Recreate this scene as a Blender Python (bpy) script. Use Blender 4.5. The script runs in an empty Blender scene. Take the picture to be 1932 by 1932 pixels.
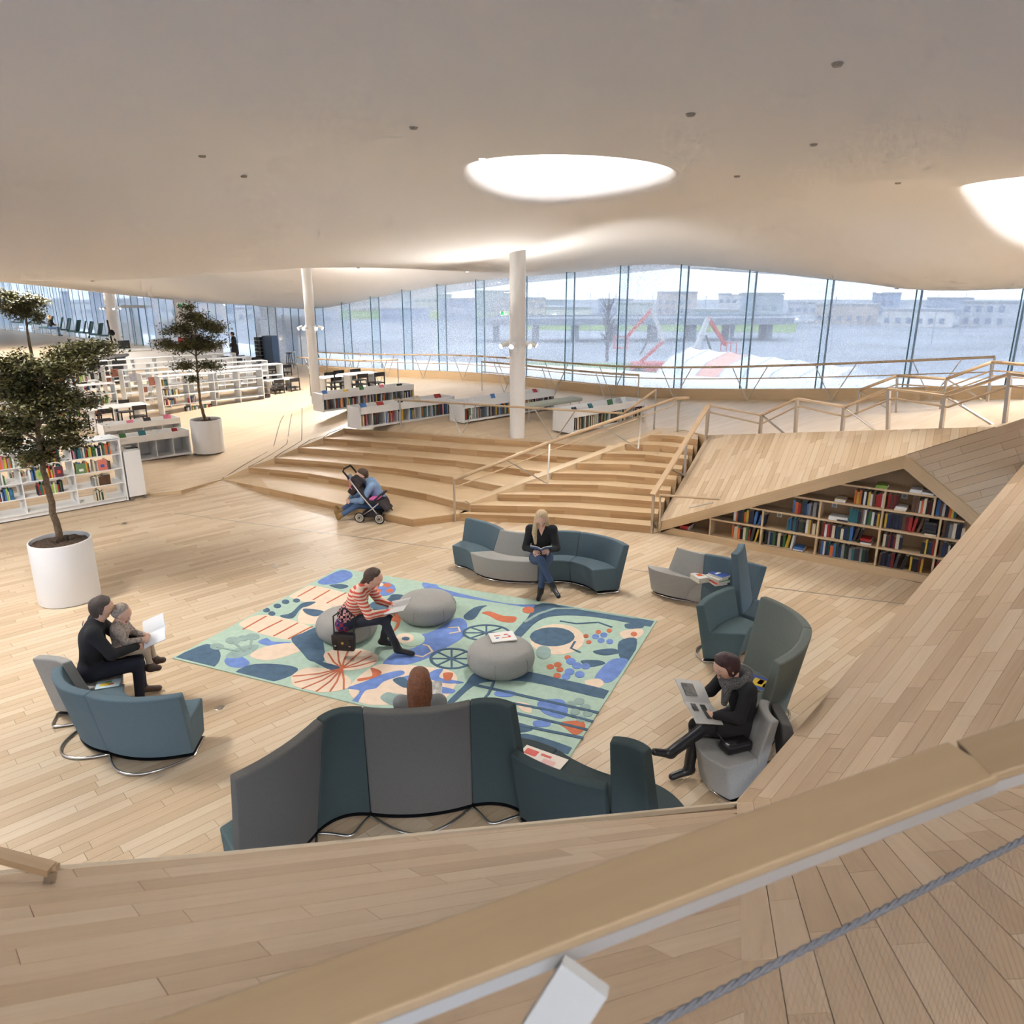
import bpy, bmesh, math, random
import numpy as np
from math import sin, cos, tan, atan, atan2, radians, degrees, pi, sqrt, hypot
from mathutils import Vector, Matrix
from mathutils.geometry import delaunay_2d_cdt
S = bpy.context.scene
COL = S.collection
RNG = random.Random(7)
# ------------------------------------------------------------------ camera
H, F, HOR = 4.4, 1400.0, 540.0
PIT = atan((966 - HOR) / F)
cam = bpy.data.objects.new('camera', bpy.data.cameras.new('camera'))
COL.objects.link(cam)
cam.location = (0, 0, H)
cam.rotation_euler = (pi / 2 - PIT, 0, 0)
cam.data.sensor_width = 36
cam.data.lens = 36 * F / 1932
cam.data.clip_end = 600
cam.data.clip_start = 0.05
S.camera = cam
cam.data.dof.use_dof = True; cam.data.dof.focus_distance = 10.5; cam.data.dof.aperture_fstop = 5.0
# ------------------------------------------------------------------ world, exposure
S.view_settings.view_transform = 'Standard'
S.view_settings.look = 'None'
S.view_settings.gamma = 1
S.view_settings.use_curve_mapping = False
S.view_settings.exposure = 0.26
S.cycles.use_denoising = True
S.cycles.max_bounces = 4
S.cycles.diffuse_bounces = 3
S.cycles.glossy_bounces = 2
S.cycles.caustics_reflective = False
S.cycles.caustics_refractive = False
S.cycles.transparent_max_bounces = 10
S.cycles.use_adaptive_sampling = True
S.cycles.adaptive_threshold = .16
S.cycles.adaptive_min_samples = 12
S.cycles.sample_clamp_indirect = 8
world = bpy.data.worlds.new('overcast_sky')
S.world = world
world.use_nodes = True
_n = world.node_tree.nodes; _l = world.node_tree.links
_bg = _n['Background']
_tc = _n.new('ShaderNodeTexCoord'); _sp = _n.new('ShaderNodeSeparateXYZ'); _cr = _n.new('ShaderNodeValToRGB')
_l.new(_tc.outputs['Generated'], _sp.inputs[0]); _l.new(_sp.outputs['Z'], _cr.inputs[0])
_cr.color_ramp.elements[0].color = (.68, .76, .92, 1); _cr.color_ramp.elements[0].position = 0.0
_cr.color_ramp.elements[1].color = (.83, .88, .96, 1); _cr.color_ramp.elements[1].position = .6
_l.new(_cr.outputs[0], _bg.inputs[0])
_bg.inputs[1].default_value = WORLD_STRENGTH = 1.95

def lamp(name, kind, loc, energy, color=(1, .93, .84), size=1.0, target=None, spot=100, blend=.5):
    d = bpy.data.lights.new(name, kind)
    d.energy = energy; d.color = color
    if kind == 'AREA':
        d.shape = 'DISK'; d.size = size
    else:
        d.shadow_soft_size = size
    if kind == 'SPOT':
        d.spot_size = radians(spot); d.spot_blend = blend
    o = bpy.data.objects.new(name, d)
    COL.objects.link(o)
    o.location = loc
    if target is not None:
        o.rotation_euler = (Vector(target) - Vector(loc)).to_track_quat('-Z', 'Y').to_euler()
    return o
# skylight lamps sit high in the oculi of the ceiling (x, y, ceiling height there, radius)
OCULI = [(0.85, 12.0, 5.9, 1.28), (9.0, 12.0, 5.5, 1.75), (-8.2, 27.5, 5.2, 1.6), (-8.5, 8.0, 5.9, 1.6), (-20, 33, 5.0, 1.7), (-17, 17, 5.6, 1.7), (-33, 46, 4.9, 1.8), (1.5, -2.6, 6.3, 1.5)]  # the last five are unseen, added to light the hall and foreground
OC_E = [200, 340, 700, 480, 900, 900, 900, 340]
OC_H = 1.15
for (ox, oy, oz, orr), oe in zip(OCULI, OC_E):
    lamp('skylight_lamp', 'AREA', (ox, oy, oz + OC_H - .16), oe, (1, .99, .98), (orr - .65) * 1.9, (ox, oy, 0))

# ------------------------------------------------------------------ pixel helpers (photo coordinates -> metres)
def ray(x, y):
    a = (x - 966) / F; b = -(y - 966) / F
    return np.array([a, cos(PIT) + b * sin(PIT), -sin(PIT) + b * cos(PIT)])
CAMP = np.array([0, 0, H])
def at(x, y, z=0.0):
    r = ray(x, y)
    return CAMP + r * ((z - H) / r[2])
def hit(x, y, P, N):
    r = ray(x, y); P = np.asarray(P, float)
    return CAMP + r * (np.dot(P - CAMP, N) / np.dot(r, N))
def onv(x, y, P, Q):
    """point where the sight line meets the upright plane through plan points P, Q"""
    P = np.array([P[0], P[1], 0.]); Q = np.array([Q[0], Q[1], 0.]); t = Q - P
    return hit(x, y, P, np.array([-t[1], t[0], 0]))
def proj(P):
    P = np.asarray(P, float) - CAMP
    d = P[1] * cos(PIT) - P[2] * sin(PIT); u = P[1] * sin(PIT) + P[2] * cos(PIT)
    return 966 + F * P[0] / d, 966 - F * u / d
def V3(p): return Vector((float(p[0]), float(p[1]), float(p[2])))
def unit(v):
    v = np.asarray(v, float); return v / np.linalg.norm(v)

# ------------------------------------------------------------------ materials
MATS = {}
def srgb(r, g, b):
    f = lambda c: (c / 255 / 12.92) if c / 255 <= .04045 else ((c / 255 + .055) / 1.055) ** 2.4
    return (f(r), f(g), f(b), 1)
def mat(name, rgb, rough=.6, metal=0, emit=0, noise=0, nscale=40, bump=0, bscale=200, spec=None, trans=0):
    if name in MATS: return MATS[name]
    m = bpy.data.materials.new(name); m.use_nodes = True
    nt = m.node_tree; b = nt.nodes['Principled BSDF']
    c = srgb(*rgb)
    b.inputs['Base Color'].default_value = c
    b.inputs['Roughness'].default_value = rough
    b.inputs['Metallic'].default_value = metal
    if spec is not None: b.inputs['Specular IOR Level'].default_value = spec
    if emit:
        b.inputs['Emission Color'].default_value = c; b.inputs['Emission Strength'].default_value = emit
    if trans: b.inputs['Transmission Weight'].default_value = trans
    if noise or bump:
        tc = nt.nodes.new('ShaderNodeTexCoord')
    if noise:
        nz = nt.nodes.new('ShaderNodeTexNoise'); nz.inputs['Scale'].default_value = nscale; nz.inputs['Detail'].default_value = 2
        nt.links.new(tc.outputs['Object'], nz.inputs['Vector'])
        mx = nt.nodes.new('ShaderNodeMix'); mx.data_type = 'RGBA'; mx.blend_type = 'MULTIPLY'
        mx.inputs[0].default_value = 1; mx.inputs[6].default_value = c
        mr = nt.nodes.new('ShaderNodeMapRange'); mr.inputs[3].default_value = 1 - noise; mr.inputs[4].default_value = 1 + noise
        mr.inputs[1].default_value = .3; mr.inputs[2].default_value = .7
        nt.links.new(nz.outputs[0], mr.inputs[0]); nt.links.new(mr.outputs[0], mx.inputs[7])
        nt.links.new(mx.outputs[2], b.inputs['Base Color'])
    if bump:
        n2 = nt.nodes.new('ShaderNodeTexNoise'); n2.inputs['Scale'].default_value = bscale; n2.inputs['Detail'].default_value = 1
        nt.links.new(tc.outputs['Object'], n2.inputs['Vector'])
        bp = nt.nodes.new('ShaderNodeBump'); bp.inputs['Strength'].default_value = bump; bp.inputs['Distance'].default_value = .02
        nt.links.new(n2.outputs[0], bp.inputs['Height']); nt.links.new(bp.outputs[0], b.inputs['Normal'])
    MATS[name] = m
    return m
def wood(name, light, dark, rough=.42, lines=False):
    """oak: tone per board comes from the 'tone' attribute, grain runs along U of the UV map (metres)"""
    m = bpy.data.materials.new(name); m.use_nodes = True
    nt = m.node_tree; N = nt.nodes; L = nt.links; b = N['Principled BSDF']
    b.inputs['Roughness'].default_value = rough
    b.inputs['Specular IOR Level'].default_value = .35
    uv = N.new('ShaderNodeUVMap'); uv.uv_map = 'UVMap'
    mp = N.new('ShaderNodeMapping'); mp.inputs['Scale'].default_value = (1.6, 34, 1)
    L.new(uv.outputs[0], mp.inputs[0])
    nz = N.new('ShaderNodeTexNoise'); nz.inputs['Scale'].default_value = 1; nz.inputs['Detail'].default_value = 3; nz.inputs['Roughness'].default_value = .6
    L.new(mp.outputs[0], nz.inputs['Vector'])
    mp2 = N.new('ShaderNodeMapping'); mp2.inputs['Scale'].default_value = (.5, 3.0, 1); L.new(uv.outputs[0], mp2.inputs[0])
    n2 = N.new('ShaderNodeTexNoise'); n2.inputs['Scale'].default_value = 1.3; n2.inputs['Detail'].default_value = 1; L.new(mp2.outputs[0], n2.inputs['Vector'])
    at_ = N.new('ShaderNodeAttribute'); at_.attribute_name = 'tone'
    a1 = N.new('ShaderNodeMath'); a1.operation = 'MULTIPLY_ADD'; a1.inputs[1].default_value = .55; a1.inputs[2].default_value = -.275
    L.new(nz.outputs[0], a1.inputs[0])
    a2 = N.new('ShaderNodeMath'); a2.operation = 'MULTIPLY_ADD'; a2.inputs[1].default_value = .35; L.new(n2.outputs[0], a2.inputs[0]); L.new(a1.outputs[0], a2.inputs[2])
    a3 = N.new('ShaderNodeMath'); a3.operation = 'ADD'; a3.use_clamp = True
    L.new(a2.outputs[0], a3.inputs[0])
    if lines:   # far floor: boards and joints too small to pick apart
        br = N.new('ShaderNodeTexBrick'); br.inputs['Scale'].default_value = 1
        br.inputs['Brick Width'].default_value = 1.1; br.inputs['Row Height'].default_value = .115; br.inputs['Mortar Size'].default_value = .003
        br.inputs['Color1'].default_value = (.15, .15, .15, 1); br.inputs['Color2'].default_value = (.62, .62, .62, 1); br.inputs['Mortar'].default_value = (.9, .9, .9, 1)
        br.offset_frequency = 3; br.offset = .37
        L.new(uv.outputs[0], br.inputs['Vector']); L.new(br.outputs['Color'], a3.inputs[1])
    else:
        L.new(at_.outputs['Fac'], a3.inputs[1])
    cr = N.new('ShaderNodeValToRGB'); cr.color_ramp.elements[0].color = srgb(*light); cr.color_ramp.elements[1].color = srgb(*dark)
    e = cr.color_ramp.elements.new(.5); e.color = tuple((p + q) / 2 * s for p, q, s in zip(srgb(*light), srgb(*dark), (1.03, .99, .96, 1)))
    L.new(a3.outputs[0], cr.inputs[0]); L.new(cr.outputs[0], b.inputs['Base Color'])
    MATS[name] = m
    return m
OAK = wood('oak_floor', (222, 203, 174), (188, 161, 127))
OAKF = wood('oak_floor_far', (224, 206, 178), (204, 180, 148), lines=True)
OAKD = wood('oak_bank', (214, 193, 164), (182, 154, 122), .5)
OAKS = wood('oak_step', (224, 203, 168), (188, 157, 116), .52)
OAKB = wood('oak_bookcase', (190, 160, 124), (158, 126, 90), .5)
RAILW = wood('handrail_oak', (208, 184, 152), (182, 154, 120), .45)
OAKR_SHADED = wood('oak_riser_shaded', (208, 180, 138), (168, 130, 88), .52)  # browner riser boards, with shade from top light painted in as well
JOINT = mat('joint_dark', (120, 92, 62), .8)
WHITE = mat('white_lacquer', (240, 238, 234), .35)
WHITE2 = mat('white_paint', (236, 232, 226), .5)
STEEL = mat('brushed_steel', (196, 188, 178), .32, 1)
CHROME = mat('chrome_tube', (210, 205, 198), .15, 1)
BLACK = mat('black_plastic', (24, 24, 26), .5)

# ------------------------------------------------------------------ objects
def tag(o, label=None, cat=None, group=None, kind=None):
    if label: o['label'] = label
    if cat: o['category'] = cat
    if group: o['group'] = group
    if kind: o['kind'] = kind
    return o
def empty(name, loc=(0, 0, 0), rz=0, label=None, cat=None, group=None, kind=None):
    o = bpy.data.objects.new(name, None); COL.objects.link(o)
    o.location = V3(loc); o.rotation_euler = (0, 0, rz); o.empty_display_size = .1
    return tag(o, label, cat, group, kind)
def mkobj(name, me, parent=None):
    o = bpy.data.objects.new(name, me); COL.objects.link(o)
    if parent: o.parent = parent
    return o
def local(o): return o
class MB:
    def __init__(s): s.v = []; s.f = []; s.mi = []; s.uv = None
    def add(s, vs, fs, mi=0):
        k = len(s.v); s.v += [tuple(float(c) for c in p) for p in vs]; s.f += [tuple(i + k for i in f) for f in fs]; s.mi += [mi] * len(fs); return s
    def box(s, c, d, rz=0, mi=0, M=None):
        x, y, z = d[0] / 2, d[1] / 2, d[2] / 2; cs, sn = cos(rz), sin(rz); vs = []
        for a in (-x, x):
            for b in (-y, y):
                for e in (-z, z):
                    if M is not None:
                        q = M @ Vector((a, b, e)); vs.append((c[0] + q[0], c[1] + q[1], c[2] + q[2]))
                    else: vs.append((c[0] + a * cs - b * sn, c[1] + a * sn + b * cs, c[2] + e))
        return s.add(vs, [(0, 1, 3, 2), (4, 6, 7, 5), (0, 4, 5, 1), (2, 3, 7, 6), (0, 2, 6, 4), (1, 5, 7, 3)], mi)
    def bar(s, p, q, w, h, up=(0, 0, 1), mi=0):
        """rectangular bar from p to q, w sideways, h along up"""
        p = np.asarray(p, float); q = np.asarray(q, float); d = unit(q - p); sd = np.cross(d, up)
        if np.linalg.norm(sd) < 1e-6: sd = np.array([1., 0, 0])
        sd = unit(sd); u = np.cross(sd, d); vs = []
        for e in (p, q):
            for a, b in ((-1, -1), (1, -1), (1, 1), (-1, 1)): vs.append(e + sd * a * w / 2 + u * b * h / 2)
        return s.add(vs, [(0, 1, 2, 3), (7, 6, 5, 4), (0, 4, 5, 1), (1, 5, 6, 2), (2, 6, 7, 3), (3, 7, 4, 0)], mi)
    def cyl(s, p, q, r0, r1=None, n=10, mi=0, cap=True):
        r1 = r0 if r1 is None else r1
        p = np.asarray(p, float); q = np.asarray(q, float); d = unit(q - p)
        a = np.cross(d, (0, 0, 1)) if abs(d[2]) < .95 else np.cross(d, (1, 0, 0)); a = unit(a); b = np.cross(d, a)
        vs = [p + (a * cos(2 * pi * i / n) + b * sin(2 * pi * i / n)) * r0 for i in range(n)] + [q + (a * cos(2 * pi * i / n) + b * sin(2 * pi * i / n)) * r1 for i in range(n)]
        fs = [(i, (i + 1) % n, n + (i + 1) % n, n + i) for i in range(n)]
        if cap: fs += [tuple(range(n))[::-1], tuple(range(n, 2 * n))]
        return s.add(vs, fs, mi)
    def tube(s, pts, r, n=8, mi=0, closed=False):
        pts = [np.asarray(p, float) for p in pts]; m = len(pts); vs = []; rr = r if hasattr(r, '__len__') else [r] * m; a = None
        for i in range(m):
            if closed: d = unit(pts[(i + 1) % m] - pts[i - 1])
            else: d = unit(pts[min(i + 1, m - 1)] - pts[max(i - 1, 0)])
            if a is None: a = np.cross(d, (0, 0, 1)) if abs(d[2]) < .95 else np.cross(d, (1, 0, 0))
            a = a - d * np.dot(a, d); a = unit(a); b = np.cross(d, a)
            vs += [pts[i] + (a * cos(2 * pi * k / n) + b * sin(2 * pi * k / n)) * rr[i] for k in range(n)]
        fs = []
        for i in range(m if closed else m - 1):
            j = (i + 1) % m
            fs += [(i * n + k, i * n + (k + 1) % n, j * n + (k + 1) % n, j * n + k) for k in range(n)]
        if not closed: fs += [tuple(range(n))[::-1], tuple(range((m - 1) * n, m * n))]
        return s.add(vs, fs, mi)
    def lathe(s, prof, c=(0, 0, 0), n=40, mi=0):
        vs = []; m = len(prof)
        for (r, z) in prof: vs += [(c[0] + r * cos(2 * pi * i / n), c[1] + r * sin(2 * pi * i / n), c[2] + z) for i in range(n)]
        return s.add(vs, [(i * n + k, i * n + (k + 1) % n, (i + 1) * n + (k + 1) % n, (i + 1) * n + k) for i in range(m - 1) for k in range(n)], mi)
    def prism(s, poly, z0, z1, mi=0):
        n = len(poly); zz = lambda z, i: z[i] if hasattr(z, '__len__') else z
        vs = [(p[0], p[1], zz(z0, i)) for i, p in enumerate(poly)] + [(p[0], p[1], zz(z1, i)) for i, p in enumerate(poly)]
        return s.add(vs, [tuple(range(n))[::-1], tuple(range(n, 2 * n))] + [(i, (i + 1) % n, n + (i + 1) % n, n + i) for i in range(n)], mi)
    def solid(s, top, off, mi=0):
        """3-D polygon top extruded by vector off"""
        n = len(top); top = [np.asarray(p, float) for p in top]; off = np.asarray(off, float)
        vs = top + [p + off for p in top]
        return s.add(vs, [tuple(range(n)), tuple(range(n, 2 * n))[::-1]] + [(i, n + i, n + (i + 1) % n, (i + 1) % n) for i in range(n)], mi)
    def build(s, name, m, parent=None, smooth=False, bevel=0, seg=2, label=None, cat=None, group=None, kind=None, uvscale=None, tone=None):
        me = bpy.data.meshes.new(name); me.from_pydata(s.v, [], s.f); 
        ms = m if isinstance(m, (list, tuple)) else [m]
        for x in ms: me.materials.append(x)
        if len(ms) > 1: me.polygons.foreach_set('material_index', s.mi)
        bm = bmesh.new(); bm.from_mesh(me); bmesh.ops.recalc_face_normals(bm, faces=bm.faces); bm.to_mesh(me); bm.free()
        if smooth: me.polygons.foreach_set('use_smooth', [True] * len(me.polygons))
        if tone is not None: boxuv(me, tone, uvscale)
        o = mkobj(name, me, parent)
        if bevel:
            bv = o.modifiers.new('bevel', 'BEVEL'); bv.width = bevel; bv.segments = seg; bv.limit_method = 'ANGLE'; bv.angle_limit = radians(40)
        return tag(o, label, cat, group, kind)
def boxuv(me, tone=.4, d=None):
    """UVs in metres, U along direction d (default the longest axis of the mesh)"""
    co = np.array([v.co[:] for v in me.vertices])
    if d is None:
        c = co - co.mean(0); _, _, vt = np.linalg.svd(c, full_matrices=False); d = vt[0]
    d = unit(d); off = RNG.random() * 50
    uvl = me.uv_layers.new(name='UVMap')
    tn = me.attributes.new('tone', 'FLOAT', 'FACE')
    for p in me.polygons:
        nrm = np.array(p.normal[:]); w = np.cross(nrm, d)
        if np.linalg.norm(w) < .2: w = np.cross(nrm, (.3, .5, .81)); dd = np.cross(w, nrm)
        else: dd = d
        w = unit(w)
        for li in p.loop_indices:
            q = co[me.loops[li].vertex_index]; uvl.data[li].uv = (np.dot(q, dd) + off, np.dot(q, w) + off * .3)
        tn.data[p.index].value = tone
# ------------------------------------------------------------------ boards laid on a flat face
def clip(poly, hp):
    out = poly
    for (a, b, c) in hp:      # keep a*u+b*v+c>=0
        if not out: return []
        q = []
        for i in range(len(out)):
            P, Q = out[i], out[(i + 1) % len(out)]
            fp = a * P[0] + b * P[1] + c; fq = a * Q[0] + b * Q[1] + c
            if fp >= 0: q.append(P)
            if (fp >= 0) != (fq >= 0):
                t = fp / (fp - fq); q.append((P[0] + (Q[0] - P[0]) * t, P[1] + (Q[1] - P[1]) * t))
        out = q
    return out
def area2(p): return .5 * sum(p[i][0] * p[(i + 1) % len(p)][1] - p[(i + 1) % len(p)][0] * p[i][1] for i in range(len(p)))
def halfplanes(poly):
    if area2(poly) < 0: poly = poly[::-1]
    r = []
    for i in range(len(poly)):
        (x0, y0), (x1, y1) = poly[i], poly[(i + 1) % len(poly)]
        a, b = -(y1 - y0), (x1 - x0); l = hypot(a, b)
        if l > 1e-6: r.append((a / l, b / l, -(a * x0 + b * y0) / l))
    return r
def boards(parent, polys3, udir, width, length, m, th=.012, limit=300, gap=.003, name='plank', tones=(.05, .75), lvar=.6, seed=1, frame_only=True, grp=None):
    """lay boards over the convex 3-D polygons polys3 (all in one plane); the largest in the picture become objects, the rest one part"""
    R = random.Random(seed)
    P0 = np.asarray(polys3[0][0], float)
    n = None
    pl = [np.asarray(q, float) for q in polys3[0]]
    n = unit(np.cross(pl[1] - pl[0], pl[2] - pl[0]))
    if n[2] < 0: n = -n
    if abs(n[2]) < .05 and np.dot(n, CAMP - P0) < 0: n = -n
    u = np.asarray(udir, float); u = unit(u - n * np.dot(u, n)); v = np.cross(n, u)
    pieces = []
    for poly in polys3:
        uvp = [(np.dot(np.asarray(q, float) - P0, u), np.dot(np.asarray(q, float) - P0, v)) for q in poly]
        hp = halfplanes(uvp)
        u0, u1 = min(a for a, _ in uvp), max(a for a, _ in uvp); v0, v1 = min(b for _, b in uvp), max(b for _, b in uvp)
        k = math.floor(v0 / width)
        while k * width < v1:
            rr = random.Random(seed * 1000 + k)
            x = u0 - rr.random() * length
            while x < u1:
                ln = length * (1 - lvar / 2 + lvar * rr.random())
                rect = [(x + gap / 2, k * width + gap / 2), (x + ln - gap / 2, k * width + gap / 2), (x + ln - gap / 2, (k + 1) * width - gap / 2), (x + gap / 2, (k + 1) * width - gap / 2)]
                x += ln
                tone = tones[0] + (tones[1] - tones[0]) * rr.random() ** 1.4; off = rr.random() * 40
                c = clip(rect, hp)
                if len(c) >= 3 and abs(area2(c)) > width * .02:
                    pts = [P0 + u * a + v * b for a, b in c]
                    ctr = sum(pts) / len(pts); px, py = proj(ctr); dist = np.linalg.norm(ctr - CAMP)
                    fwd = ctr[1] * cos(PIT) - (ctr[2] - H) * sin(PIT)
                    vis = fwd > .1 and -60 < px < 1992 and -60 < py < 1992
                    if frame_only and not vis: 
                        if not any((lambda w: w[1] * cos(PIT) - (w[2] - H) * sin(PIT) > .1 and -80 < proj(w)[0] < 2012 and -80 < proj(w)[1] < 2012)(w) for w in pts): continue
                    pieces.append((abs(area2(c)) / dist ** 2 * (1 if vis else .01) * abs(np.dot(n, unit(CAMP - ctr))), c, tone, off))
            k += 1
    pieces.sort(key=lambda t: -t[0])
    def geo(lst, nm, kind=None):
        vs, fs, uvs, tn = [], [], [], []
        for _, c, tone, off in lst:
            if area2(c) < 0: c = c[::-1]
            b = len(vs); q = len(c)
            for a_, b_ in c: vs.append(P0 + u * a_ + v * b_ + n * th)
            for a_, b_ in c: vs.append(P0 + u * a_ + v * b_)
            fs.append(tuple(range(b, b + q))); uvs += [(a_ + off, b_ + off) for a_, b_ in c]; tn.append(tone)
            for i in range(q):
                j = (i + 1) % q
                fs.append((b + i, b + q + i, b + q + j, b + j)); tn.append(min(1, tone + .25))
                for ii in (i, i, j, j): uvs.append((c[ii][0] + off, c[ii][1] + off))
        me = bpy.data.meshes.new(nm); me.from_pydata([tuple(x) for x in vs], [], fs); me.materials.append(m)
        ul = me.uv_layers.new(name='UVMap'); ul.data.foreach_set('uv', [x for t in uvs for x in t])
        ta = me.attributes.new('tone', 'FLOAT', 'FACE'); ta.data.foreach_set('value', tn)
        o = mkobj(nm, me, parent)
        if kind: o['kind'] = kind
        return o
    for t in pieces[:limit]: geo([t], name)
    if len(pieces) > limit: geo(pieces[limit:], name + '_field', 'stuff')
    return len(pieces)
# ------------------------------------------------------------------ thin-plate heights
class TPS:
    def __init__(s, pts, lam=0.0):
        p = np.array(pts, float); s.p = p[:, :2]; n = len(p)
        K = s.k(s.p[:, None, :] - s.p[None, :, :]) + lam * np.eye(n); Pm = np.c_[np.ones(n), s.p]
        A = np.block([[K, Pm], [Pm.T, np.zeros((3, 3))]])
        s.w = np.linalg.lstsq(A, np.r_[p[:, 2], 0, 0, 0], rcond=None)[0]
    @staticmethod
    def k(d):
        r2 = (d ** 2).sum(-1); return np.where(r2 > 1e-9, .5 * r2 * np.log(np.maximum(r2, 1e-9)), 0)
    def __call__(s, xy):
        xy = np.atleast_2d(np.asarray(xy, float)); K = s.k(xy[:, None, :] - s.p[None, :, :])
        return K @ s.w[:-3] + s.w[-3] + xy @ s.w[-2:]
# ================================================================== STRUCTURE
TH = radians(47.3)
WD = np.array([-sin(TH), cos(TH)]); WN = np.array([cos(TH), sin(TH)]); DW = 21.4
def wp(s, off=0.0):          # plan point at s metres along the glass wall, off metres inside it
    return WD * s + WN * (DW - off)
PLK = np.array([sin(radians(46)), cos(radians(46)), 0])      # floor boards run across the building
# ---- near banks: three tilted faces that meet at the pit corner E0
E0 = at(1390, 1517, .5)
dF = unit(ray(1381, 1258)); dR = unit(ray(2651, 32)); dL = unit(ray(2700, 1380))
NF = unit(np.array([-.164, .515, .841])); NR = unit(np.array([-.4258, .1776, .8872])); NL = unit(np.cross(dL, dF)); NL = NL if NL[2] > 0 else -NL
lFR = unit(np.cross(NF, NR)); lFR = lFR if lFR[0] > 0 else -lFR
def bank(name, polys, N, u, width, length, seed, label, tones):
    top = polys
    b = MB()
    for poly in polys: b.solid([np.asarray(p) - N * .013 for p in poly], -N * .10)
    o = b.build(name, JOINT, kind='structure'); 
    boards(o, polys, u, width, length, OAKD, seed=seed, tones=tones)
    return o
Lp = [E0, hit(420, 1615, E0, NL), hit(-140, 1664, E0, NL), hit(-140, 1664, E0, NL) - dF * 2.2, E0 - dF * 5.2]
bank('wall_front', [Lp], NL, E0 - Lp[1], .125, 1.25, 3, '', (.1, .7))
Fp = [E0, E0 - dF * 5.2, E0 - dF * 5.2 + lFR * 4.5, E0 + lFR * 3.8]
bank('wall_near', [Fp], NF, dF, .128, .95, 4, '', (.1, .75))
Rp = [E0, E0 + lFR * 3.8, E0 + lFR * 3.8 + dR * 7.5, E0 + dR * 8.3]
bank('wall_right', [Rp], NR, dR, .135, .85, 5, '', (.1, .8))
# lip boards along the pit edge of the left bank
eL = unit(Lp[1] - E0)
lw_ = np.cross(NL, eL); lw_ = lw_ if lw_[1] < 0 else -lw_
b = MB(); b.solid([E0 + NL * .016 - lw_ * .012, Lp[1] + NL * .016 - lw_ * .012, Lp[2] + NL * .016 - lw_ * .012, Lp[2] + NL * .016 + lw_ * .035, Lp[1] + NL * .016 + lw_ * .035, E0 + NL * .016 + lw_ * .035], -NL * .05)
b.build('trim_1', mat('lip_oak', (216, 197, 168), .5), kind='structure')
b = MB(); nr = np.cross(NR, dR); nr = nr if nr[0] < 0 else -nr
b.solid([E0, E0 + dR * 8.3, E0 + dR * 8.3 + nr * .025, E0 + nr * .025], -NR * .14)
b.build('trim_2', OAKD, kind='structure', tone=.3)
# ---- floor heights
SR = .145
ST = {  # left corner and right corner of each step nosing (plan), taken from the photo at its height
 1: [at(420, 904, .145)], 2: [], }
stepL = {1: at(420, 904, .012), 2: at(469, 881.7, 2 * SR), 3: at(518, 864, 3 * SR), 4: at(562.7, 844.5, 4 * SR), 5: at(609.6, 826.6, 5 * SR), 6: at(650, 808, 6 * SR)}
stepR = {3: at(958, 920, 3 * SR), 4: at(1032.6, 891, 4 * SR), 5: at(1102, 864.6, 5 * SR), 6: at(1154.5, 843.7, 6 * SR)}
TOPZ = 9 * SR
strA = at(886, 951.6, 2 * SR); strB = at(1246, 817, TOPZ)
TL = at(1335, 822, 1.35); AP = np.array([5.96, 10.98, 1.96]); FA = np.array([2.75, 13.17, .2]); RG = np.array([6.89, 10.45, 2.48])
ctrl = []
for k in (4, 5, 6): ctrl.append(tuple(stepL[k]))
ctrl += [tuple(stepL[1]), tuple(stepL[2]), tuple(stepL[3]), tuple(at(541, 838, .26)), tuple(at(515, 847, .12)), tuple(at(569, 832, .40)), tuple(at(552, 780, .3)), tuple(at(570, 770, .45)), tuple(at(540, 776, .2))]
ctrl += [tuple(stepR[6]), tuple(strB), tuple(TL), (5.75, 12.56, 2.0), tuple(RG), (8.0, 9.82, 3.08), (14, 8, 3.3), (-1, 17.3, .87)]
for s_, z_ in ((0, 2.1), (5.5, 1.68), (10, 1.32), (14, 1.02), (18, .98), (22, .95), (27, .75), (32, .55), (38, .45), (45, .45), (60, .5), (75, .4), (92, .3)):
    q = wp(s_); ctrl.append((q[0], q[1], z_))
for x_, y_, z_ in ((-9, 14, 0), (-7.5, 16.6, 0), (-8.5, 20.4, 0), (-12, 12, 0), (-12, 25, 0.05), (-20, 20, 0), (-20, 35, .1), (-30, 30, 0), (-40, 45, 0.1), (-9.0, 25.5, .3), (-6.3, 24.0, .6), (0.1, 17.9, .88), (-55, 60, .2), (-12, 6, 0), (-10, 18, 0), (-14, 16.2, 0), (-16, 22, 0), (-25, 16.2, 0), (-25, 25, 0), (-40, 16.2, 0), (-40, 30, 0), (-60, 16.2, 0), (-60, 40, 0.05), (-28, 40, .2), (-15, 31, .2), (-90, 30, 0), (-90, 60, .1), (-75, 75, .3), (-9.5, 22.5, .05)):
    ctrl.append((x_, y_, z_))
ZT = TPS(ctrl, .02)
def zf(x, y): return float(ZT([(x, y)])[0])
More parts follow.
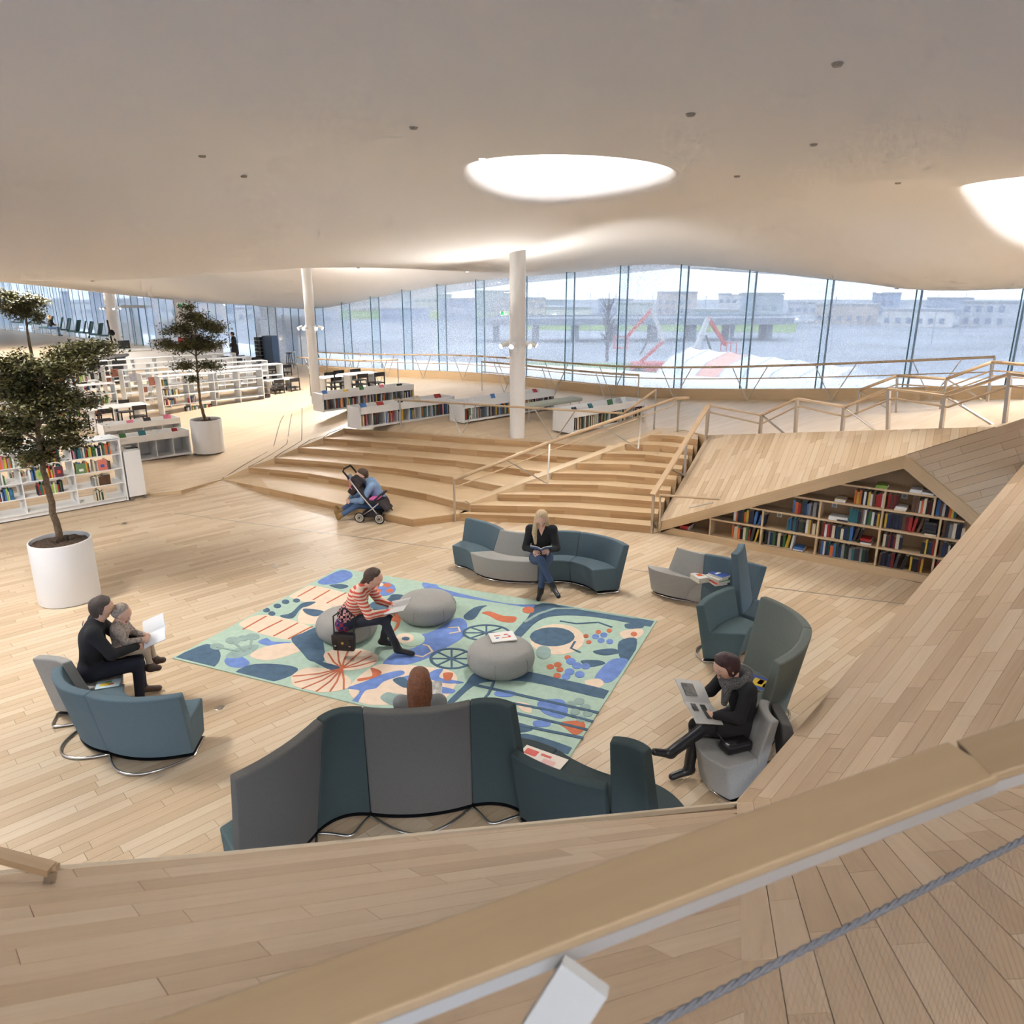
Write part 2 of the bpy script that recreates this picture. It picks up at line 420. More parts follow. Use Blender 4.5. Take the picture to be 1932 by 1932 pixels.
# pit floor slab and its boards
b = MB(); b.prism([(-60, 3.2), (9.5, 3.2), (9.5, 11.2), (6.9, 10.6), (2.6, 13.8), (-.9, 14.2), (-1.9, 13.7), (-6.6, 17.3), (-10, 17.5), (-60, 17.0)], -.30, -.012)
FLOOR = b.build('floor', JOINT, kind='structure')
vis = [(-9.5, 17.4), (-7.0, 17.2), at(-60, 945), at(-60, 925), at(405, 896), at(-60, 1700), at(420, 1640), at(1400, 1610), at(1790, 1112), at(1240, 992), at(560, 900)]
vis = [np.array([p[0], p[1], -.012]) for p in vis]
hull = []
import itertools
def convhull(P):
    P = sorted(set((round(p[0], 4), round(p[1], 4)) for p in P))
    def half(P):
        h = []
        for p in P:
            while len(h) >= 2 and (h[-1][0] - h[-2][0]) * (p[1] - h[-2][1]) - (h[-1][1] - h[-2][1]) * (p[0] - h[-2][0]) <= 0: h.pop()
            h.append(p)
        return h
    a = half(P); c = half(P[::-1]); return a[:-1] + c[:-1]
hull = [(x, y, -.012) for x, y in convhull(vis)]
NPL = boards(FLOOR, [hull], PLK, .115, 1.05, OAK, seed=11, tones=(.0, .62))
# back floor: a gently rising surface between the steps, the shelves and the glass
bnd = [(-60, 15.5), (-10.0, 15.5), (-8.6, 15.6), (-7.3, 15.8), tuple(stepL[1][:2]), tuple(stepL[2][:2]), tuple(stepL[3][:2]), tuple(stepL[4][:2]), tuple(stepL[5][:2]), tuple(stepL[6][:2]), tuple(stepR[6][:2]), tuple(strB[:2]), tuple(at(1290, 812, TOPZ)[:2]), tuple(TL[:2]), (5.75, 12.56), tuple(RG[:2]), (8.0, 9.82), (14, 8)] + [tuple(wp(s_, -.15)) for s_ in (-3, 0, 6, 10, 14, 18, 22, 27, 32, 38, 45, 60, 75, 96)] + [(-90, 60), (-90, 30)]
def grid_in(poly, step, box):
    out = []
    x = box[0]
    while x < box[2]:
        y = box[1]
        while y < box[3]:
            c = False
            for i in range(len(poly)):
                (x0, y0), (x1, y1) = poly[i], poly[i - 1]
                if (y0 > y) != (y1 > y) and x < (x1 - x0) * (y - y0) / (y1 - y0) + x0: c = not c
            if c: out.append((x, y))
            y += step
        x += step
    return out
gp = grid_in(bnd, .8, (-14, 10, 14, 40)) + [q for q in grid_in(bnd, 4, (-90, 16, -14, 90))]
pts = [Vector(q) for q in bnd] + [Vector(q) for q in gp]
vo, _, fo, *_r = delaunay_2d_cdt(pts, [], [list(range(len(bnd)))], 1, 1e-4)
zs = ZT([(q.x, q.y) for q in vo])
FIX = {tuple(np.round(stepL[k][:2], 3)): stepL[k][2] for k in stepL}; FIX.update({tuple(np.round(stepR[k][:2], 3)): stepR[k][2] for k in stepR})
zz = []
for q, z in zip(vo, zs):
    kk = (round(q.x, 3), round(q.y, 3)); z = FIX.get(kk, z)
    if q.y < 15.85 and q.x < -7.2: z = -.035
    elif q.x < -7.2 and q.y < 19: z = min(max(z, .004), .012) if q.y < 17.4 else max(z, .004)
    zz.append(z)
me = bpy.data.meshes.new('floor_back'); me.from_pydata([(q.x, q.y, z) for q, z in zip(vo, zz)], [], [tuple(f) for f in fo])
me.materials.append(OAKF)
ul = me.uv_layers.new(name='UVMap')
for l in me.loops:
    c = me.vertices[l.vertex_index].co; ul.data[l.index].uv = (c.x * PLK[0] + c.y * PLK[1], c.y * PLK[0] - c.x * PLK[1])
me.polygons.foreach_set('use_smooth', [True] * len(me.polygons))
sk = MB()
for i_ in range(len(bnd)):
    A_, B_ = bnd[i_], bnd[(i_ + 1) % len(bnd)]
    if i_ > 18: break
    ga = FIX.get((round(A_[0], 3), round(A_[1], 3)), zf(*A_)); gb = FIX.get((round(B_[0], 3), round(B_[1], 3)), zf(*B_))
    sk.add([(A_[0], A_[1], ga), (B_[0], B_[1], gb), (B_[0], B_[1], -.25), (A_[0], A_[1], -.25)], [(0, 1, 2, 3)])
FB = mkobj('floor', me); tag(FB, kind='structure')
sk.build('floor_skirt', OAKS, FB, tone=.4)
# thin dark joints where the step treads run out into the rising floor
for path in (((420, 904, .012), (515, 847, .12), (540, 776, .2)), ((469, 881.7, .29), (541, 838, .26), (552, 780, .3)), ((518, 864, .435), (569, 832, .40), (570, 770, .45)), ((562.7, 844.5, .58), (585, 831, .58), (612, 825, .7)), ((609.6, 826.6, .725), (622, 819, .74), (650, 813, .8))):
    p = [at(*q) for q in path]; bb = MB()
    for i in range(len(p) - 1):
        m_ = 10
        for j in range(m_):
            a = p[i] + (p[i + 1] - p[i]) * j / m_; c = p[i] + (p[i + 1] - p[i]) * (j + 1) / m_
            a = np.array([a[0], a[1], zf(a[0], a[1]) + .012]); c = np.array([c[0], c[1], zf(c[0], c[1]) + .012]); bb.bar(a, c, .022, .006)
    bb.build('joint_strip', mat('joint_line', (96, 78, 60), .8), FB)
# ---- amphitheatre steps
AMP = empty('amphitheatre_steps', (stepL[1][0], stepL[1][1], 0), 0, 'broad oak amphitheatre steps rising from the pit to the reading platform', 'steps')
AMP.location = (0, 0, 0)
nos = {  # nosing lines, photo pixels at the step height
 1: [(420, 904, .012), (508, 922), (600, 942), (778, 980), (868, 969)],
 2: [(469, 881.7), (508, 885.5), (581, 893), (660, 907), (735, 919), (805, 932), (850, 944), (886, 951.6)],
 3: [(518, 864), (600, 870), (700, 879), (750, 884), (830, 897), (886, 906), (960, 920)],
 4: [(562.7, 844.5), (640, 850), (780, 862), (860, 869), (930, 879), (1034, 891)],
 5: [(609.6, 826.6), (700, 833), (800, 841), (900, 849), (1000, 857), (1103, 864.6)],
 6: [(650, 808), (760, 816), (870, 825), (1000, 833), (1156, 843.7)]}
def nosing(k): return [at(q[0], q[1], SR * k if len(q) == 2 else q[2]) for q in nos[k]]
backpt = [np.array([4.0, 19.0, 0]), np.array([-3.0, 20.5, 0])]
for k in range(1, 7):
    e = nosing(k)
    nxt = nosing(k + 1) if k < 6 else None
    if k == 6: tail = [np.array([2.6, 17.0, 0]), np.array([-3.9, 19.2, 0])]
    else: tail = [nxt[-1] + np.array([.25, .35, 0])] + [q + np.array([.02, .30, 0]) for q in nxt[::-1]]
    zt = [SR * k] * (len(e) + len(tail))
    if k == 1: zt[0] = .012
    poly = [(q[0], q[1]) for q in e] + [(q[0], q[1]) for q in tail]
    mb = MB(); mb.prism(poly, 0, zt if k == 1 else SR * k)
    tl = .25 + .1 * RNG.random()
    st = mb.build('step', OAKS, AMP, tone=tl, uvscale=(.97, -.2, 0))
    # riser boards along the front
    for i in range(len(e) - 1):
        a, c = e[i], e[i + 1]; L_ = np.linalg.norm(c - a); nn = max(1, round(L_ / .8)); d = (c - a) / nn; nr_ = unit(np.array([d[1], -d[0], 0])); 
        if np.dot(nr_[:2], -a[:2]) < 0: nr_ = -nr_
        for j in range(nn):
            p, q = a + d * j, a + d * (j + 1); top = min(p[2], q[2])
            for (z0, z1) in ((-SR + .002, -SR / 2), (-SR / 2, -.004)):
                if p[2] + z0 < -.05: continue
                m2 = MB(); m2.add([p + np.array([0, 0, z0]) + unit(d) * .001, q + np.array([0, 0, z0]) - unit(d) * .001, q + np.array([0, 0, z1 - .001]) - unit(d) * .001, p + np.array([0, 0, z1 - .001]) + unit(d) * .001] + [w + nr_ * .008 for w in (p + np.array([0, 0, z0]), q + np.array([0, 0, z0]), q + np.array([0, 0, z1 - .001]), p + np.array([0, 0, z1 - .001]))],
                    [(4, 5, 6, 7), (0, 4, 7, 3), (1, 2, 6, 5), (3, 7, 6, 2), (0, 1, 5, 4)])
                m2.build('riser_board', OAKR_SHADED, st, tone=.25 + .6 * RNG.random() ** 1.3, uvscale=d)
        # tread boards
        if k < 6:
            w_ = .13; back = -nr_
            m2 = MB(); m2.solid([a + np.array([0, 0, .003]), c + np.array([0, 0, .003]), c + back * w_ + np.array([0, 0, .003]), a + back * w_ + np.array([0, 0, .003])], (0, 0, -.003))
            nbd = m2.build('nosing_board', OAKS, st, tone=.1 + .3 * RNG.random(), uvscale=d); nbd.location.z = .0006 * i
# ---- staircase beside the steps
STA = empty('staircase', (0, 0, 0), 0, 'oak staircase with nine steps between two handrails beside the amphitheatre steps', 'staircase')
rt0 = at(1229, 992, SR); rt9 = at(1322, 826, TOPZ)         # right ends, along the foot of the tilted face
lf1 = at(868, 969, SR)
for k in range(1, 10):
    t = (k - 1) / 8
    a = lf1 if k == 1 else strA + (strB - strA) * ((k - 2) / 7 * .93) + np.array([.02, -.04, 0]); c = rt0 + (rt9 - rt0) * (t * .93)
    a = np.array([a[0], a[1], SR * k]); c = np.array([c[0], c[1], SR * k])
    mid = (a + c) / 2 + np.array([0.05, .16, 0])
    e = [a, mid, c]; bk = np.array([.22, .85, 0])
    poly = [(q[0], q[1]) for q in e] + [(q[0] + bk[0], q[1] + bk[1]) for q in e[::-1]]
    st = MB().prism(poly, 0, SR * k).build('step', OAKS, STA, tone=.2 + .1 * RNG.random(), uvscale=(1, -.1, 0))
    for (p, q) in ((a, mid), (mid, c)):
        nn = 2; d = (q - p) / nn; nr_ = unit(np.array([d[1], -d[0], 0]))
        for j in range(nn):
            p_, q_ = p + d * j, p + d * (j + 1)
            for z0, z1 in ((-SR + .002, -SR / 2), (-SR / 2, -.004)):
                MB().solid([p_ + np.array([0, 0, z0]) + nr_ * .008, q_ + np.array([0, 0, z0]) + nr_ * .008, q_ + np.array([0, 0, z1]) + nr_ * .008, p_ + np.array([0, 0, z1]) + nr_ * .008], -nr_ * .008).build('riser_board', OAKR_SHADED, st, tone=.3 + .5 * RNG.random(), uvscale=d)
# top landing well: short end walls of the stair top
# stringer between steps and stairs
sd = unit(strB - strA); sn = unit(np.array([-sd[1], sd[0], 0]))
MB().solid([strA + np.array([0, 0, .03]) - sn * .02, strB + np.array([0, 0, .05]) - sn * .02, strB + np.array([0, 0, .05]) + sn * .2, strA + np.array([0, 0, .03]) + sn * .2], (0, 0, -.34)).build('stringer', OAKS, STA, tone=.15)
# ---- tilted faces on the right: stair-side slope, gable slope
def A3_(p): return np.array([p[0], p[1], 0.0])
def face(name, polys, N, u, w, l, seed, tones, m=OAK):
    b = MB()
    for poly in polys: b.solid([np.asarray(p, float) - N * .013 for p in poly], -N * .12)
    o = b.build(name, JOINT, kind='structure'); boards(o, polys, u, w, l, m, seed=seed, tones=tones); return o
NS = unit(np.cross(AP - FA, TL - FA)); NS = NS if NS[2] > 0 else -NS
RGs = hit(1880, 806, FA, NS)
up_ = unit((TL - FA))
face('wall_slope', [[FA, AP, RGs, TL]], NS, TL - FA, .115, .8, 21, (.1, .8))
b = MB(); b.add([FA, TL, A3_(TL), A3_(FA)], [(0, 1, 2, 3)]); b.build('wall_stairside', OAKS, kind='structure', tone=.4)
EV = np.array([7.35, 10.02, 1.16 - .42])
NG = unit(np.cross(EV - AP, RGs - AP)); NG = NG if NG[2] > 0 else -NG
far1 = RGs + (RGs - AP) * 4.0
face('wall_gable', [[AP, EV, EV + (RGs - AP) * 5.0, far1]], NG, RGs - AP, .115, 1.0, 22, (.05, .5))
# fascia trims of the gable
for nm, p, q, tn in (('trim_3', FA, AP, .45), ('trim_4', AP, EV, .3)):
    d = unit(q - p); t2 = unit(np.array([d[0], d[1], 0])); nb = np.array([t2[1], -t2[0], 0])
    if np.dot(nb[:2], -p[:2]) < 0: nb = -nb
    MB().solid([p + nb * .0 + np.array([0, 0, .012]), q + np.array([0, 0, .012]), q + np.array([0, 0, -.20]), p + np.array([0, 0, -.20 if nm == 'trim_4' else -.17])], nb * .06).build(nm, OAKS, kind='structure', tone=tn)
# ---- curb along the glass
def zw(s): q = wp(s, .1); return zf(q[0], q[1])
for i, (s0, s1, off, hh, nm) in enumerate(((31.5, 2.0, 1.55, .30, 'baseboard_back'),)):
    sseg = np.linspace(s0, s1, 20); b = MB()
    for j in range(19):
        p, q = wp(sseg[j], off), wp(sseg[j + 1], off); p2, q2 = wp(sseg[j], off - .12), wp(sseg[j + 1], off - .12)
        za, zb = zf(*p) , zf(*q)
        b.prism([tuple(p), tuple(q), tuple(q2), tuple(p2)], [za - .1, zb - .1, zb - .1, za - .1], [za + hh, zb + hh, zb + hh, za + hh])
    b.build(nm, OAKS, kind='structure', tone=.45)
# ---- ceiling
wtop = [(-14, 4.7), (-6, 4.45), (3.49, 4.4), (5.58, 4.4), (7.5, 4.52), (9.99, 4.8), (12.05, 4.99), (14.26, 5.06), (16.42, 4.89), (18.85, 4.75), (21.03, 4.63), (23.13, 4.46), (25.46, 4.25), (27.67, 3.95), (30.1, 3.62), (33.24, 3.31), (36.74, 3.33), (43.82, 3.44), (51.05, 3.74), (59.9, 4.33), (67.42, 4.8), (86.39, 4.79), (100, 4.8)]
WT_S = np.array([a for a, _ in wtop]); WT_Z = np.array([b for _, b in wtop])
cc = []
for s_, z_ in wtop:
    q = wp(s_); cc.append((q[0], q[1], z_)); q = wp(s_, -3); cc.append((q[0], q[1], z_ - .1))
for x_ in (0, 483, 966, 1449, 1932): cc.append(tuple(at(x_, 0, 6.25))); cc.append(tuple(at(x_, 200, 6.05)))
cc += [(-9, -4, 6.5), (0, -6, 6.5), (9, -4, 6.4), (14, 4, 5.9), (-16, 2, 6.2)]
for q in ((0, 400, 5.5), (0, 480, 5.0), (250, 340, 5.75), (250, 440, 5.25), (483, 340, 5.85), (483, 430, 5.35), (483, 485, 5.0), (700, 340, 5.95), (700, 430, 5.4), (966, 430, 5.45), (966, 480, 5.1), (1200, 420, 5.7), (1200, 470, 5.35), (1450, 340, 5.9), (1450, 430, 5.5), (1450, 485, 5.05), (1700, 340, 5.9), (1700, 420, 5.55), (1700, 490, 4.9), (1932, 480, 4.95)):
    cc.append(tuple(at(*q)))
def azd(px, py, d):
    r = ray(px, py); t = d / hypot(r[0], r[1]); return tuple(CAMP + r * t)
cc += [azd(0, 527, 22), azd(150, 527, 21), azd(300, 521, 20), azd(450, 510, 20), azd(600, 503, 20), azd(750, 504, 20.5), azd(880, 510, 22), azd(966, 514, 24)]
cc += [(-8.2, 27, 5.35), (-4, 26, 5.15), (-14, 28, 5.2), (-20, 33, 5.1), (-17, 17, 5.5), (-28, 28, 5.3), (-45, 50, 5.0), (-33, 46, 4.9)]
CT = TPS(cc, .05)
def zc(P):
    P = np.atleast_2d(P); z = CT(P)
    for (ox, oy, oz, orr) in OCULI:
        r = np.hypot(P[:, 0] - ox, P[:, 1] - oy); t = np.clip((orr + .38 - r) / .95, 0, 1); z = z + OC_H * t * t * (3 - 2 * t)
    return z
cb = [tuple(wp(s_, -2.2)) for s_ in (-14, -8, -3, 2, 6, 10, 14, 18, 22, 26, 30, 34, 40, 50, 60, 75, 98)] + [(-110, 60), (-60, 5), (-20, -7), (16, -7), (21, 0)]
gp = grid_in(cb, .45, (-14, -7, 21, 16)) + grid_in(cb, .6, (-14, 16, 20, 34)) + grid_in(cb, 1.6, (-14, 34, 10, 60)) + grid_in(cb, 1.6, (-60, -5, -14, 70))
for (ox, oy, oz, orr) in OCULI:
    gp = [q for q in gp if hypot(q[0] - ox, q[1] - oy) > orr + .65]
    for rr in np.linspace(.3, orr + .6, 18): gp += [(ox + rr * cos(a), oy + rr * sin(a)) for a in np.linspace(0, 2 * pi, 48, endpoint=False)]
pts = [Vector(q) for q in cb] + [Vector(q) for q in gp]
vo, _, fo, *_r = delaunay_2d_cdt(pts, [], [list(range(len(cb)))], 1, 1e-4)
zs = zc([(q.x, q.y) for q in vo])
me = bpy.data.meshes.new('ceiling'); me.from_pydata([(q.x, q.y, z) for q, z in zip(vo, zs)], [], [tuple(f)[::-1] for f in fo])
CEIL = mat('ceiling_plaster', (233, 231, 230), .9, spec=0)
me.materials.append(CEIL); me.polygons.foreach_set('use_smooth', [True] * len(me.polygons))
tag(mkobj('ceiling', me), kind='structure')
for i, (ox, oy, oz, orr) in enumerate(OCULI):
    z = float(zc([(ox, oy)])[0])
    lens = MB().lathe([(.001, 0), (orr - .65, 0), (orr - .62, .03)], (ox, oy, z - .06), 40)
    lens.build('skylight_lens', mat('skylight_glow', (255, 250, 242), .5, emit=1.2), label=['round glowing skylight in the middle ceiling oculus', 'round glowing skylight in the oculus at the right edge', 'round skylight in the ceiling above the left column', 'unseen added skylight in the ceiling above the large planter', 'unseen added skylight in the ceiling above the parallel shelves', 'unseen added skylight in the ceiling left of the long low shelf', 'unseen added skylight in the farthest ceiling over the lounge chairs', 'unseen added skylight in the ceiling behind the foreground handrail'][i], cat='skylight')
for o in list(S.objects):
    if o.type == 'LIGHT' and o.name.startswith('skylight_lamp'):
        o.location.z = float(zc([(o.location.x, o.location.y)])[0]) - .09
# ---- glass wall
def glassmat():
    m = bpy.data.materials.new('fritted_haze_glass'); m.use_nodes = True; nt = m.node_tree; N = nt.nodes; L = nt.links; N.clear()
    out = N.new('ShaderNodeOutputMaterial'); tr = N.new('ShaderNodeBsdfTransparent'); tr.inputs[0].default_value = (.90, .95, .98, 1)
    gl = N.new('ShaderNodeBsdfGlossy'); gl.inputs['Roughness'].default_value = .02
    df = N.new('ShaderNodeBsdfDiffuse'); df.inputs[0].default_value = (.78, .83, .92, 1)
    tl = N.new('ShaderNodeBsdfTranslucent'); tl.inputs[0].default_value = (.85, .9, .97, 1)
    ad = N.new('ShaderNodeMixShader'); ad.inputs[0].default_value = .5; L.new(df.outputs[0], ad.inputs[1]); L.new(tl.outputs[0], ad.inputs[2])
    fr = N.new('ShaderNodeFresnel'); fr.inputs[0].default_value = 1.18
    m1 = N.new('ShaderNodeMixShader'); L.new(fr.outputs[0], m1.inputs[0]); L.new(tr.outputs[0], m1.inputs[1]); L.new(gl.outputs[0], m1.inputs[2])
    tc = N.new('ShaderNodeTexCoord'); mp = N.new('ShaderNodeMapping'); L.new(tc.outputs['Object'], mp.inputs[0])
    vo_ = N.new('ShaderNodeTexNoise'); vo_.inputs['Scale'].default_value = 26; vo_.inputs['Detail'].default_value = 1; L.new(mp.outputs[0], vo_.inputs['Vector'])
    big = N.new('ShaderNodeTexNoise'); big.inputs['Scale'].default_value = .22; big.inputs['Detail'].default_value = 0; L.new(mp.outputs[0], big.inputs['Vector'])
    r1 = N.new('ShaderNodeMapRange'); r1.inputs[1].default_value = .47; r1.inputs[2].default_value = .60; r1.inputs[3].default_value = 0; r1.inputs[4].default_value = .34; L.new(vo_.outputs[0], r1.inputs[0])
    r2 = N.new('ShaderNodeMapRange'); r2.inputs[1].default_value = .38; r2.inputs[2].default_value = .66; r2.inputs[3].default_value = .25; r2.inputs[4].default_value = 1.0; L.new(big.outputs[0], r2.inputs[0])
    mu = N.new('ShaderNodeMath'); mu.operation = 'MULTIPLY'; L.new(r1.outputs[0], mu.inputs[0]); L.new(r2.outputs[0], mu.inputs[1])
    a = N.new('ShaderNodeMath'); a.operation = 'ADD'; a.inputs[1].default_value = .34; L.new(mu.outputs[0], a.inputs[0])  # even milky veil over the frit, outdoor haze painted into the pane
    m2 = N.new('ShaderNodeMixShader'); L.new(a.outputs[0], m2.inputs[0]); L.new(m1.outputs[0], m2.inputs[1]); L.new(ad.outputs[0], m2.inputs[2])
    L.new(m2.outputs[0], out.inputs[0]); MATS['glass'] = m; return m
GL = glassmat()
FIN = mat('fin_edge_teal', (66, 112, 120), .2); FINL = mat('fin_joint_grey', (150, 168, 186), .4)
FING = bpy.data.materials.new('fin_glass'); FING.use_nodes = True
_nt = FING.node_tree; _nt.nodes.clear(); _o = _nt.nodes.new('ShaderNodeOutputMaterial'); _a = _nt.nodes.new('ShaderNodeBsdfTransparent'); _b2 = _nt.nodes.new('ShaderNodeBsdfDiffuse'); _b2.inputs[0].default_value = (.75, .86, .92, 1); _a.inputs[0].default_value = (.9, .96, .98, 1)
_mx = _nt.nodes.new('ShaderNodeMixShader'); _mx.inputs[0].default_value = .06; _nt.links.new(_a.outputs[0], _mx.inputs[1]); _nt.links.new(_b2.outputs[0], _mx.inputs[2]); _nt.links.new(_mx.outputs[0], _o.inputs[0])
def ztop(s): return float(np.interp(s, WT_S, WT_Z))
PW = 2.225
for j in range(-4, 40):
    s0 = 3.42 + PW * j; s1 = s0 + PW; w = empty('window_%d' % (j + 5), (0, 0, 0), kind='structure')
    za, zb = zw(s0) - .05, zw(s1) - .05; a, c = wp(s0), wp(s1); ta, tb = ztop(s0) + .12, ztop(s1) + .12
    for g in ():
        pass
    o2 = WN * .03
    MB().add([(a[0], a[1], za), (c[0], c[1], zb), (c[0], c[1], tb), (a[0], a[1], ta)], [(0, 1, 2, 3)]).build('pane', GL, w)
    fi = wp(s0, .46); z2 = float(zc([fi])[0]) + .05
    MB().add([(a[0], a[1], za), (fi[0], fi[1], za), (fi[0], fi[1], z2), (a[0], a[1], ta)], [(0, 1, 2, 3)]).build('fin', FING, w)
    t_ = .018 if j < 14 else .02
    MB().bar((fi[0], fi[1], za), (fi[0], fi[1], z2), t_ * 1.6, t_ * 1.6, up=(WN[0], WN[1], 0)).build('fin_edge', FIN, w)
    MB().bar((a[0], a[1], za), (a[0], a[1], ta), t_ * 2.6, t_ * 2, up=(WN[0], WN[1], 0)).build('mullion', FINL, w)
# ================================================================== TRIANGULAR BOOKCASE
BA = np.array([2.80, 13.135]); BB = np.array([6.39, 10.68]); bt = unit(BB - BA); bn = np.array([bt[1], -bt[0]])
if np.dot(bn, -BA) < 0: bn = -bn          # towards the pit
BLEN = 5.2
def bk(u, w, z): p = BA + bt * u - bn * w; return np.array([p[0], p[1], z])   # w = depth behind the front
def roof(u):     # underside of the eaves above the case
    UA = 3.84
    return .06 + (1.80 - .06) * (u + .02) / UA if u < UA else 1.80 - (u - UA) * .80
BC = empty('triangular_bookcase', (0, 0, 0), 0, 'oak bookcase filling the triangular wall under the sloping stair side', 'bookcase')
DEP = .32
# back panel
pb = [bk(-.05, DEP, 0), bk(BLEN, DEP, 0), bk(BLEN, DEP, 1.0), bk(3.84, DEP, 2.0), bk(-.05, DEP, .3)]
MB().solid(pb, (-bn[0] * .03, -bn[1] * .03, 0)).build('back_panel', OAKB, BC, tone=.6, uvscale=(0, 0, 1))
MB().solid([bk(-.02, -.015, 0), bk(BLEN, -.015, 0), bk(BLEN, -.015, .13), bk(.2, -.015, .13)], (-bn[0] * .03, -bn[1] * .03, 0)).build('plinth', OAKS, BC, tone=.35)
SHZ = [.13, .455, .78, 1.105, 1.43, 1.62]
SHZ = [.13, .445, .76, 1.075, 1.39]
TK = .03
def urange(z):    # where the case is open at height z
    u0 = max(.05, (z - .06) / 1.74 * 3.84 - .02); u1 = min(BLEN, 3.84 + (1.80 - z) / .80); return u0, u1
for i, z in enumerate(SHZ):
    u0, u1 = urange(z + .02) if i else (0, BLEN)
    MB().solid([bk(u0, 0, z), bk(u1, 0, z), bk(u1, DEP, z), bk(u0, DEP, z)], (0, 0, -TK)).build('shelf', OAKS, BC, tone=.3)
DIV = [.75, 1.70, 2.65, 3.55, 4.40]
DIV = [[.86, 1.78, 2.72, 3.62, 4.5], [1.80, 2.76, 3.66, 4.55], [2.78, 3.70, 4.6], [3.72, 4.42], []]
DIV = [[.9, 1.80, 2.70, 3.62, 4.42], [1.80, 2.70, 3.62, 4.42], [2.70, 3.62, 4.42], [3.62, 4.30], []]
for i, z in enumerate(SHZ):
    for u in DIV[i]:
        zt = min(SHZ[i + 1] - TK if i < 4 else 9, roof(u))
        if zt - z > .08: MB().solid([bk(u - .014, 0, z), bk(u + .014, 0, z), bk(u + .014, DEP, z), bk(u - .014, DEP, z)], (0, 0, zt - z)).build('divider', OAKS, BC, tone=.35)
# sockets on the back panel
for j, (u, z) in enumerate(((2.0, .62), (2.86, .94), (3.86, 1.25))):
    o = MB().box((0, 0, 0), (.085, .012, .085)).build('wall_socket', WHITE2, BC); p = bk(u, DEP - .008, z); o.location = V3(p); o.rotation_euler = (0, 0, atan2(bt[1], bt[0]))
    MB().cyl((0, -.007, 0), (0, -.004, 0), .03, n=16).build('socket_well', mat('socket_grey', (170, 168, 165), .5), o)
# ------------------------------------------------------------------ books
PALN = ['black', 'charcoal', 'dark blue', 'navy', 'red', 'dark red', 'brown', 'cream', 'white', 'green', 'dark green', 'teal', 'yellow', 'orange', 'grey', 'blue', 'pink', 'lime green']
PALC = [(26, 25, 28), (60, 58, 60), (38, 58, 98), (30, 36, 60), (165, 38, 36), (110, 30, 34), (96, 66, 46), (222, 208, 180), (232, 230, 226), (66, 110, 60), (36, 62, 46), (40, 104, 112), (214, 178, 64), (214, 106, 50), (140, 140, 140), (72, 118, 178), (216, 120, 140), (150, 182, 78)]
PAGE = mat('book_pages', (232, 224, 206), .8)
BM = {}
def bookmesh(c):
    if c in BM: return BM[c]
    m = mat('cover_' + PALN[c].replace(' ', '_'), PALC[c], .5, noise=.10, nscale=9)
    b = MB(); b.box((0, 0, .5), (1, 1, 1))           # x thickness, y depth, z height; spine at -y
    b.mi = [0, 0, 0, 1, 1, 1]
    # faces: -x,+x covers, -y spine, +y fore-edge pages, bottom, top pages
    me = bpy.data.meshes.new('book_' + PALN[c].replace(' ', '_')); me.from_pydata(b.v, [], b.f); me.materials.append(m); me.materials.append(PAGE)
    me.polygons.foreach_set('material_index', [0, 0, 0, 1, 1, 1]); me.update()
    bm = bmesh.new(); bm.from_mesh(me); bmesh.ops.recalc_face_normals(bm, faces=bm.faces)
    # a pale title band on the spine
    bm.to_mesh(me); bm.free(); BM[c] = me; return me
NBOOK = [0]
BAND = MB().box((0, -.503, .72), (.86, .004, .10)).v
def book(p, th, dp, ht, rz, c, label, group, lean=0, flat=False):
    o = mkobj('book', bookmesh(c)); o.location = V3(p); o.scale = (th, dp, ht); o.rotation_euler = (0, lean, rz)
    if flat: o.rotation_euler = (0, pi / 2, rz)
    NBOOK[0] += 1
    return tag(o, label, 'book', group)
DARK = [0, 0, 1, 2, 3, 5, 6, 10, 4, 7, 12]; WARM = [4, 5, 6, 0, 12, 13, 7, 8, 4]; MIX = [0, 1, 2, 3, 4, 6, 7, 8, 9, 10, 11, 12, 13, 14, 15]; KIDS = [4, 8, 9, 11, 12, 13, 14, 15, 16, 17, 7, 3, 0]
BROT = atan2(bt[1], bt[0])
ORD = 'first second third fourth fifth sixth seventh eighth ninth tenth eleventh twelfth thirteenth fourteenth fifteenth sixteenth seventeenth eighteenth nineteenth twentieth'.split()
def ordn(k): return ORD[k - 1] if k <= 20 else 'twenty-' + ORD[k - 21] if k < 30 else 'thirty-' + ORD[k - 31] if k > 30 else 'thirtieth'
SHN = ['triangular bookcase bottom shelf', 'triangular bookcase second shelf', 'triangular bookcase third shelf', 'triangular bookcase fourth shelf', 'triangular bookcase top shelf']
def row(u0, u1, sh, pal, where, hmax=.24, seed=0, leanend=False, dense=1.0):
    R = random.Random(seed); u = u0; z = SHZ[sh]; nb = 0
    bay = sum(1 for q in DIV[sh] if q < u0 + .02); bay = 'first second third fourth fifth sixth'.split()[bay]
    while u < u1:
        t = R.uniform(.026, .052); h = min(R.uniform(.185, .25), hmax); c = R.choice(pal); l = 0
        if leanend and u > u1 - .16: l = R.uniform(.1, .25)
        h = min(h, roof(u) - z - .02)
        if h > .1:
            p = bk(u + t / 2, .055 + R.uniform(0, .02), z)
            p = np.array([p[0], p[1], z]); q = p - np.append(bn, 0) * .075
            nb += 1
            book((q[0], q[1], z), t - .002, R.uniform(.13, .17), h, BROT, c, '%s book, %s in its %s row, %s bay, %s' % (PALN[c], ordn(nb), 'right' if seed in (14, 15, 9, 19) else 'standing', bay, SHN[sh]), 'books ' + where, lean=l)
        u += t + (R.uniform(0.02, .05) if l else 0)
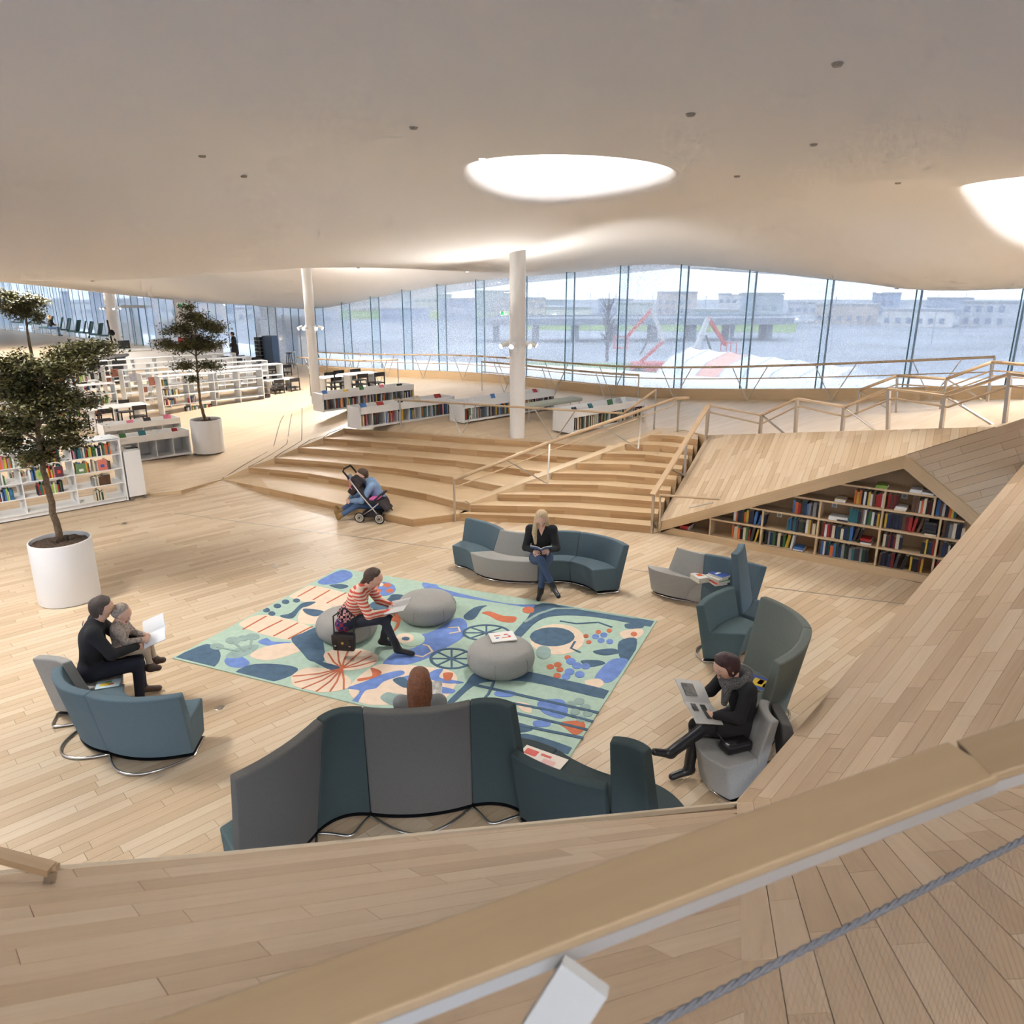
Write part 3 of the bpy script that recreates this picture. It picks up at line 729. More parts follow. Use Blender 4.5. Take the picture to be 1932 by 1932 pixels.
S0, S1_, S2, S3, S4 = 'standing on the bottom shelf of the triangular bookcase', 'standing on the second shelf of the triangular bookcase', 'standing on the third shelf of the triangular bookcase', 'standing on the fourth shelf of the triangular bookcase', 'lying on the top shelf of the triangular bookcase'
row(1.28, 1.76, 0, MIX, S0, seed=1, leanend=True); row(1.86, 2.32, 0, MIX, S0, seed=2, leanend=True); row(2.74, 3.46, 0, MIX, S0, seed=3); row(3.66, 4.02, 0, DARK, S0, seed=4, leanend=True); row(4.1, 4.28, 0, DARK, S0, seed=14); row(4.46, 4.75, 0, WARM, S0, seed=5)
row(1.28, 1.78, 1, MIX, S1_, seed=6, leanend=True); row(2.20, 2.64, 1, MIX, S1_, seed=7); row(2.74, 2.92, 1, WARM, S1_, seed=8); row(2.98, 3.36, 1, MIX, S1_, seed=9, leanend=True); row(3.68, 3.94, 1, DARK, S1_, seed=10); row(4.22, 4.38, 1, DARK, S1_, seed=15); row(4.46, 4.85, 1, DARK, S1_, seed=16)
row(2.26, 2.66, 2, MIX, S2, seed=11); row(3.14, 3.58, 2, MIX, S2, seed=12); row(3.66, 4.2, 2, DARK, S2, seed=13, leanend=True); row(4.46, 4.75, 2, MIX, S2, seed=17)
row(3.18, 3.58, 3, WARM, S3, seed=18); row(3.66, 3.78, 3, WARM, S3, seed=19); row(4.0, 4.28, 3, WARM, S3, seed=20)
row(4.33, 4.6, 3, MIX, S3, seed=23)
def flatpile(u, sh, cols, where, w=.16, d=.22, seed=0):
    R = random.Random(seed); z = SHZ[sh]
    for nb, c in enumerate(cols):
        t = R.uniform(.02, .035); p = bk(u + R.uniform(-.01, .01), .13, z)
        book((p[0] - w / 2 * bt[0], p[1] - w / 2 * bt[1], z + t / 2), t, d, w, BROT + R.uniform(-.05, .05), c, '%s book, %s from below, %s' % (PALN[c], ORD[nb], where), 'books ' + where, flat=True); z += t
flatpile(.42, 0, [5, 4, 4], 'lying flat at the left end of the triangular bookcase', seed=31); flatpile(2.44, 0, [8, 15], 'lying flat in the bottom middle of the triangular bookcase', seed=32)
flatpile(3.44, 1, [8, 1, 4], 'lying flat beside leaning books on the second shelf', seed=33); flatpile(2.92, 2, [8, 8], 'lying flat on the third shelf beside the socket', seed=34); flatpile(3.05, 2, [1, 8], 'lying flat in the middle of the third shelf', seed=35)
flatpile(4.30, 2, [7, 0, 1, 0, 3, 0, 1], 'in the tall flat stack on the third shelf', seed=36)
flatpile(3.86, 3, [7, 8], 'lying flat in the middle of the fourth shelf', seed=37); flatpile(2.98, 3, [8, 7], 'lying flat at the left of the fourth shelf', seed=38)
flatpile(3.55, 4, [17, 17], 'in the green pile on the top shelf', seed=39); flatpile(4.02, 4, [8, 8], 'in the white pile on the top shelf', seed=40); flatpile(4.2, 4, [8], 'alone at the right end of the top shelf', seed=41)
# ================================================================== COLUMNS
def column(x, y, r, label, lampz, lamps=True):
    z0 = zf(x, y) - .02; z1 = float(zc([(x, y)])[0]) + .06
    c = empty('column', (x, y, z0), 0, label, 'column')
    MB().cyl((0, 0, 0), (0, 0, z1 - z0), r, n=40, cap=False).build('shaft', WHITE2, c, smooth=True)
    if lampz:
        MB().lathe([(r, -.13), (r + .015, -.13), (r + .015, .13), (r, .13)], (0, 0, lampz - z0), 40).build('lamp_collar', WHITE, c)
        for a in (-2.6, -1.9, -.9, -.2, 2.2):
            sp = MB(); d = np.array([cos(a), sin(a), 0]); p = d * (r + .02) + np.array([0, 0, lampz - z0]); q = d * (r + .17) + np.array([0, 0, lampz - z0 + .06])
            sp.cyl(p, q, .015, n=8); o = sp.build('spot_arm', WHITE, c)
            hd = MB(); tip = q + d * .10 + np.array([0, 0, -.05]); hd.cyl(q - d * .05 + np.array([0, 0, .02]), tip, .045, .06, n=14); h = hd.build('spot_head', WHITE, o)
            MB().cyl(tip, tip + (tip - q) * .05, .052, n=14).build('spot_glass', mat('spot_glow', (255, 248, 236), .4, emit=18), h)
    return c
C1 = at(976, 823, .89); C2 = at(597, 757, .5)
column(C1[0], C1[1], .185, 'white round column rising beside the platform front railing', 3.05)
column(C2[0], C2[1], .165, 'white round column standing at the left end of the low shelves', 3.0)
C3 = azd(213, 600, 52); C4 = azd(352, 610, 46)
column(C3[0], C3[1], .33, 'distant white column with a lamp ring left of the small tree', 3.1)
column(C4[0], C4[1], .5, 'distant thick white column behind the small tree crown', 0)
for (x, y, z, tg, en) in ((C1[0], C1[1], 3.1, (2.5, 9.0, 0), 160), (C2[0], C2[1], 3.05, (-2.5, 9.5, 0), 520), (C2[0], C2[1], 3.05, (-12, 18, 0), 300)):
    d = unit(np.array(tg) - np.array((x, y, z))); p = np.array((x, y, z)) + np.array([d[0], d[1], 0]) * .55
    lamp('column_spot_lamp', 'SPOT', tuple(p), en, (1, .95, .88), .05, tg, 95, .6)
for (x, y, z, en) in ((C1[0], C1[1], 3.1, 230), (C2[0], C2[1], 3.05, 380), (C3[0], C3[1], 3.1, 260)):
    for dx, dy in ((-.45, -.3), (.45, .3)): lamp('column_up_lamp', 'SPOT', (x + dx, y + dy, z + .1), en, (1, .96, .9), .06, (x + dx * 6, y + dy * 6, z + 3), 150, .8)
# exit signs
GREEN = mat('exit_green', (40, 150, 96), .4, emit=.4)
def exit_sign(p, rz, label, s=1.0):
    o = empty('exit_sign', p, rz, label, 'exit sign'); MB().box((0, 0, 0), (.42 * s, .04, .2 * s)).build('case', WHITE, o)
    MB().box((-.0, -.023, 0), (.40 * s, .008, .17 * s)).build('green_panel', mat('exit_pale', (206, 232, 218), .4, emit=.3), o)
    MB().box((-.12 * s, -.03, 0), (.14 * s, .008, .14 * s)).build('running_figure', GREEN, o); MB().box((.09 * s, -.03, 0), (.18 * s, .008, .02 * s)).build('arrow', GREEN, o)
p = onv(962, 591, (C1[0] - .3, C1[1] - .1), (C1[0], C1[1] - .2)); exit_sign((C1[0] - .30, C1[1] - .1, p[2]), 0, 'small green exit sign on the column by the platform railing', .5)
p = azd(345, 576, 44); exit_sign(p, .4, 'green exit sign hanging above the small indoor tree', 1.3)
# ================================================================== RAILINGS
def railing(label, top, posts, struts=(), lower=None, wr=.025, flat=False, post_r=.016, group=None, mesh=False):
    """top: 3-D points of the handrail; posts/struts: pairs of 3-D points"""
    o = empty('railing', top[0], 0, label, 'railing', group); o.location = (0, 0, 0)
    for i in range(len(top) - 1):
        b = MB()
        if flat: b.bar(top[i], top[i + 1], .10, .035)
        else: b.cyl(top[i], top[i + 1], wr, n=10)
        b.build('handrail', RAILW, o, smooth=not flat, tone=.3)
    for (p, q) in posts: MB().bar(p, q, post_r * 2, post_r * 2).build('post', STEEL, o)
    for (p, q) in struts: MB().cyl(p, q, post_r * .8, n=8).build('strut', STEEL, o)
    for lo in (lower or []):
        for i in range(len(lo) - 1): MB().cyl(lo[i], lo[i + 1], .014 if not flat else .018, n=8).build('lower_rail', RAILW, o, tone=.3)
    return o
def path_rail(label, sA, sB, off, h, n, lower=(.62,), vee=True, ends=True):
    ss = np.linspace(sA, sB, 2 * n + 1); base = [wp(s, off) for s in ss]; base = [np.array([p[0], p[1], zf(p[0], p[1])]) for p in base]
    top = [p + np.array([0, 0, h]) for p in base]; up = np.array([0, 0, 1])
    struts = []
    for i in range(1, 2 * n, 2): struts += [(base[i], top[i] * .55 + top[i - 1] * .45), (base[i], top[i] * .55 + top[i + 1] * .45)]
    posts = [(base[0], top[0]), (base[-1], top[-1])] if ends else []
    return railing(label, top, posts, struts, [[b + up * k for b in base] for k in lower], wr=.03)
path_rail('long railing along the window wall with steel V struts', 31.0, 3.5, 1.75, .95, 12)
path_rail('railing beside the window ramp behind the low white bookshelves', 29.5, 22.5, 3.4, .95, 3)
path_rail('middle ramp railing near the windows, right of the white column', 17.8, 11.6, 3.6, .95, 3)
# front railing of the platform
up = np.array([0, 0, 1.])
pf = lambda x, y, z: at(x, y, z)
g0 = at(757, 812, .87); g1 = at(870, 822, .87); g2 = at(1045, 834, .87); g3 = at(1170, 842, .90); g4 = strB + np.array([-.1, .25, .0])
tA = onv(745, 754, g0, g3); tB = onv(1176, 780, g0, g3); tC = np.array([g4[0], g4[1], TOPZ + .92]); tD = at(1350, 752, TOPZ + .92)
railing('platform front railing with V struts standing on the top amphitheatre step', [tA, tB, tC], [(g0, onv(754, 755, g0, g3)), (g4, tC)],
        [(g1, onv(846, 760, g0, g3)), (g1, onv(898, 764, g0, g3)), (g2, onv(1008, 770, g0, g3)), (g2, onv(1085, 775, g0, g3))])
# stair railings
def rr(px, py, P, Q): return onv(px, py, P, Q)
s0_ = at(858, 984, 0); s1_ = at(1033, 913, .62); s2_ = at(1204, 847, 1.16); s3_ = at(1278, 815, TOPZ)
P_, Q_ = s0_, s3_
railing('left stair railing with double oak rails between steps and staircase', [rr(857, 905, P_, Q_), rr(1033, 836, P_, Q_), rr(1272, 752, P_, Q_), rr(1300, 751, P_, Q_)],
        [(s0_, rr(857, 904, P_, Q_)), (s1_, rr(1037, 836, P_, Q_)), (s2_, rr(1211, 776, P_, Q_)), (s3_, rr(1281, 750, P_, Q_))],
        [(s1_, rr(955, 868, P_, Q_)), (s2_, rr(1133, 802, P_, Q_))], [[rr(859, 919, P_, Q_), rr(1036, 851, P_, Q_), rr(1275, 763, P_, Q_)]], wr=.036)
r0_ = at(1230, 1006, 0); r1_ = at(1291, 897, .80); r2_ = at(1332, 828, 1.32)
P_, Q_ = r0_, r2_
railing('right stair railing with a broad flat oak handrail beside the tilted face', [rr(1231, 934, P_, Q_), rr(1337, 764, P_, Q_)],
        [(r0_, rr(1233, 934, P_, Q_)), (r1_, rr(1295, 833, P_, Q_)), (r2_, rr(1335, 768, P_, Q_))], [(r1_, rr(1266, 885, P_, Q_))], flat=True, post_r=.022)
railing('short low guard rail at the left corner of the triangular bookcase', [at(1245, 934, .80), onv(1357, 942, (2.75, 13.0), (4.6, 11.75))],
        [(at(1245, 1005, .0), at(1245, 934, .80))], [(at(1245, 1000, .03), at(1232, 985, .1)), (onv(1345, 948, (2.75, 13.0), (4.6, 11.75)), onv(1300, 958, (2.75, 13.0), (4.6, 11.75)))], wr=.02)
# zig-zag railing above the tilted face
tp = unit(np.array([RGs[0] - TL[0], RGs[1] - TL[1], 0])); off = np.array([-tp[1], tp[0], 0]) * .22
if off[1] < 0: off = -off
P_, Q_ = TL + off, RGs + off
zz_ = [(1337, 765), (1437, 783), (1504, 752), (1593, 768), (1677, 734), (1784, 747), (1906, 705), (1990, 716)]
tops = [rr(a, b, P_, Q_) for a, b in zz_]
bx = [(1332, 828), (1433, 826), (1500, 823), (1588, 820), (1675, 817), (1775, 813), (1894, 810)]
posts = [(rr(a, b, P_, Q_), rr(c[0], c[1], P_, Q_)) for (a, b), c in zip(bx, zz_)]
struts = [(rr(1487, 824, P_, Q_), tops[1]), (rr(1660, 818, P_, Q_), tops[3]), (rr(1883, 808, P_, Q_), tops[5])]
lw = [(1340, 778), (1430, 798), (1440, 798), (1500, 768), (1510, 767), (1588, 784), (1598, 786), (1680, 753), (1690, 752), (1778, 766), (1788, 768), (1906, 728), (1990, 742)]
railing('stepped zigzag oak railing above the tilted face and the triangular bookcase', tops, posts, struts, [[rr(a, b, P_, Q_) for a, b in lw]], flat=True, post_r=.026)
P_, Q_ = TL + off * 13, RGs + off * 13
z8 = [(1622, 736), (1693, 709), (1786, 715), (1872, 683), (1990, 692)]
b8 = [(1615, 792), (1690, 780), (1772, 782), (1863, 757)]
railing('far stepped railing in front of the rightmost windows', [rr(a, b, P_, Q_) for a, b in z8], [(rr(a, b, P_, Q_), rr(c[0], c[1], P_, Q_)) for (a, b), c in zip(b8, z8)], [(rr(1682, 776, P_, Q_), rr(1622, 738, P_, Q_)), (rr(1855, 755, P_, Q_), rr(1786, 716, P_, Q_))],
        [[rr(a, b + 16, P_, Q_) for a, b in z8], [rr(a, b + 26, P_, Q_) for a, b in z8]], wr=.03, post_r=.018)
# foreground handrail
RAILN_SHADED = wood('near_handrail_oak_shaded', (158, 138, 110), (136, 114, 86), .5)  # handrail oak darkened, the dim light up close is in its colour
h0 = np.array([-.62, .47, 3.42]); 
HA = at(425, 1962, 3.52); HB = at(1836, 1440, 3.58); HC = at(2060, 1368, 3.66)
HA = HA + (HA - HB) * .25
o = empty('railing', (0, 0, 0), 0, 'broad oak handrail crossing the foreground with rope and wire net', 'railing')
sd = unit(np.cross(HB - HA, up)); wdt = .105
for a, c, tn in ((HA, HB, .35), (HB, HC, .55)):
    MB().bar(a + up * .004, c + up * .004, wdt, .018).build('handrail', RAILN_SHADED, o, tone=tn, bevel=.003)
    dv = unit(c - a); MB().bar(a - up * .017, c - up * .017, wdt * .97, .022).build('steel_flat', mat('pale_steel', (196, 192, 186), .4, .6), o)
pa = HA + (HB - HA) * ((1105 - 560) / (1836 - 560) * .8 + .2) - up * .03
pa = at(1105, 1840, 3.52); MB().bar(pa, pa + np.array([-.26, -.04, -.5]), .022, .07, up=(1, -.3, 0)).build('post', mat('white_steel', (170, 168, 164), .35), o)
ra = at(1180, 1960, 3.05); rb = at(1985, 1557, 3.05)
rp = [ra + (rb - ra) * t for t in np.linspace(0, 1, 160)]
rd = unit(rb - ra); n1 = unit(np.cross(rd, up)); n2 = np.cross(n1, rd)
rope = MB()
for k in range(3):
    rope.tube([p + (n1 * cos(i * .55 + k * 2.094) + n2 * sin(i * .55 + k * 2.094)) * .0042 for i, p in enumerate(rp)], .0046, 6)
rope.build('rope', mat('grey_rope', (104, 104, 108), .8, noise=.2, nscale=300), o, smooth=True)
net = MB(); dn = unit(np.array([.10, -.16, -1.0])); Ln = np.linalg.norm(rb - ra)
for i in range(-20, 60):
    for sg in (1, -1):
        a = ra + rd * (i * .02); p = []; 
        q = a + (dn * .6 + rd * sg * .24); net.cyl(a, q, .0004, n=3, cap=False)
nt_ = net.build('wire_net', mat('net_wire', (176, 168, 158), .4, .5), o); nt_['kind'] = 'stuff'
# handrail tip at the far left of the front bank
q0 = hit(-30, 1606, E0 + NL * .10, NL); q1 = hit(98, 1640, E0 + NL * .06, NL)
o = empty('railing', (0, 0, 0), 0, 'handrail end with bracket at the lower left pit edge', 'railing')
MB().bar(q0, q1, .05, .03).build('handrail', RAILW, o, tone=.55); MB().bar(q1, hit(106, 1631, E0 + NL * .07, NL), .03, .02).build('handrail_tip', RAILW, o, tone=.6)
MB().bar(q1 - NL * .01, q1 - NL * .06, .03, .03).build('bracket', STEEL, o)
# ================================================================== RUG
def rc(cx, cy): return at(280 + .5176 * cx, 1050 + .5176 * cy, .016)
rugc = [at(325, 1243), at(640, 1073), at(1240, 1172), at(1075, 1430)]
RUG = MB().prism([(p[0], p[1]) for p in rugc], .001, .014).build('rug', mat('rug_mint', (184, 208, 188), .95, noise=.06, nscale=14, bump=.3, bscale=350), bevel=.004, label='large illustrated rug in mint, blue, navy, orange and cream under the poufs', cat='rug')
RC = {'N': mat('rug_navy', (82, 108, 130), .95, noise=.14, nscale=10, bump=.3, bscale=350), 'B': mat('rug_blue', (118, 146, 208), .95, noise=.12, nscale=10, bump=.3, bscale=350), 'O': mat('rug_orange', (206, 116, 82), .95, noise=.08, nscale=10), 'P': mat('rug_cream', (238, 214, 188), .95, noise=.05, nscale=10), 'S': mat('rug_sage', (152, 174, 166), .95, noise=.1, nscale=10), 'M': mat('rug_mint2', (190, 214, 190), .95)}
RZ = [0]
RUGHP = [(a, b, c - .03) for a, b, c in halfplanes([(p[0], p[1]) for p in rugc])]
def patch(pts, col, smooth=True):
    n = len(pts)
    if smooth and n > 3:   # round the outline
        q = []
        for i in range(n):
            a, b, c, d = [np.array(pts[(i + k) % n], float) for k in (-1, 0, 1, 2)]
            for t in (0, .25, .5, .75):
                q.append(.5 * (2 * b + (c - a) * t + (2 * a - 5 * b + 4 * c - d) * t * t + (3 * b - a - 3 * c + d) * t ** 3))
        pts = q
    P = clip([tuple(rc(*p)[:2]) for p in pts], RUGHP); RZ[0] += 1; zt = .0155 + .00004 * RZ[0]
    MB().prism([(p[0], p[1]) for p in P], .012, zt).build({'N': 'navy', 'B': 'blue', 'O': 'orange', 'P': 'cream', 'S': 'sage', 'M': 'mint'}[col] + '_motif', RC[col], RUG)
def disc(x, y, rx, ry, col, n=18): patch([(x + rx * cos(2 * pi * i / n), y + ry * sin(2 * pi * i / n)) for i in range(n)], col, False)
def stroke(pts, w, col):
    P = [np.array(rc(*p)[:2]) for p in pts]; l, r = [], []
    for i in range(len(P)):
        d = unit(P[min(i + 1, len(P) - 1)] - P[max(i - 1, 0)]); m_ = np.array([-d[1], d[0]]) * w / 2; l.append(P[i] + m_); r.append(P[i] - m_)
    RZ[0] += 1; zt = .0155 + .00004 * RZ[0]; b = MB()
    for i in range(len(P) - 1): b.prism([tuple(l[i]), tuple(l[i + 1]), tuple(r[i + 1]), tuple(r[i])], .012, zt)
    b.build({'N': 'navy', 'O': 'orange', 'P': 'cream', 'S': 'sage', 'B': 'blue', 'M': 'mint'}[col] + '_line', RC[col], RUG)
for col, pts in [('P', [(330, 250), (430, 212), (600, 262), (520, 305)]), ('P', [(515, 148), (590, 105), (760, 150), (700, 185)]), ('P', [(545, 235), (580, 170), (670, 180), (625, 242)]),
 ('N', [(90, 378), (190, 325), (230, 322), (262, 350), (252, 390), (205, 412)]), ('N', [(312, 432), (370, 395), (470, 392), (545, 408), (505, 440), (410, 460)]), ('B', [(278, 375), (320, 358), (350, 370), (370, 390), (335, 405), (290, 398)]),
 ('B', [(400, 312), (430, 297), (455, 310), (518, 312), (500, 328), (440, 325)]), ('P', [(370, 362), (420, 330), (520, 315), (565, 335), (540, 350), (440, 378)]), ('S', [(280, 365), (330, 330), (400, 322), (385, 345), (330, 368)]),
 ('N', [(565, 190), (625, 195), (640, 205), (610, 218), (575, 208)]), ('N', [(480, 215), (520, 205), (560, 170), (610, 165), (585, 180), (555, 190), (530, 222), (500, 225)]),
 ('B', [(617, 92), (650, 72), (700, 50), (735, 55), (742, 75), (700, 95), (640, 102)]), ('N', [(660, 105), (700, 100), (730, 108), (700, 118)]), ('N', [(805, 180), (830, 160), (870, 155), (890, 138), (935, 142), (942, 160), (905, 185), (850, 200)]),
 ('B', [(1000, 95), (1050, 100), (1080, 120), (1300, 170), (1420, 175), (1390, 185), (1250, 165), (1060, 135), (1010, 118)]), ('O', [(1215, 205), (1245, 200), (1290, 215), (1340, 220), (1330, 240), (1280, 235), (1240, 215)]), ('N', [(1150, 215), (1190, 185), (1235, 178), (1215, 190), (1190, 225), (1160, 230)]),
 ('N', [(1435, 170), (1640, 203), (1855, 238), (1848, 258), (1640, 222), (1500, 215), (1420, 235), (1350, 300), (1320, 295), (1380, 225)]), ('N', [(1620, 345), (1690, 335), (1720, 350), (1660, 360)]), ('N', [(1575, 380), (1640, 378), (1665, 390), (1610, 402)]),
 ('P', [(1720, 275), (1790, 262), (1805, 280), (1775, 300), (1735, 300)]), ('N', [(1740, 245), (1800, 245), (1800, 260), (1745, 262)]), ('N', [(1715, 310), (1780, 300), (1760, 380), (1720, 370)]), ('B', [(1690, 375), (1750, 380), (1690, 455), (1630, 450), (1640, 420)]), ('P', [(1590, 455), (1640, 445), (1660, 465), (1620, 485)]),
 ('N', [(520, 300), (560, 280), (620, 260), (640, 330), (640, 380), (590, 380), (560, 350)]), ('B', [(855, 390), (900, 350), (975, 330), (985, 290), (1040, 270), (1120, 225), (1160, 240), (1150, 290), (1090, 330), (1040, 360), (960, 390), (900, 395)]),
 ('O', [(870, 230), (900, 195), (920, 200), (915, 250), (890, 275), (905, 240)]), ('P', [(640, 355), (700, 335), (790, 340), (838, 365), (810, 400), (720, 415), (660, 395)]), ('P', [(520, 440), (580, 405), (680, 415), (735, 445), (725, 480), (640, 495), (550, 488)]),
 ('N', [(590, 374), (650, 388), (705, 404), (704, 420), (660, 412)]), ('P', [(730, 480), (820, 400), (900, 395), (1000, 400), (1110, 420), (1120, 470), (1050, 535), (900, 540), (780, 535)]), ('B', [(725, 480), (790, 455), (850, 430), (920, 415), (930, 430), (860, 455), (830, 480), (790, 490), (760, 535), (740, 530), (770, 490)]),
 ('O', [(810, 405), (850, 420), (830, 440), (770, 455), (765, 445), (815, 435)]), ('B', [(900, 450), (980, 430), (1010, 460), (1115, 485), (1090, 500), (1000, 490), (950, 480)]), ('N', [(890, 450), (930, 440), (955, 470), (930, 478)]), ('S', [(845, 515), (870, 495), (900, 500), (935, 505), (925, 540), (880, 540)]),
 ('B', [(1015, 440), (1040, 415), (1075, 410), (1060, 440), (1110, 450), (1150, 460), (1080, 462)]), ('O', [(1075, 425), (1110, 425), (1100, 450), (1080, 450)]), ('N', [(1090, 530), (1150, 470), (1200, 420), (1350, 415), (1520, 450), (1680, 490), (1670, 520), (1400, 458), (1250, 455), (1180, 475), (1110, 535)]),
 ('O', [(1495, 605), (1580, 600), (1590, 630), (1555, 650), (1520, 625)]), ('B', [(1420, 530), (1500, 520), (1530, 550), (1510, 590), (1440, 570)]), ('P', [(1340, 530), (1390, 540), (1395, 570), (1360, 560)]), ('N', [(1345, 655), (1400, 650), (1560, 705), (1525, 735), (1380, 700)]), ('B', [(1405, 600), (1460, 598), (1462, 618), (1410, 620)]), ('N', [(1335, 605), (1380, 615), (1400, 632), (1350, 640)])]:
    patch(pts, col)
for x, y, rx, ry, col in [(250, 328, 26, 12, 'S'), (308, 306, 28, 13, 'S'), (380, 292, 26, 12, 'S'), (345, 298, 20, 10, 'S'), (430, 195, 13, 8, 'N'), (470, 180, 14, 8, 'N'), (500, 165, 14, 8, 'N'), (540, 160, 13, 7, 'N'), (450, 208, 13, 8, 'N'), (850, 118, 52, 26, 'B'), (870, 105, 14, 8, 'O'), (835, 125, 14, 8, 'O'), (880, 125, 13, 8, 'O'), (822, 110, 13, 7, 'O'), (845, 102, 12, 7, 'P'), (1385, 195, 22, 12, 'O'), (1490, 302, 100, 56, 'P'), (1472, 293, 82, 35, 'N'),
  (1595, 290, 10, 7, 'O'), (1640, 275, 10, 7, 'O'), (1680, 270, 10, 7, 'O'), (1605, 312, 10, 7, 'O'), (1630, 292, 13, 9, 'B'), (1660, 286, 13, 9, 'B'), (1650, 306, 13, 9, 'B'), (1682, 310, 13, 9, 'B'), (1465, 402, 14, 9, 'O'), (1492, 394, 14, 9, 'O'), (1500, 412, 13, 9, 'O'), (1528, 368, 12, 8, 'O'), (1490, 434, 14, 9, 'O'), (1540, 382, 18, 12, 'B'), (1562, 398, 18, 12, 'B'), (1535, 420, 18, 12, 'B'), (1572, 430, 18, 12, 'B'), (1594, 400, 16, 11, 'B'), (1522, 438, 16, 11, 'B'),
  (960, 302, 48, 26, 'M'), (935, 298, 34, 18, 'P'), (938, 300, 15, 7, 'N'), (1540, 540, 20, 13, 'S'), (1570, 528, 20, 12, 'S'), (1592, 550, 20, 13, 'S'), (1555, 566, 18, 12, 'S'), (1602, 572, 18, 12, 'S'), (1578, 592, 18, 12, 'S'), (1770, 283, 12, 8, 'O'), (1300, 500, 40, 12, 'B'), (1440, 350, 28, 24, 'S')]:
    disc(x, y, rx, ry, col)
for pts in ([(345, 265), (430, 217)], [(400, 276), (488, 232)], [(456, 290), (545, 242)], [(510, 300), (598, 254)], [(545, 146), (610, 110)], [(600, 158), (662, 122)], [(650, 170), (720, 132)]): stroke(pts, .025, 'O')
for e in ((655, 352), (690, 340), (730, 338), (775, 345), (815, 362), (832, 380), (525, 437), (532, 460), (560, 482), (612, 492), (662, 492), (712, 484)):
    m_ = ((705 + e[0]) / 2 + (4 if e[1] > 400 else -4), (408 + e[1]) / 2 + 5); stroke([(705, 408), m_, e], .022, 'O')
for cx, cy, rx, ry in ((1232, 278, 83, 28), (1105, 372, 76, 36)):
    stroke([(cx + rx * cos(a), cy + ry * sin(a)) for a in np.linspace(0, 2 * pi, 33)], .035, 'N')
    for a in np.linspace(0, pi, 4, endpoint=False): stroke([(cx + rx * cos(a), cy + ry * sin(a)), (cx, cy), (cx - rx * cos(a), cy - ry * sin(a))], .025, 'N')
for pts, w, col in (([(935, 355), (1000, 366), (1035, 347), (1020, 326), (1000, 321)], .03, 'P'), ([(1090, 260), (1130, 258), (1136, 274), (1096, 281)], .03, 'P'), ([(1370, 240), (1420, 210), (1480, 190), (1560, 190), (1650, 205), (1780, 225)], .05, 'S'),
   ([(1190, 468), (1420, 520), (1640, 570)], .045, 'N'), ([(1300, 530), (1460, 560), (1620, 602)], .04, 'N'), ([(1335, 570), (1600, 632)], .04, 'N'), ([(1340, 612), (1585, 662)], .04, 'N'), ([(1555, 310), (1540, 335), (1575, 350)], .03, 'N'), ([(250, 330), (330, 345)], .03, 'S'), ([(308, 310), (350, 345)], .03, 'S'), ([(378, 295), (370, 335)], .03, 'S'), ([(1500, 235), (1560, 245), (1640, 240), (1690, 258)], .03, 'N'), ([(1260, 455), (1240, 500), (1200, 545)], .03, 'N')):
    stroke(pts, w, col)
# ================================================================== POUFS
GREY = mat('grey_wool', (168, 165, 158), .95, noise=.05, nscale=60, bump=.35, bscale=420)
def pouf(p, r, h, label):
    o = empty('pouf', (p[0], p[1], .016), RNG.random(), label, 'pouf', 'round grey poufs on the rug'); prof = []
    for i in range(25):
        a = -pi / 2 + pi * i / 24; prof.append((max(.001, (r - .17) * min(1, 1) + .17 * (abs(cos(a)) ** .75) if abs(sin(a)) < .999 else .001), h / 2 + h / 2 * np.sign(sin(a)) * abs(sin(a)) ** .8))
    prof = [(.001, .0), (r * .62, .0), (r * .68, .008)] + [(r * .70 + r * .30 * sin(t), h * .45 - h * .45 * cos(t) * (1 if t < pi / 2 else 1.0)) for t in np.linspace(.2, pi * .90, 26)] + [(r * .66, h * .925), (r * .45, h * .965), (r * .2, h * .99), (.001, h)]
    MB().lathe(prof, n=48).build('cushion', GREY, o, smooth=True)
    for k in range(6):
        a = k * pi / 3; sm = [((r * .70 + r * .301 * sin(t)) * cos(a), (r * .70 + r * .301 * sin(t)) * sin(a), h * .45 - h * .45 * cos(t)) for t in np.linspace(.3, 2.2, 14)]
        MB().tube(sm, .003, 5).build('seam', mat('seam_grey', (140, 137, 130), .9), o)
    MB().lathe([(r * .6, -.003), (r * .72, 0), (r * .72, .012)], n=40).build('base_disc', BLACK, o)
    return o
PF1 = at(656, 1200); PF2 = at(806, 1166); PF3 = at(945, 1262)
pouf(PF1, .40, .335, 'grey round pouf the woman in the striped cardigan sits on'); pouf(PF2, .405, .335, 'empty grey round pouf at the back of the rug'); pouf(PF3, .405, .335, 'grey round pouf with an open picture book on top')
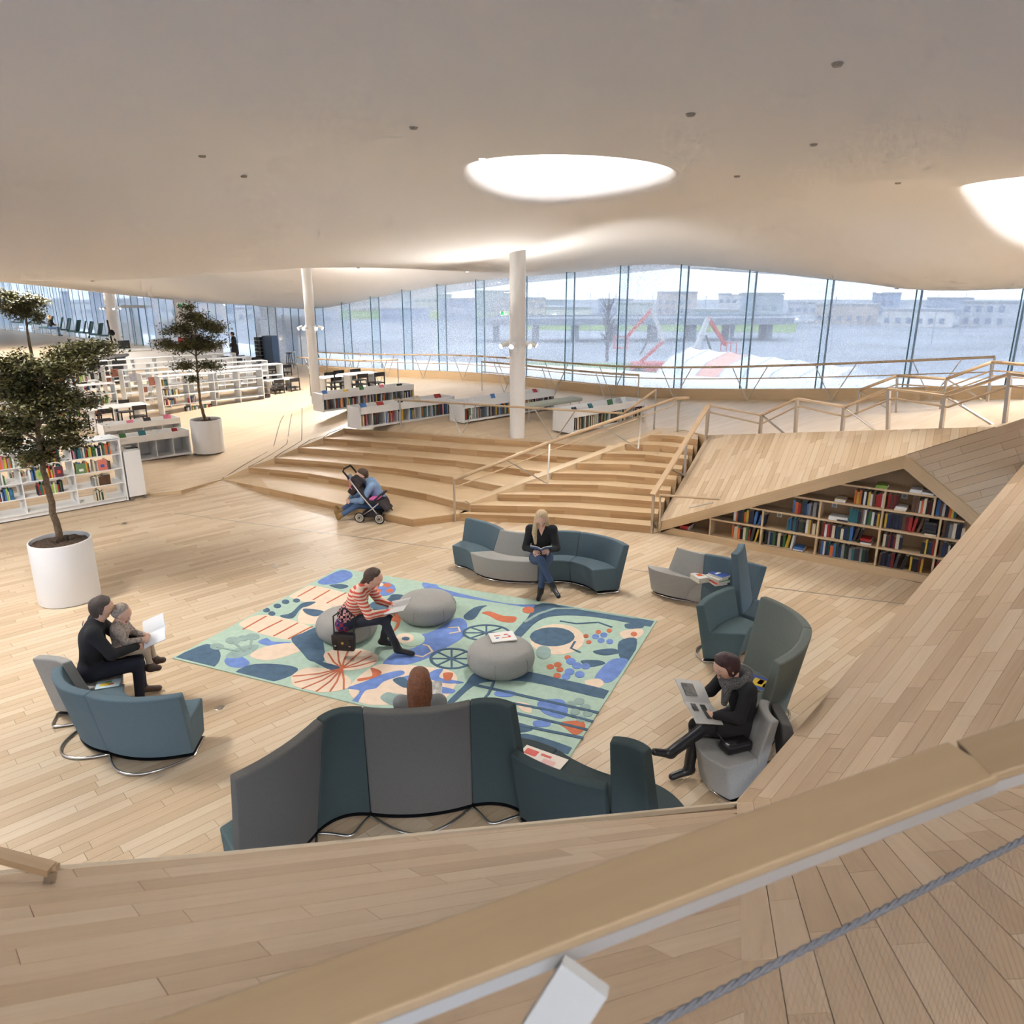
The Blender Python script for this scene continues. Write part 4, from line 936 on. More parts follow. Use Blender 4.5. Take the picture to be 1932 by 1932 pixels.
# ================================================================== SOFA MODULES
FAB = {'blue': mat('petrol_wool', (92, 110, 118), .95, noise=.05, nscale=60, bump=.25, bscale=420), 'teal': mat('teal_wool', (86, 104, 104), .95, noise=.05, nscale=60, bump=.25, bscale=420), 'dark': mat('dark_teal_wool', (58, 70, 70), .95, noise=.05, nscale=60, bump=.25, bscale=420),
       'grey': GREY, 'green': mat('grey_green_wool', (116, 122, 114), .95, noise=.05, nscale=60, bump=.25, bscale=420), 'taupe': mat('taupe_wool', (98, 95, 90), .95, noise=.05, nscale=60, bump=.25, bscale=420)}
def ctx(q):
    return np.array(q[:2], float) if len(q) == 2 and abs(q[0]) < 40 else at(*q)[:2]
def sofa(b0, b1, f0, f1, bB, bF, h, fab, label, grp, ring=True, sf=None):
    """b0,b1 ends of the back top; f0,f1 ends of the seat front (plan); bB,bF bulge of the two curves, + away from the seat side"""
    b0, b1, f0, f1 = [np.array(q[:2], float) for q in (b0, b1, f0, f1)]
    mid = (b0 + b1) / 2; fm = (f0 + f1) / 2; rear = unit(mid - fm); n = 18; lean = .10 + .06 * (h > 1); ZS = .41
    root = empty('sofa_module', (mid[0], mid[1], 0), 0, label, 'sofa', grp)
    def loc(p, z): return (p[0] - mid[0], p[1] - mid[1], z)
    sec_s, sec_b, ringp, ringf = [], [], [], []
    for i in range(n + 1):
        t = i / n; B = b0 + (b1 - b0) * t + rear * bB * 4 * t * (1 - t); Fp = f0 + (f1 - f0) * t + rear * bF * 4 * t * (1 - t)
        L = np.linalg.norm(Fp - B); d = (Fp - B) / L
        sec_s.append([loc(B + d * (lean + .05), ZS), loc(Fp, ZS), loc(Fp - d * .07, .055), loc(B + d * (lean * .9), .055)])
        sec_b.append([loc(B - d * .045, h - .01), loc(B + d * .045, h), loc(B + d * (lean + .05), ZS - .01), loc(B + d * (lean + .05), .06), loc(B + d * (lean * .9 - .0), .055)])
        ringp.append(np.array(loc(B + d * (lean * .9 + .02 - .24 * sin(pi * t) * (1 if bB < 0.0 else .9)), .018))); ringf.append(np.array(loc(Fp - d * .11, .018)))
    def loft(secs, nm, m, bv):
        k = len(secs[0]); b = MB(); vs = [p for s_ in secs for p in s_]
        fs = [(i * k + j, i * k + (j + 1) % k, (i + 1) * k + (j + 1) % k, (i + 1) * k + j) for i in range(len(secs) - 1) for j in range(k)] + [tuple(range(k))[::-1], tuple(range((len(secs) - 1) * k, len(secs) * k))]
        b.add(vs, fs); return b.build(nm, m, root, bevel=bv, seg=3)
    sh = lambda secs: [secs[0]] + secs[1:-1] + [secs[-1]]
    s_ = loft(sec_s, 'seat', FAB[sf or fab], .018); b_ = loft(sec_b, 'backrest', FAB[fab], .016)
    for o_ in (s_, b_):
        for p in o_.data.polygons: p.use_smooth = True
        try: o_.data.set_sharp_from_angle(angle=radians(35))
        except Exception: pass
    if ring: MB().tube(ringp + ringf[::-1], .013, 8, closed=True).build('base_ring', CHROME, root, smooth=True)
    MB().add([(p[0], p[1], .03) for p in ringf] + [(sec_b[i][4][0], sec_b[i][4][1], .03) for i in range(n, -1, -1)], [tuple(range(2 * n + 2))]).build('base_plate', BLACK, root)
    return root
LO, HI = .76, 1.17
T = lambda x, y, z=LO: at(x, y, z)
Fz = lambda x, y: at(x, y, .41)
GA, GB, GC, GD, GE = 'curved sofa at the foot of the stairs', 'sofa group near the triangular bookcase', 'sofa with the tall shell by the right bank', 'serpentine sofa along the near pit edge', 'sofa with the reading man at the left'
a12, a23, a34 = T(948, 998), T(1012, 1004), T(1096, 1003); fa12, fa23, fa34 = Fz(886, 1041), Fz(1016, 1060), Fz(1074, 1059)
sofa(T(880, 976), a12, Fz(852, 1029), fa12, .07, .05, LO, 'blue', 'leftmost blue module of the curved sofa before the stairs', GA)
sofa(a12, a23, fa12, fa23, -.06, -.17, LO, 'grey', 'light grey module of the curved sofa left of the blonde reader', GA)
sofa(a23, a34, fa23, fa34, .08, .05, LO, 'blue', 'blue sofa module directly behind the blonde reader', GA)
sofa(a34, T(1183, 1028), fa34, Fz(1116, 1075), .10, .05, LO, 'blue', 'rightmost blue module of the curved sofa before the stairs', GA)
sofa(T(1283, 1033), T(1330, 1044), Fz(1222, 1066), Fz(1325, 1095), -.05, -.20, LO, 'grey', 'light grey convex sofa module left of the book pile', GB)
sofa(T(1330, 1044), T(1443, 1068), Fz(1325, 1095), Fz(1396, 1114), .05, .02, LO, 'blue', 'blue sofa module with the pile of books on its seat', GB)
b3a, b3b = T(1320, 1142), T(1381, 1106)
sofa(np.array([2.80, 8.82]), np.array([3.02, 9.22]), np.array([3.14, 8.44]), np.array([3.46, 9.05]), -.02, -.06, HI, 'blue', 'narrow tall backed blue module seen edge-on behind the teal armchair', GB)
sofa(b3a, b3b, Fz(1408, 1197), Fz(1433, 1176), .06, .03, LO, 'teal', 'teal low module facing right in front of the narrow tall back', GB)
sofa(T(1440, 1124, HI), T(1524, 1183, HI), Fz(1364, 1260), np.array([2.36, 6.86]), .09, .05, HI, 'green', 'grey green tall shell module with books on its seat', GC)
sofa(T(1524, 1183, HI), T(1466, 1248, HI), np.array([2.36, 6.86]), np.array([2.12, 6.50]), .07, .03, HI, 'green', 'rear tall shell module behind the reader in black', GC)
sofa(T(1445, 1318), T(1464, 1360), Fz(1318, 1370), Fz(1372, 1450), -.05, -.14, LO, 'grey', 'grey module under the reader in black, with her handbag', GC)
sofa(np.array([2.42, 6.02]), np.array([2.40, 5.66]), np.array([2.86, 6.0]), np.array([2.84, 5.45]), .0, -.06, LO - .02, 'taupe', 'dark grey module backing onto the reader in black', GC)
d12, d23, d34, d45 = T(603, 1357, HI), T(684, 1337, HI), T(887, 1323, HI), T(968, 1331, HI)
sofa(T(437, 1466, HI), d12, Fz(413, 1560), np.array([-2.0, 5.42]), .05, .05, HI, 'taupe', 'leftmost tall taupe module of the near serpentine sofa', GD, sf='teal')
sofa(d12, d23, np.array([-2.0, 5.42]), np.array([-1.32, 5.92]), -.07, -.12, HI, 'dark', 'dark concave module between the two tall taupe backs', GD)
sofa(d23, d34, np.array([-1.30, 5.92]), np.array([-.36, 5.98]), .07, .02, HI, 'taupe', 'tall taupe module hiding the girl at the near pit edge', GD, sf='teal')
sofa(d34, d45, np.array([-.36, 5.98]), np.array([.42, 5.78]), -.06, -.1, HI, 'dark', 'dark concave module right of the tall taupe middle back', GD)
sofa(T(968, 1416), T(1145, 1480), np.array([.42, 5.78]), np.array([.98, 5.36]), .06, .05, LO, 'dark', 'dark low module with a magazine on the near serpentine sofa', GD)
sofa(T(1153, 1393, HI), T(1222, 1416, HI), np.array([1.0, 5.38]), Fz(1298, 1528), -.05, -.10, HI, 'dark', 'dark narrow tall module at the right end of the near sofa', GD)
e12, e23 = T(108, 1256), T(166, 1306)
sofa(T(66, 1238), T(126, 1248), np.array([-4.62, 7.66]), Fz(233, 1284), -.04, -.05, LO, 'grey', 'grey module the man with the child sits on', GE)
sofa(e12, e23, Fz(236, 1288), Fz(262, 1316), .10, .06, LO, 'blue', 'blue corner module with a colourful card on its seat', GE)
sofa(e23, T(342, 1309), Fz(262, 1316), np.array([-3.14, 6.66]), .10, .06, LO, 'blue', 'blue module nearest the camera in the left sofa', GE)
# ================================================================== PEOPLE (bodies grown from capsules as one continuous surface)
def surfnet(field, lo, step):
    """naive surface nets over a 3-D array of signed distances"""
    ins = field < 0
    nx, ny, nz = field.shape
    c = [ins[dx:nx - 1 + dx, dy:ny - 1 + dy, dz:nz - 1 + dz] for dx in (0, 1) for dy in (0, 1) for dz in (0, 1)]
    s = sum(k.astype(np.int8) for k in c); act = (s > 0) & (s < 8)
    idx = -np.ones(act.shape, int); I = np.argwhere(act); idx[act] = np.arange(len(I))
    acc = np.zeros((len(I), 3)); cnt = np.zeros(len(I))
    cor = [(a, b, d) for a in (0, 1) for b in (0, 1) for d in (0, 1)]
    for i in range(8):
        for j in range(i + 1, 8):
            if sum(abs(p - q) for p, q in zip(cor[i], cor[j])) != 1: continue
            A = field[I[:, 0] + cor[i][0], I[:, 1] + cor[i][1], I[:, 2] + cor[i][2]]; B = field[I[:, 0] + cor[j][0], I[:, 1] + cor[j][1], I[:, 2] + cor[j][2]]
            m = (A < 0) != (B < 0); t = np.where(m, A / np.where(m, A - B, 1), 0)
            p = np.array(cor[i]) + (np.array(cor[j]) - np.array(cor[i])) * t[:, None]
            acc[m] += p[m]; cnt[m] += 1
    V = lo + (I + acc / np.maximum(cnt, 1)[:, None]) * step
    Fc = []
    for ax in range(3):
        a = [slice(None)] * 3; b = [slice(None)] * 3; a[ax] = slice(0, -1); b[ax] = slice(1, None)
        ch = ins[tuple(a)] != ins[tuple(b)]; E_ = np.argwhere(ch); u, w = [(1, 2), (2, 0), (0, 1)][ax]
        ok = (E_[:, u] > 0) & (E_[:, w] > 0) & (E_[:, u] < field.shape[u] - 1) & (E_[:, w] < field.shape[w] - 1); E_ = E_[ok]
        flip = ins[tuple(a)][E_[:, 0], E_[:, 1], E_[:, 2]]
        def g(du, dw):
            q = E_.copy(); q[:, u] -= du; q[:, w] -= dw; return idx[q[:, 0], q[:, 1], q[:, 2]]
        q = np.stack([g(1, 1), g(0, 1), g(0, 0), g(1, 0)], 1); q[~flip] = q[~flip][:, ::-1]; Fc.append(q)
    return V, np.concatenate(Fc)
def sd(P, pr):
    a, b = np.asarray(pr[0], float), np.asarray(pr[1], float); r0, r1 = pr[2], pr[3]; sq = pr[6] if len(pr) > 6 else None
    Q = P - a; ab = b - a
    if sq is not None:      # flatten along an axis: (axis, factor)
        ax = unit(sq[0]); Q = Q + np.outer(Q @ ax, ax).reshape(Q.shape) * (1 / sq[1] - 1) if Q.ndim == 2 else Q
        ab = ab + ax * np.dot(ab, ax) * (1 / sq[1] - 1)
    l2 = max(np.dot(ab, ab), 1e-9); t = np.clip((Q @ ab) / l2, 0, 1)
    d = np.linalg.norm(Q - t[..., None] * ab, axis=-1) - (r0 + (r1 - r0) * t)
    return d * (min(1, sq[1]) if sq is not None else 1)
def grow(name, prims, mats, parent, step=.011, k=.022, smooth=True, it=1):
    """prims: (a, b, r0, r1, material index, blend[, flatten])"""
    pts = np.array([p[0] for p in prims] + [p[1] for p in prims], float); R = max(max(p[2], p[3]) for p in prims) + .05
    lo = pts.min(0) - R; hi = pts.max(0) + R; n = np.ceil((hi - lo) / step).astype(int) + 1
    fld = np.full(n, 1.0)
    for pr in prims:
        m = max(pr[2], pr[3]) + .07
        i0 = np.maximum(((np.minimum(pr[0], pr[1]) - m - lo) / step).astype(int), 0); i1 = np.minimum(((np.maximum(pr[0], pr[1]) + m - lo) / step).astype(int) + 2, n)
        g = np.stack(np.meshgrid(*[lo[q] + np.arange(i0[q], i1[q]) * step for q in range(3)], indexing='ij'), -1); sh = g.shape[:3]
        d = sd(g.reshape(-1, 3), pr).reshape(sh); sl = tuple(slice(i0[q], i1[q]) for q in range(3)); f = fld[sl]; kk = pr[5] if pr[5] is not None else k
        h = np.clip(.5 + .5 * (f - d) / kk, 0, 1); fld[sl] = f * (1 - h) + d * h - kk * h * (1 - h)
    V, Q = surfnet(fld, lo, step)
    me = bpy.data.meshes.new(name); me.from_pydata([tuple(v) for v in V], [], [tuple(int(x) for x in q) for q in Q])
    for m in mats: me.materials.append(m)
    C = V[Q].mean(1); best = np.full(len(C), 9.); mi = np.zeros(len(C), int)
    for pr in prims:
        d = sd(C, pr); u = d < best; best[u] = d[u]; mi[u] = pr[4]
    me.polygons.foreach_set('material_index', mi.astype(np.int32)); me.polygons.foreach_set('use_smooth', [True] * len(Q)); me.update()
    o = mkobj(name, me, parent)
    if it: sm = o.modifiers.new('relax', 'SMOOTH'); sm.iterations = it; sm.factor = .5
    return o
SKIN = mat('skin', (222, 176, 150), .55, noise=.04, nscale=20); LIPS = mat('lips', (176, 104, 94), .5); EYE = mat('eye_dark', (46, 36, 32), .3)
KNITB = mat('black_knit', (34, 33, 35), .9, noise=.1, nscale=80, bump=.3, bscale=200); JEANS = mat('blue_jeans', (72, 96, 132), .85, noise=.12, nscale=60); DARKJ = mat('dark_jeans', (46, 50, 60), .85, noise=.1, nscale=60)
LEATH = mat('black_leather', (30, 28, 28), .35); SUEDE = mat('tan_suede', (150, 118, 74), .85); NAVY = mat('navy_trousers', (36, 38, 50), .85); PUFF = mat('blue_puffer', (122, 150, 182), .55, noise=.08, nscale=12)
BROWN = mat('brown_hair', (74, 52, 38), .5, noise=.25, nscale=50, bump=.4, bscale=120); BLOND = mat('blond_hair', (206, 180, 140), .5, noise=.2, nscale=50, bump=.4, bscale=120); REDH = mat('auburn_hair', (128, 78, 48), .5, noise=.25, nscale=50, bump=.4, bscale=120); DKHAIR = mat('dark_red_hair', (62, 36, 36), .45, noise=.25, nscale=50, bump=.3, bscale=120); SALT = mat('greying_hair', (78, 66, 58), .6, noise=.35, nscale=70, bump=.4, bscale=120)
def striped():
    m = mat('striped_cardigan', (214, 90, 66), .9); nt = m.node_tree; b = nt.nodes['Principled BSDF']; tc = nt.nodes.new('ShaderNodeTexCoord'); w = nt.nodes.new('ShaderNodeTexWave'); w.bands_direction = 'Z'; w.inputs['Scale'].default_value = 7.5; w.inputs['Distortion'].default_value = .6; w.inputs['Detail'].default_value = 0
    cr = nt.nodes.new('ShaderNodeValToRGB'); cr.color_ramp.interpolation = 'CONSTANT'; cr.color_ramp.elements[0].color = srgb(216, 92, 70); cr.color_ramp.elements[1].position = .5; cr.color_ramp.elements[1].color = srgb(236, 210, 188)
    nt.links.new(tc.outputs['Object'], w.inputs[0]); nt.links.new(w.outputs[0], cr.inputs[0]); nt.links.new(cr.outputs[0], b.inputs['Base Color']); return m
def checked(name, a, b_, sc):
    m = mat(name, a, .9); nt = m.node_tree; b = nt.nodes['Principled BSDF']; tc = nt.nodes.new('ShaderNodeTexCoord'); w = nt.nodes.new('ShaderNodeTexChecker'); w.inputs['Scale'].default_value = sc; w.inputs[1].default_value = srgb(*a); w.inputs[2].default_value = srgb(*b_)
    nt.links.new(tc.outputs['Object'], w.inputs[0]); nt.links.new(w.outputs[0], b.inputs['Base Color']); return m
def A3(*q): return np.array(q, float)
def hand(w, dirv, palmn, mi, spread=.35, curl=.8, sc=1.0, side=1):
    """palm and five unequal bent fingers, wrist at w, pointing along dirv, palm facing palmn"""
    d = unit(dirv); n = unit(palmn - d * np.dot(palmn, d)); s = np.cross(d, n) * side; P = []
    c = w + d * .045 * sc; P.append((w, c, .024 * sc, .026 * sc, mi, .015)); P.append((c - s * .022 * sc, c + s * .022 * sc + d * .02 * sc, .022 * sc, .020 * sc, mi, .012))
    for j, (off, ln) in enumerate(((-.030, .060), (-.010, .074), (.010, .070), (.030, .054))):
        b = w + d * .082 * sc + s * off * sc; m_ = b + (d * cos(curl * .6) + n * sin(curl * .6)) * ln * .5 * sc + s * off * spread * .3; e = m_ + (d * cos(curl * 1.6) + n * sin(curl * 1.6)) * ln * .5 * sc
        P.append((b - d * .02, m_, .0095 * sc, .0085 * sc, mi, .006)); P.append((m_, e, .0085 * sc, .0065 * sc, mi, .006))
    tb = w + d * .03 * sc - s * .028 * sc; tm = tb + (d * .7 - s * .7 + n * .3) * .035 * sc; te = tm + (d * .9 - s * .1 + n * .5) * .032 * sc
    P.append((tb, tm, .012 * sc, .0105 * sc, mi, .008)); P.append((tm, te, .0105 * sc, .008 * sc, mi, .006)); return P
def headprims(hc, f, upv, sk=0, eye=4, lip=5, sc=1.0):
    f = unit(f); u = unit(upv - f * np.dot(upv, f)); r = np.cross(f, u); P = []
    P.append((hc + u * .03 * sc - f * .012, hc + u * .03 * sc + f * .012, .088 * sc, .086 * sc, sk, .02)); P.append((hc + f * .02 * sc, hc - u * .075 * sc + f * .035 * sc, .072 * sc, .046 * sc, sk, .03))
    P.append((hc + f * .088 * sc + u * .01 * sc, hc + f * .108 * sc - u * .026 * sc, .008 * sc, .014 * sc, sk, .012))
    for s in (-1, 1):
        P.append((hc + r * s * .088 * sc - u * .005, hc + r * s * .088 * sc - u * .03 * sc - f * .004, .016 * sc, .011 * sc, sk, .008))
        P.append((hc + f * .082 * sc + r * s * .031 * sc + u * .012 * sc, hc + f * .083 * sc + r * s * .033 * sc + u * .012 * sc, .0115 * sc, .0115 * sc, eye, .004))
        P.append((hc + f * .086 * sc + r * s * .018 * sc + u * .031 * sc, hc + f * .080 * sc + r * s * .046 * sc + u * .033 * sc, .006 * sc, .005 * sc, eye, .004))
    P.append((hc + f * .083 * sc - u * .056 * sc - r * .018 * sc, hc + f * .083 * sc - u * .056 * sc + r * .018 * sc, .008 * sc, .008 * sc, lip, .006)); return P
def person(label, loc, rz, J, top, legs, shoes, tr=1.0, lr=1.0, sleeves=True, face=(0, 1, -.25), hands=True, calf=None, skirt=False, step=.011, sc=1.0, extra=(), shoe_h=0.0, topb=None):
    """J: joints in the person's own frame (x right, y forward)"""
    o = empty('person', loc, rz, label, 'person'); j = {k: A3(*v) for k, v in J.items()}; fy = (A3(0, 1, 0), .72); P = []
    P.append((j['pelvis'] - A3(.06, 0, 0), j['pelvis'] + A3(.06, 0, 0), .118 * lr, .118 * lr, 2, .04)); P.append((j['pelvis'] + A3(0, 0, .05), j['chest'], .125 * tr, .142 * tr, 1, .04, fy)); P.append((j['chest'], j['neck'] - (j['neck'] - j['chest']) * .2, .142 * tr, .085 * tr, 1, .05, fy))
    P.append((j['neck'] - (j['neck'] - j['chest']) * .1, j['head'] - (j['head'] - j['neck']) * .45, .052, .05, 0, .02))
    fd = unit(A3(*face)); P += headprims(j['head'], fd, unit(j['head'] - j['neck']) * .5 + A3(0, 0, .5), sc=sc)
    for s, L in ((-1, 'l'), (1, 'r')):
        sh, el, wr = j['sh' + L], j['el' + L], j['wr' + L]; hp, kn, an, to = j['hp' + L], j['kn' + L], j['an' + L], j['to' + L]
        P.append((j['neck'] - (j['neck'] - j['chest']) * .25, sh, .07 * tr, .068 * tr, 1, .04)); P.append((sh, el, .062 * tr, .052 * tr, 1, .03)); P.append((el, wr, .05 * tr, .034 * tr if sleeves else .028, 1 if sleeves else 0, .02))
        if hands:
            hd = j.get('hd' + L); hdv = (hd - wr) if hd is not None else (wr - el); P += hand(wr, hdv, j.get('pn' + L, A3(-s * .6, 0, -.6)), 0, side=s, curl=.9)
        P.append((hp, kn, .088 * lr, .062 * lr, 2, .03)); P.append((kn, an, .058 * lr, .042 * lr, 2 if calf is None else calf, .025))
        ft = unit(to - an); P.append((an + unit(kn - an) * shoe_h, an - unit(kn - an) * .02, .048, .044, 3, .02)); P.append((an - unit(kn - an) * .03 - ft * .03, to, .040, .034, 3, .02))
    P += list(extra)
    grow('body', P, [SKIN, top, legs, shoes, EYE, LIPS] + ([topb] if topb else []), o, step)
    return o, j, fd
def hairmesh(o, prims, m, nm='hair', step=.01): return grow(nm, prims, [m], o, step, .02)
def openbook(label, loc, rx, rz, w, h, page, ang=.25, cover=None, cat='book', pics=()):
    o = empty('open_book', loc, rz, label, cat); o.rotation_euler = (rx, 0, rz)
    for s in (-1, 1):
        b = MB(); n = 6
        vs = []
        for i in range(n + 1):
            t = i / n; x = s * w * t; z = ang * w * (t ** .6) * .55 + .006 * sin(pi * t)
            vs += [(x, -h / 2, z), (x, h / 2, z), (x, -h / 2, z - .009), (x, h / 2, z - .009)]
        fs = []
        for i in range(n): a = 4 * i; fs += [(a, a + 4, a + 5, a + 1), (a + 2, a + 3, a + 7, a + 6), (a, a + 2, a + 6, a + 4), (a + 1, a + 5, a + 7, a + 3)]
        fs += [(0, 1, 3, 2), (4 * n, 4 * n + 2, 4 * n + 3, 4 * n + 1)]
        b.add(vs, fs).build('page_block', page, o, smooth=False)
        if cover is not None:
            b2 = MB(); b2.add([(x, y, z - .011) for (x, y, z) in vs[0::4]] + [(x, y, z - .011) for (x, y, z) in vs[1::4]], [(i, i + 1, n + 2 + i, n + 1 + i) for i in range(n)]).build('cover', cover, o)
    for (px, py, pw, ph, m) in pics:
        zz_ = ang * w * (abs(px) / w) ** .6 * .55 + .013
        MB().box((px, py, zz_), (pw, ph, .002), M=Matrix.Rotation(-atan(ang * .45) * (1 if px > 0 else -1), 3, 'Y')).build('picture', m, o)
    return o
def base_seated(zs=.41):
    return dict(pelvis=(0, 0, zs + .10), chest=(0, .03, zs + .42), neck=(0, .06, zs + .60), head=(0, .12, zs + .74), shl=(-.165, .04, zs + .55), shr=(.165, .04, zs + .55), ell=(-.21, .16, zs + .30), elr=(.21, .16, zs + .30), wrl=(-.10, .36, zs + .26), wrr=(.10, .36, zs + .26),
        hpl=(-.09, .03, zs + .09), hpr=(.09, .03, zs + .09), knl=(-.10, .44, zs + .09), knr=(.10, .44, zs + .09), anl=(-.10, .46, .09), anr=(.10, .46, .09), tol=(-.11, .62, .04), tor=(.11, .62, .04))
# --- blonde reader on the curved sofa (legs crossed, faces the camera)
p0 = at(1021, 1052, .5); R0 = pi - .05
J = base_seated(); J.update(knl=(-.05, .40, .52), anl=(.0, .34, .10), tol=(.03, .50, .04), knr=(.00, .45, .62), anr=(-.18, .54, .25), tor=(-.26, .68, .17), wrl=(-.11, .28, .72), wrr=(.11, .26, .70), ell=(-.23, .12, .70), elr=(.23, .12, .70), head=(.0, .13, 1.145))
o, j, fd = person('woman with long blond hair in a black top reading on the curved sofa', (p0[0], p0[1], 0), R0, J, KNITB, mat('mid_jeans', (64, 82, 112), .85, noise=.12, nscale=60), LEATH, tr=1.04, face=(0, .8, -.6), shoe_h=.06)
hc = j['head']; hairmesh(o, [(hc + A3(0, -.035, .045), hc + A3(0, .01, .06), .092, .092, 0, None), (hc + A3(.07, .0, .0), A3(.10, .10, .93), .045, .042, 0, None), (A3(.10, .10, .93), A3(.085, .16, .78), .042, .02, 0, None), (hc + A3(-.07, -.01, .0), A3(-.085, .02, .97), .042, .035, 0, None), (hc + A3(.02, .05, .085), hc + A3(.07, .045, .02), .03, .025, 0, None), (hc + A3(-.02, .05, .085), hc + A3(-.07, .04, .02), .028, .022, 0, None), (hc + A3(0, -.07, 0), A3(0, -.05, .92), .08, .05, 0, None)], BLOND)
MB().add([(-.05, .135, 1.02), (.05, .135, 1.02), (0, .165, .90)], [(0, 1, 2)]).build('neckline', SKIN, o)
bm_ = o.matrix_basis.copy()
def inw(o, p): 
    c, s = cos(o.rotation_euler[2]), sin(o.rotation_euler[2]); return (o.location[0] + p[0] * c - p[1] * s, o.location[1] + p[0] * s + p[1] * c, o.location[2] + p[2])
openbook('blue book open in the hands of the blond woman', inw(o, (0, .37, .76)), -.5, R0 + pi, .155, .20, mat('page_white', (228, 222, 210), .7), .5, mat('cover_blue', (70, 112, 168), .5))
# --- woman in the striped cardigan on the pouf
p0 = at(664, 1172, .40); R1 = -pi / 2 - .12
J = base_seated(.345); J.update(chest=(0, .10, .72), neck=(0, .20, .87), head=(0, .31, .985), shl=(-.165, .17, .83), shr=(.165, .17, .83), ell=(-.22, .30, .60), elr=(.22, .30, .60), wrl=(-.10, .48, .60), wrr=(.10, .50, .60), knl=(-.10, .44, .47), knr=(.10, .44, .47), anl=(-.12, .52, .11), anr=(.12, .36, .11), tol=(-.12, .70, .055), tor=(.13, .52, .055))
J.update(knr=(.10, .44, .50), anr=(.10, .60, .11), tor=(.10, .78, .055), anl=(-.10, .36, .11), tol=(-.12, .52, .055))
CARD = striped()
o, j, fd = person('woman in a red striped cardigan reading on a grey pouf', (p0[0], p0[1], 0), R1, J, CARD, DARKJ, LEATH, tr=1.08, lr=.95, face=(0, .7, -.7), shoe_h=.10, extra=[(A3(-.1, -.08, .40), A3(.1, -.08, .40), .10, .10, 6, .04), (A3(-.12, -.04, .55), A3(.12, -.04, .55), .095, .095, 7, .04)])
body = o.children[0]; body.data.materials.append(checked('patterned_hem', (160, 60, 70), (40, 50, 110), 22)); body.data.materials.append(checked('checked_band', (40, 30, 34), (220, 160, 160), 30))
hc = j['head']; hairmesh(o, [(hc + A3(0, -.03, .04), hc + A3(0, .0, .055), .092, .09, 0, None), (hc + A3(-.05, .045, .08), hc + A3(.05, .045, .08), .03, .03, 0, None), (hc + A3(.08, .0, .03), hc + A3(.075, -.04, -.02), .024, .022, 0, None), (hc + A3(-.08, .0, .03), hc + A3(-.075, -.04, -.02), .024, .022, 0, None), (hc + A3(0, -.08, .0), hc + A3(0, -.13, -.06), .05, .035, 0, None), (hc + A3(0, -.13, -.06), hc + A3(.03, -.16, -.17), .038, .025, 0, None)], BROWN)
openbook('large thin book on the lap of the woman on the pouf', inw(o, (0, .60, .63)), .25, R1, .20, .26, mat('page_grey', (200, 198, 194), .7), .12, mat('cover_dark', (44, 44, 50), .5))
# her satchel
so = empty('satchel', inw(o, (.26, -.02, .13)), R1, 'black leather satchel with brass lock hanging at the grey pouf', 'bag')
MB().box((.0, 0, .12), (.10, .27, .22)).build('bag_body', LEATH, so, bevel=.02, seg=3); MB().box((.055, 0, .16), (.012, .275, .13)).build('flap', LEATH, so, bevel=.005)
MB().cyl((.058, 0, .13), (.07, 0, .13), .018, n=14).build('brass_lock', mat('brass', (196, 164, 92), .3, 1), so)
for s in (-1, 1): MB().box((.064, s * .09, .11), (.006, .02, .13)).build('strap', mat('strap_black', (20, 19, 19), .4), so); MB().box((.069, s * .09, .09), (.006, .026, .012)).build('buckle', STEEL, so)
MB().tube([(0, -.12, .22), (-.06, -.14, .42), (-.10, 0, .52), (-.06, .14, .42), (0, .12, .22)], .01, 6).build('shoulder_strap', mat('strap_black', (20, 19, 19), .4), so)
# --- man in black with a child on his lap
p0 = at(172, 1262, .5); R2 = -pi / 2 + .42
J = base_seated(); J.update(chest=(0, .06, .84), neck=(0, .12, 1.02), head=(0, .20, 1.16), shl=(-.19, .10, .97), shr=(.19, .10, .97), ell=(-.26, .26, .74), elr=(.26, .24, .74), wrl=(-.12, .46, .74), wrr=(.12, .46, .72), knl=(-.16, .44, .53), knr=(.15, .46, .53), anl=(-.16, .44, .09), anr=(.15, .42, .09), tol=(-.17, .60, .04), tor=(.17, .58, .04))
o, j, fd = person('man with glasses in a black sweater reading to a child', (p0[0], p0[1], 0), R2, J, KNITB, NAVY, mat('brown_shoe', (84, 66, 56), .6), tr=1.16, lr=1.08, face=(0, .85, -.45))
hc = j['head']; hairmesh(o, [(hc + A3(0, -.035, .045), hc + A3(0, -.0, .062), .092, .088, 0, None), (hc + A3(0, -.06, -.0), hc + A3(0, -.055, -.06), .068, .055, 0, None), (hc + A3(-.05, .05, .088), hc + A3(.05, .05, .088), .028, .028, 0, None), (hc + A3(.083, .0, .03), hc + A3(.085, -.01, -.02), .022, .018, 0, None), (hc + A3(-.083, .0, .03), hc + A3(-.085, -.01, -.02), .022, .018, 0, None)], SALT)
gl = MB(); 
for s in (-1, 1): gl.tube([hc + A3(s * .034 + .026 * cos(a), .098 , .004 + .018 * sin(a)) for a in np.linspace(0, 2 * pi, 13)], .003, 5); gl.cyl(hc + A3(s * .062, .095, .008), hc + A3(s * .09, -.0, .006), .003, n=5)
gl.build('glasses', mat('gold_frame', (190, 150, 90), .3, 1), o)
MB().tube([inw(o, (0, 0, 0))] * 0 or [(-.06, .0, 1.03), (.06, .0, 1.03)], .004, 5).build('collar_edge', KNITB, o)
FLEECE = mat('fuzzy_fleece', (176, 160, 146), .95, noise=.35, nscale=45, bump=.8, bscale=110)
q0 = inw(o, (-.04, .30, 0)); J = base_seated(.53); S_ = .62
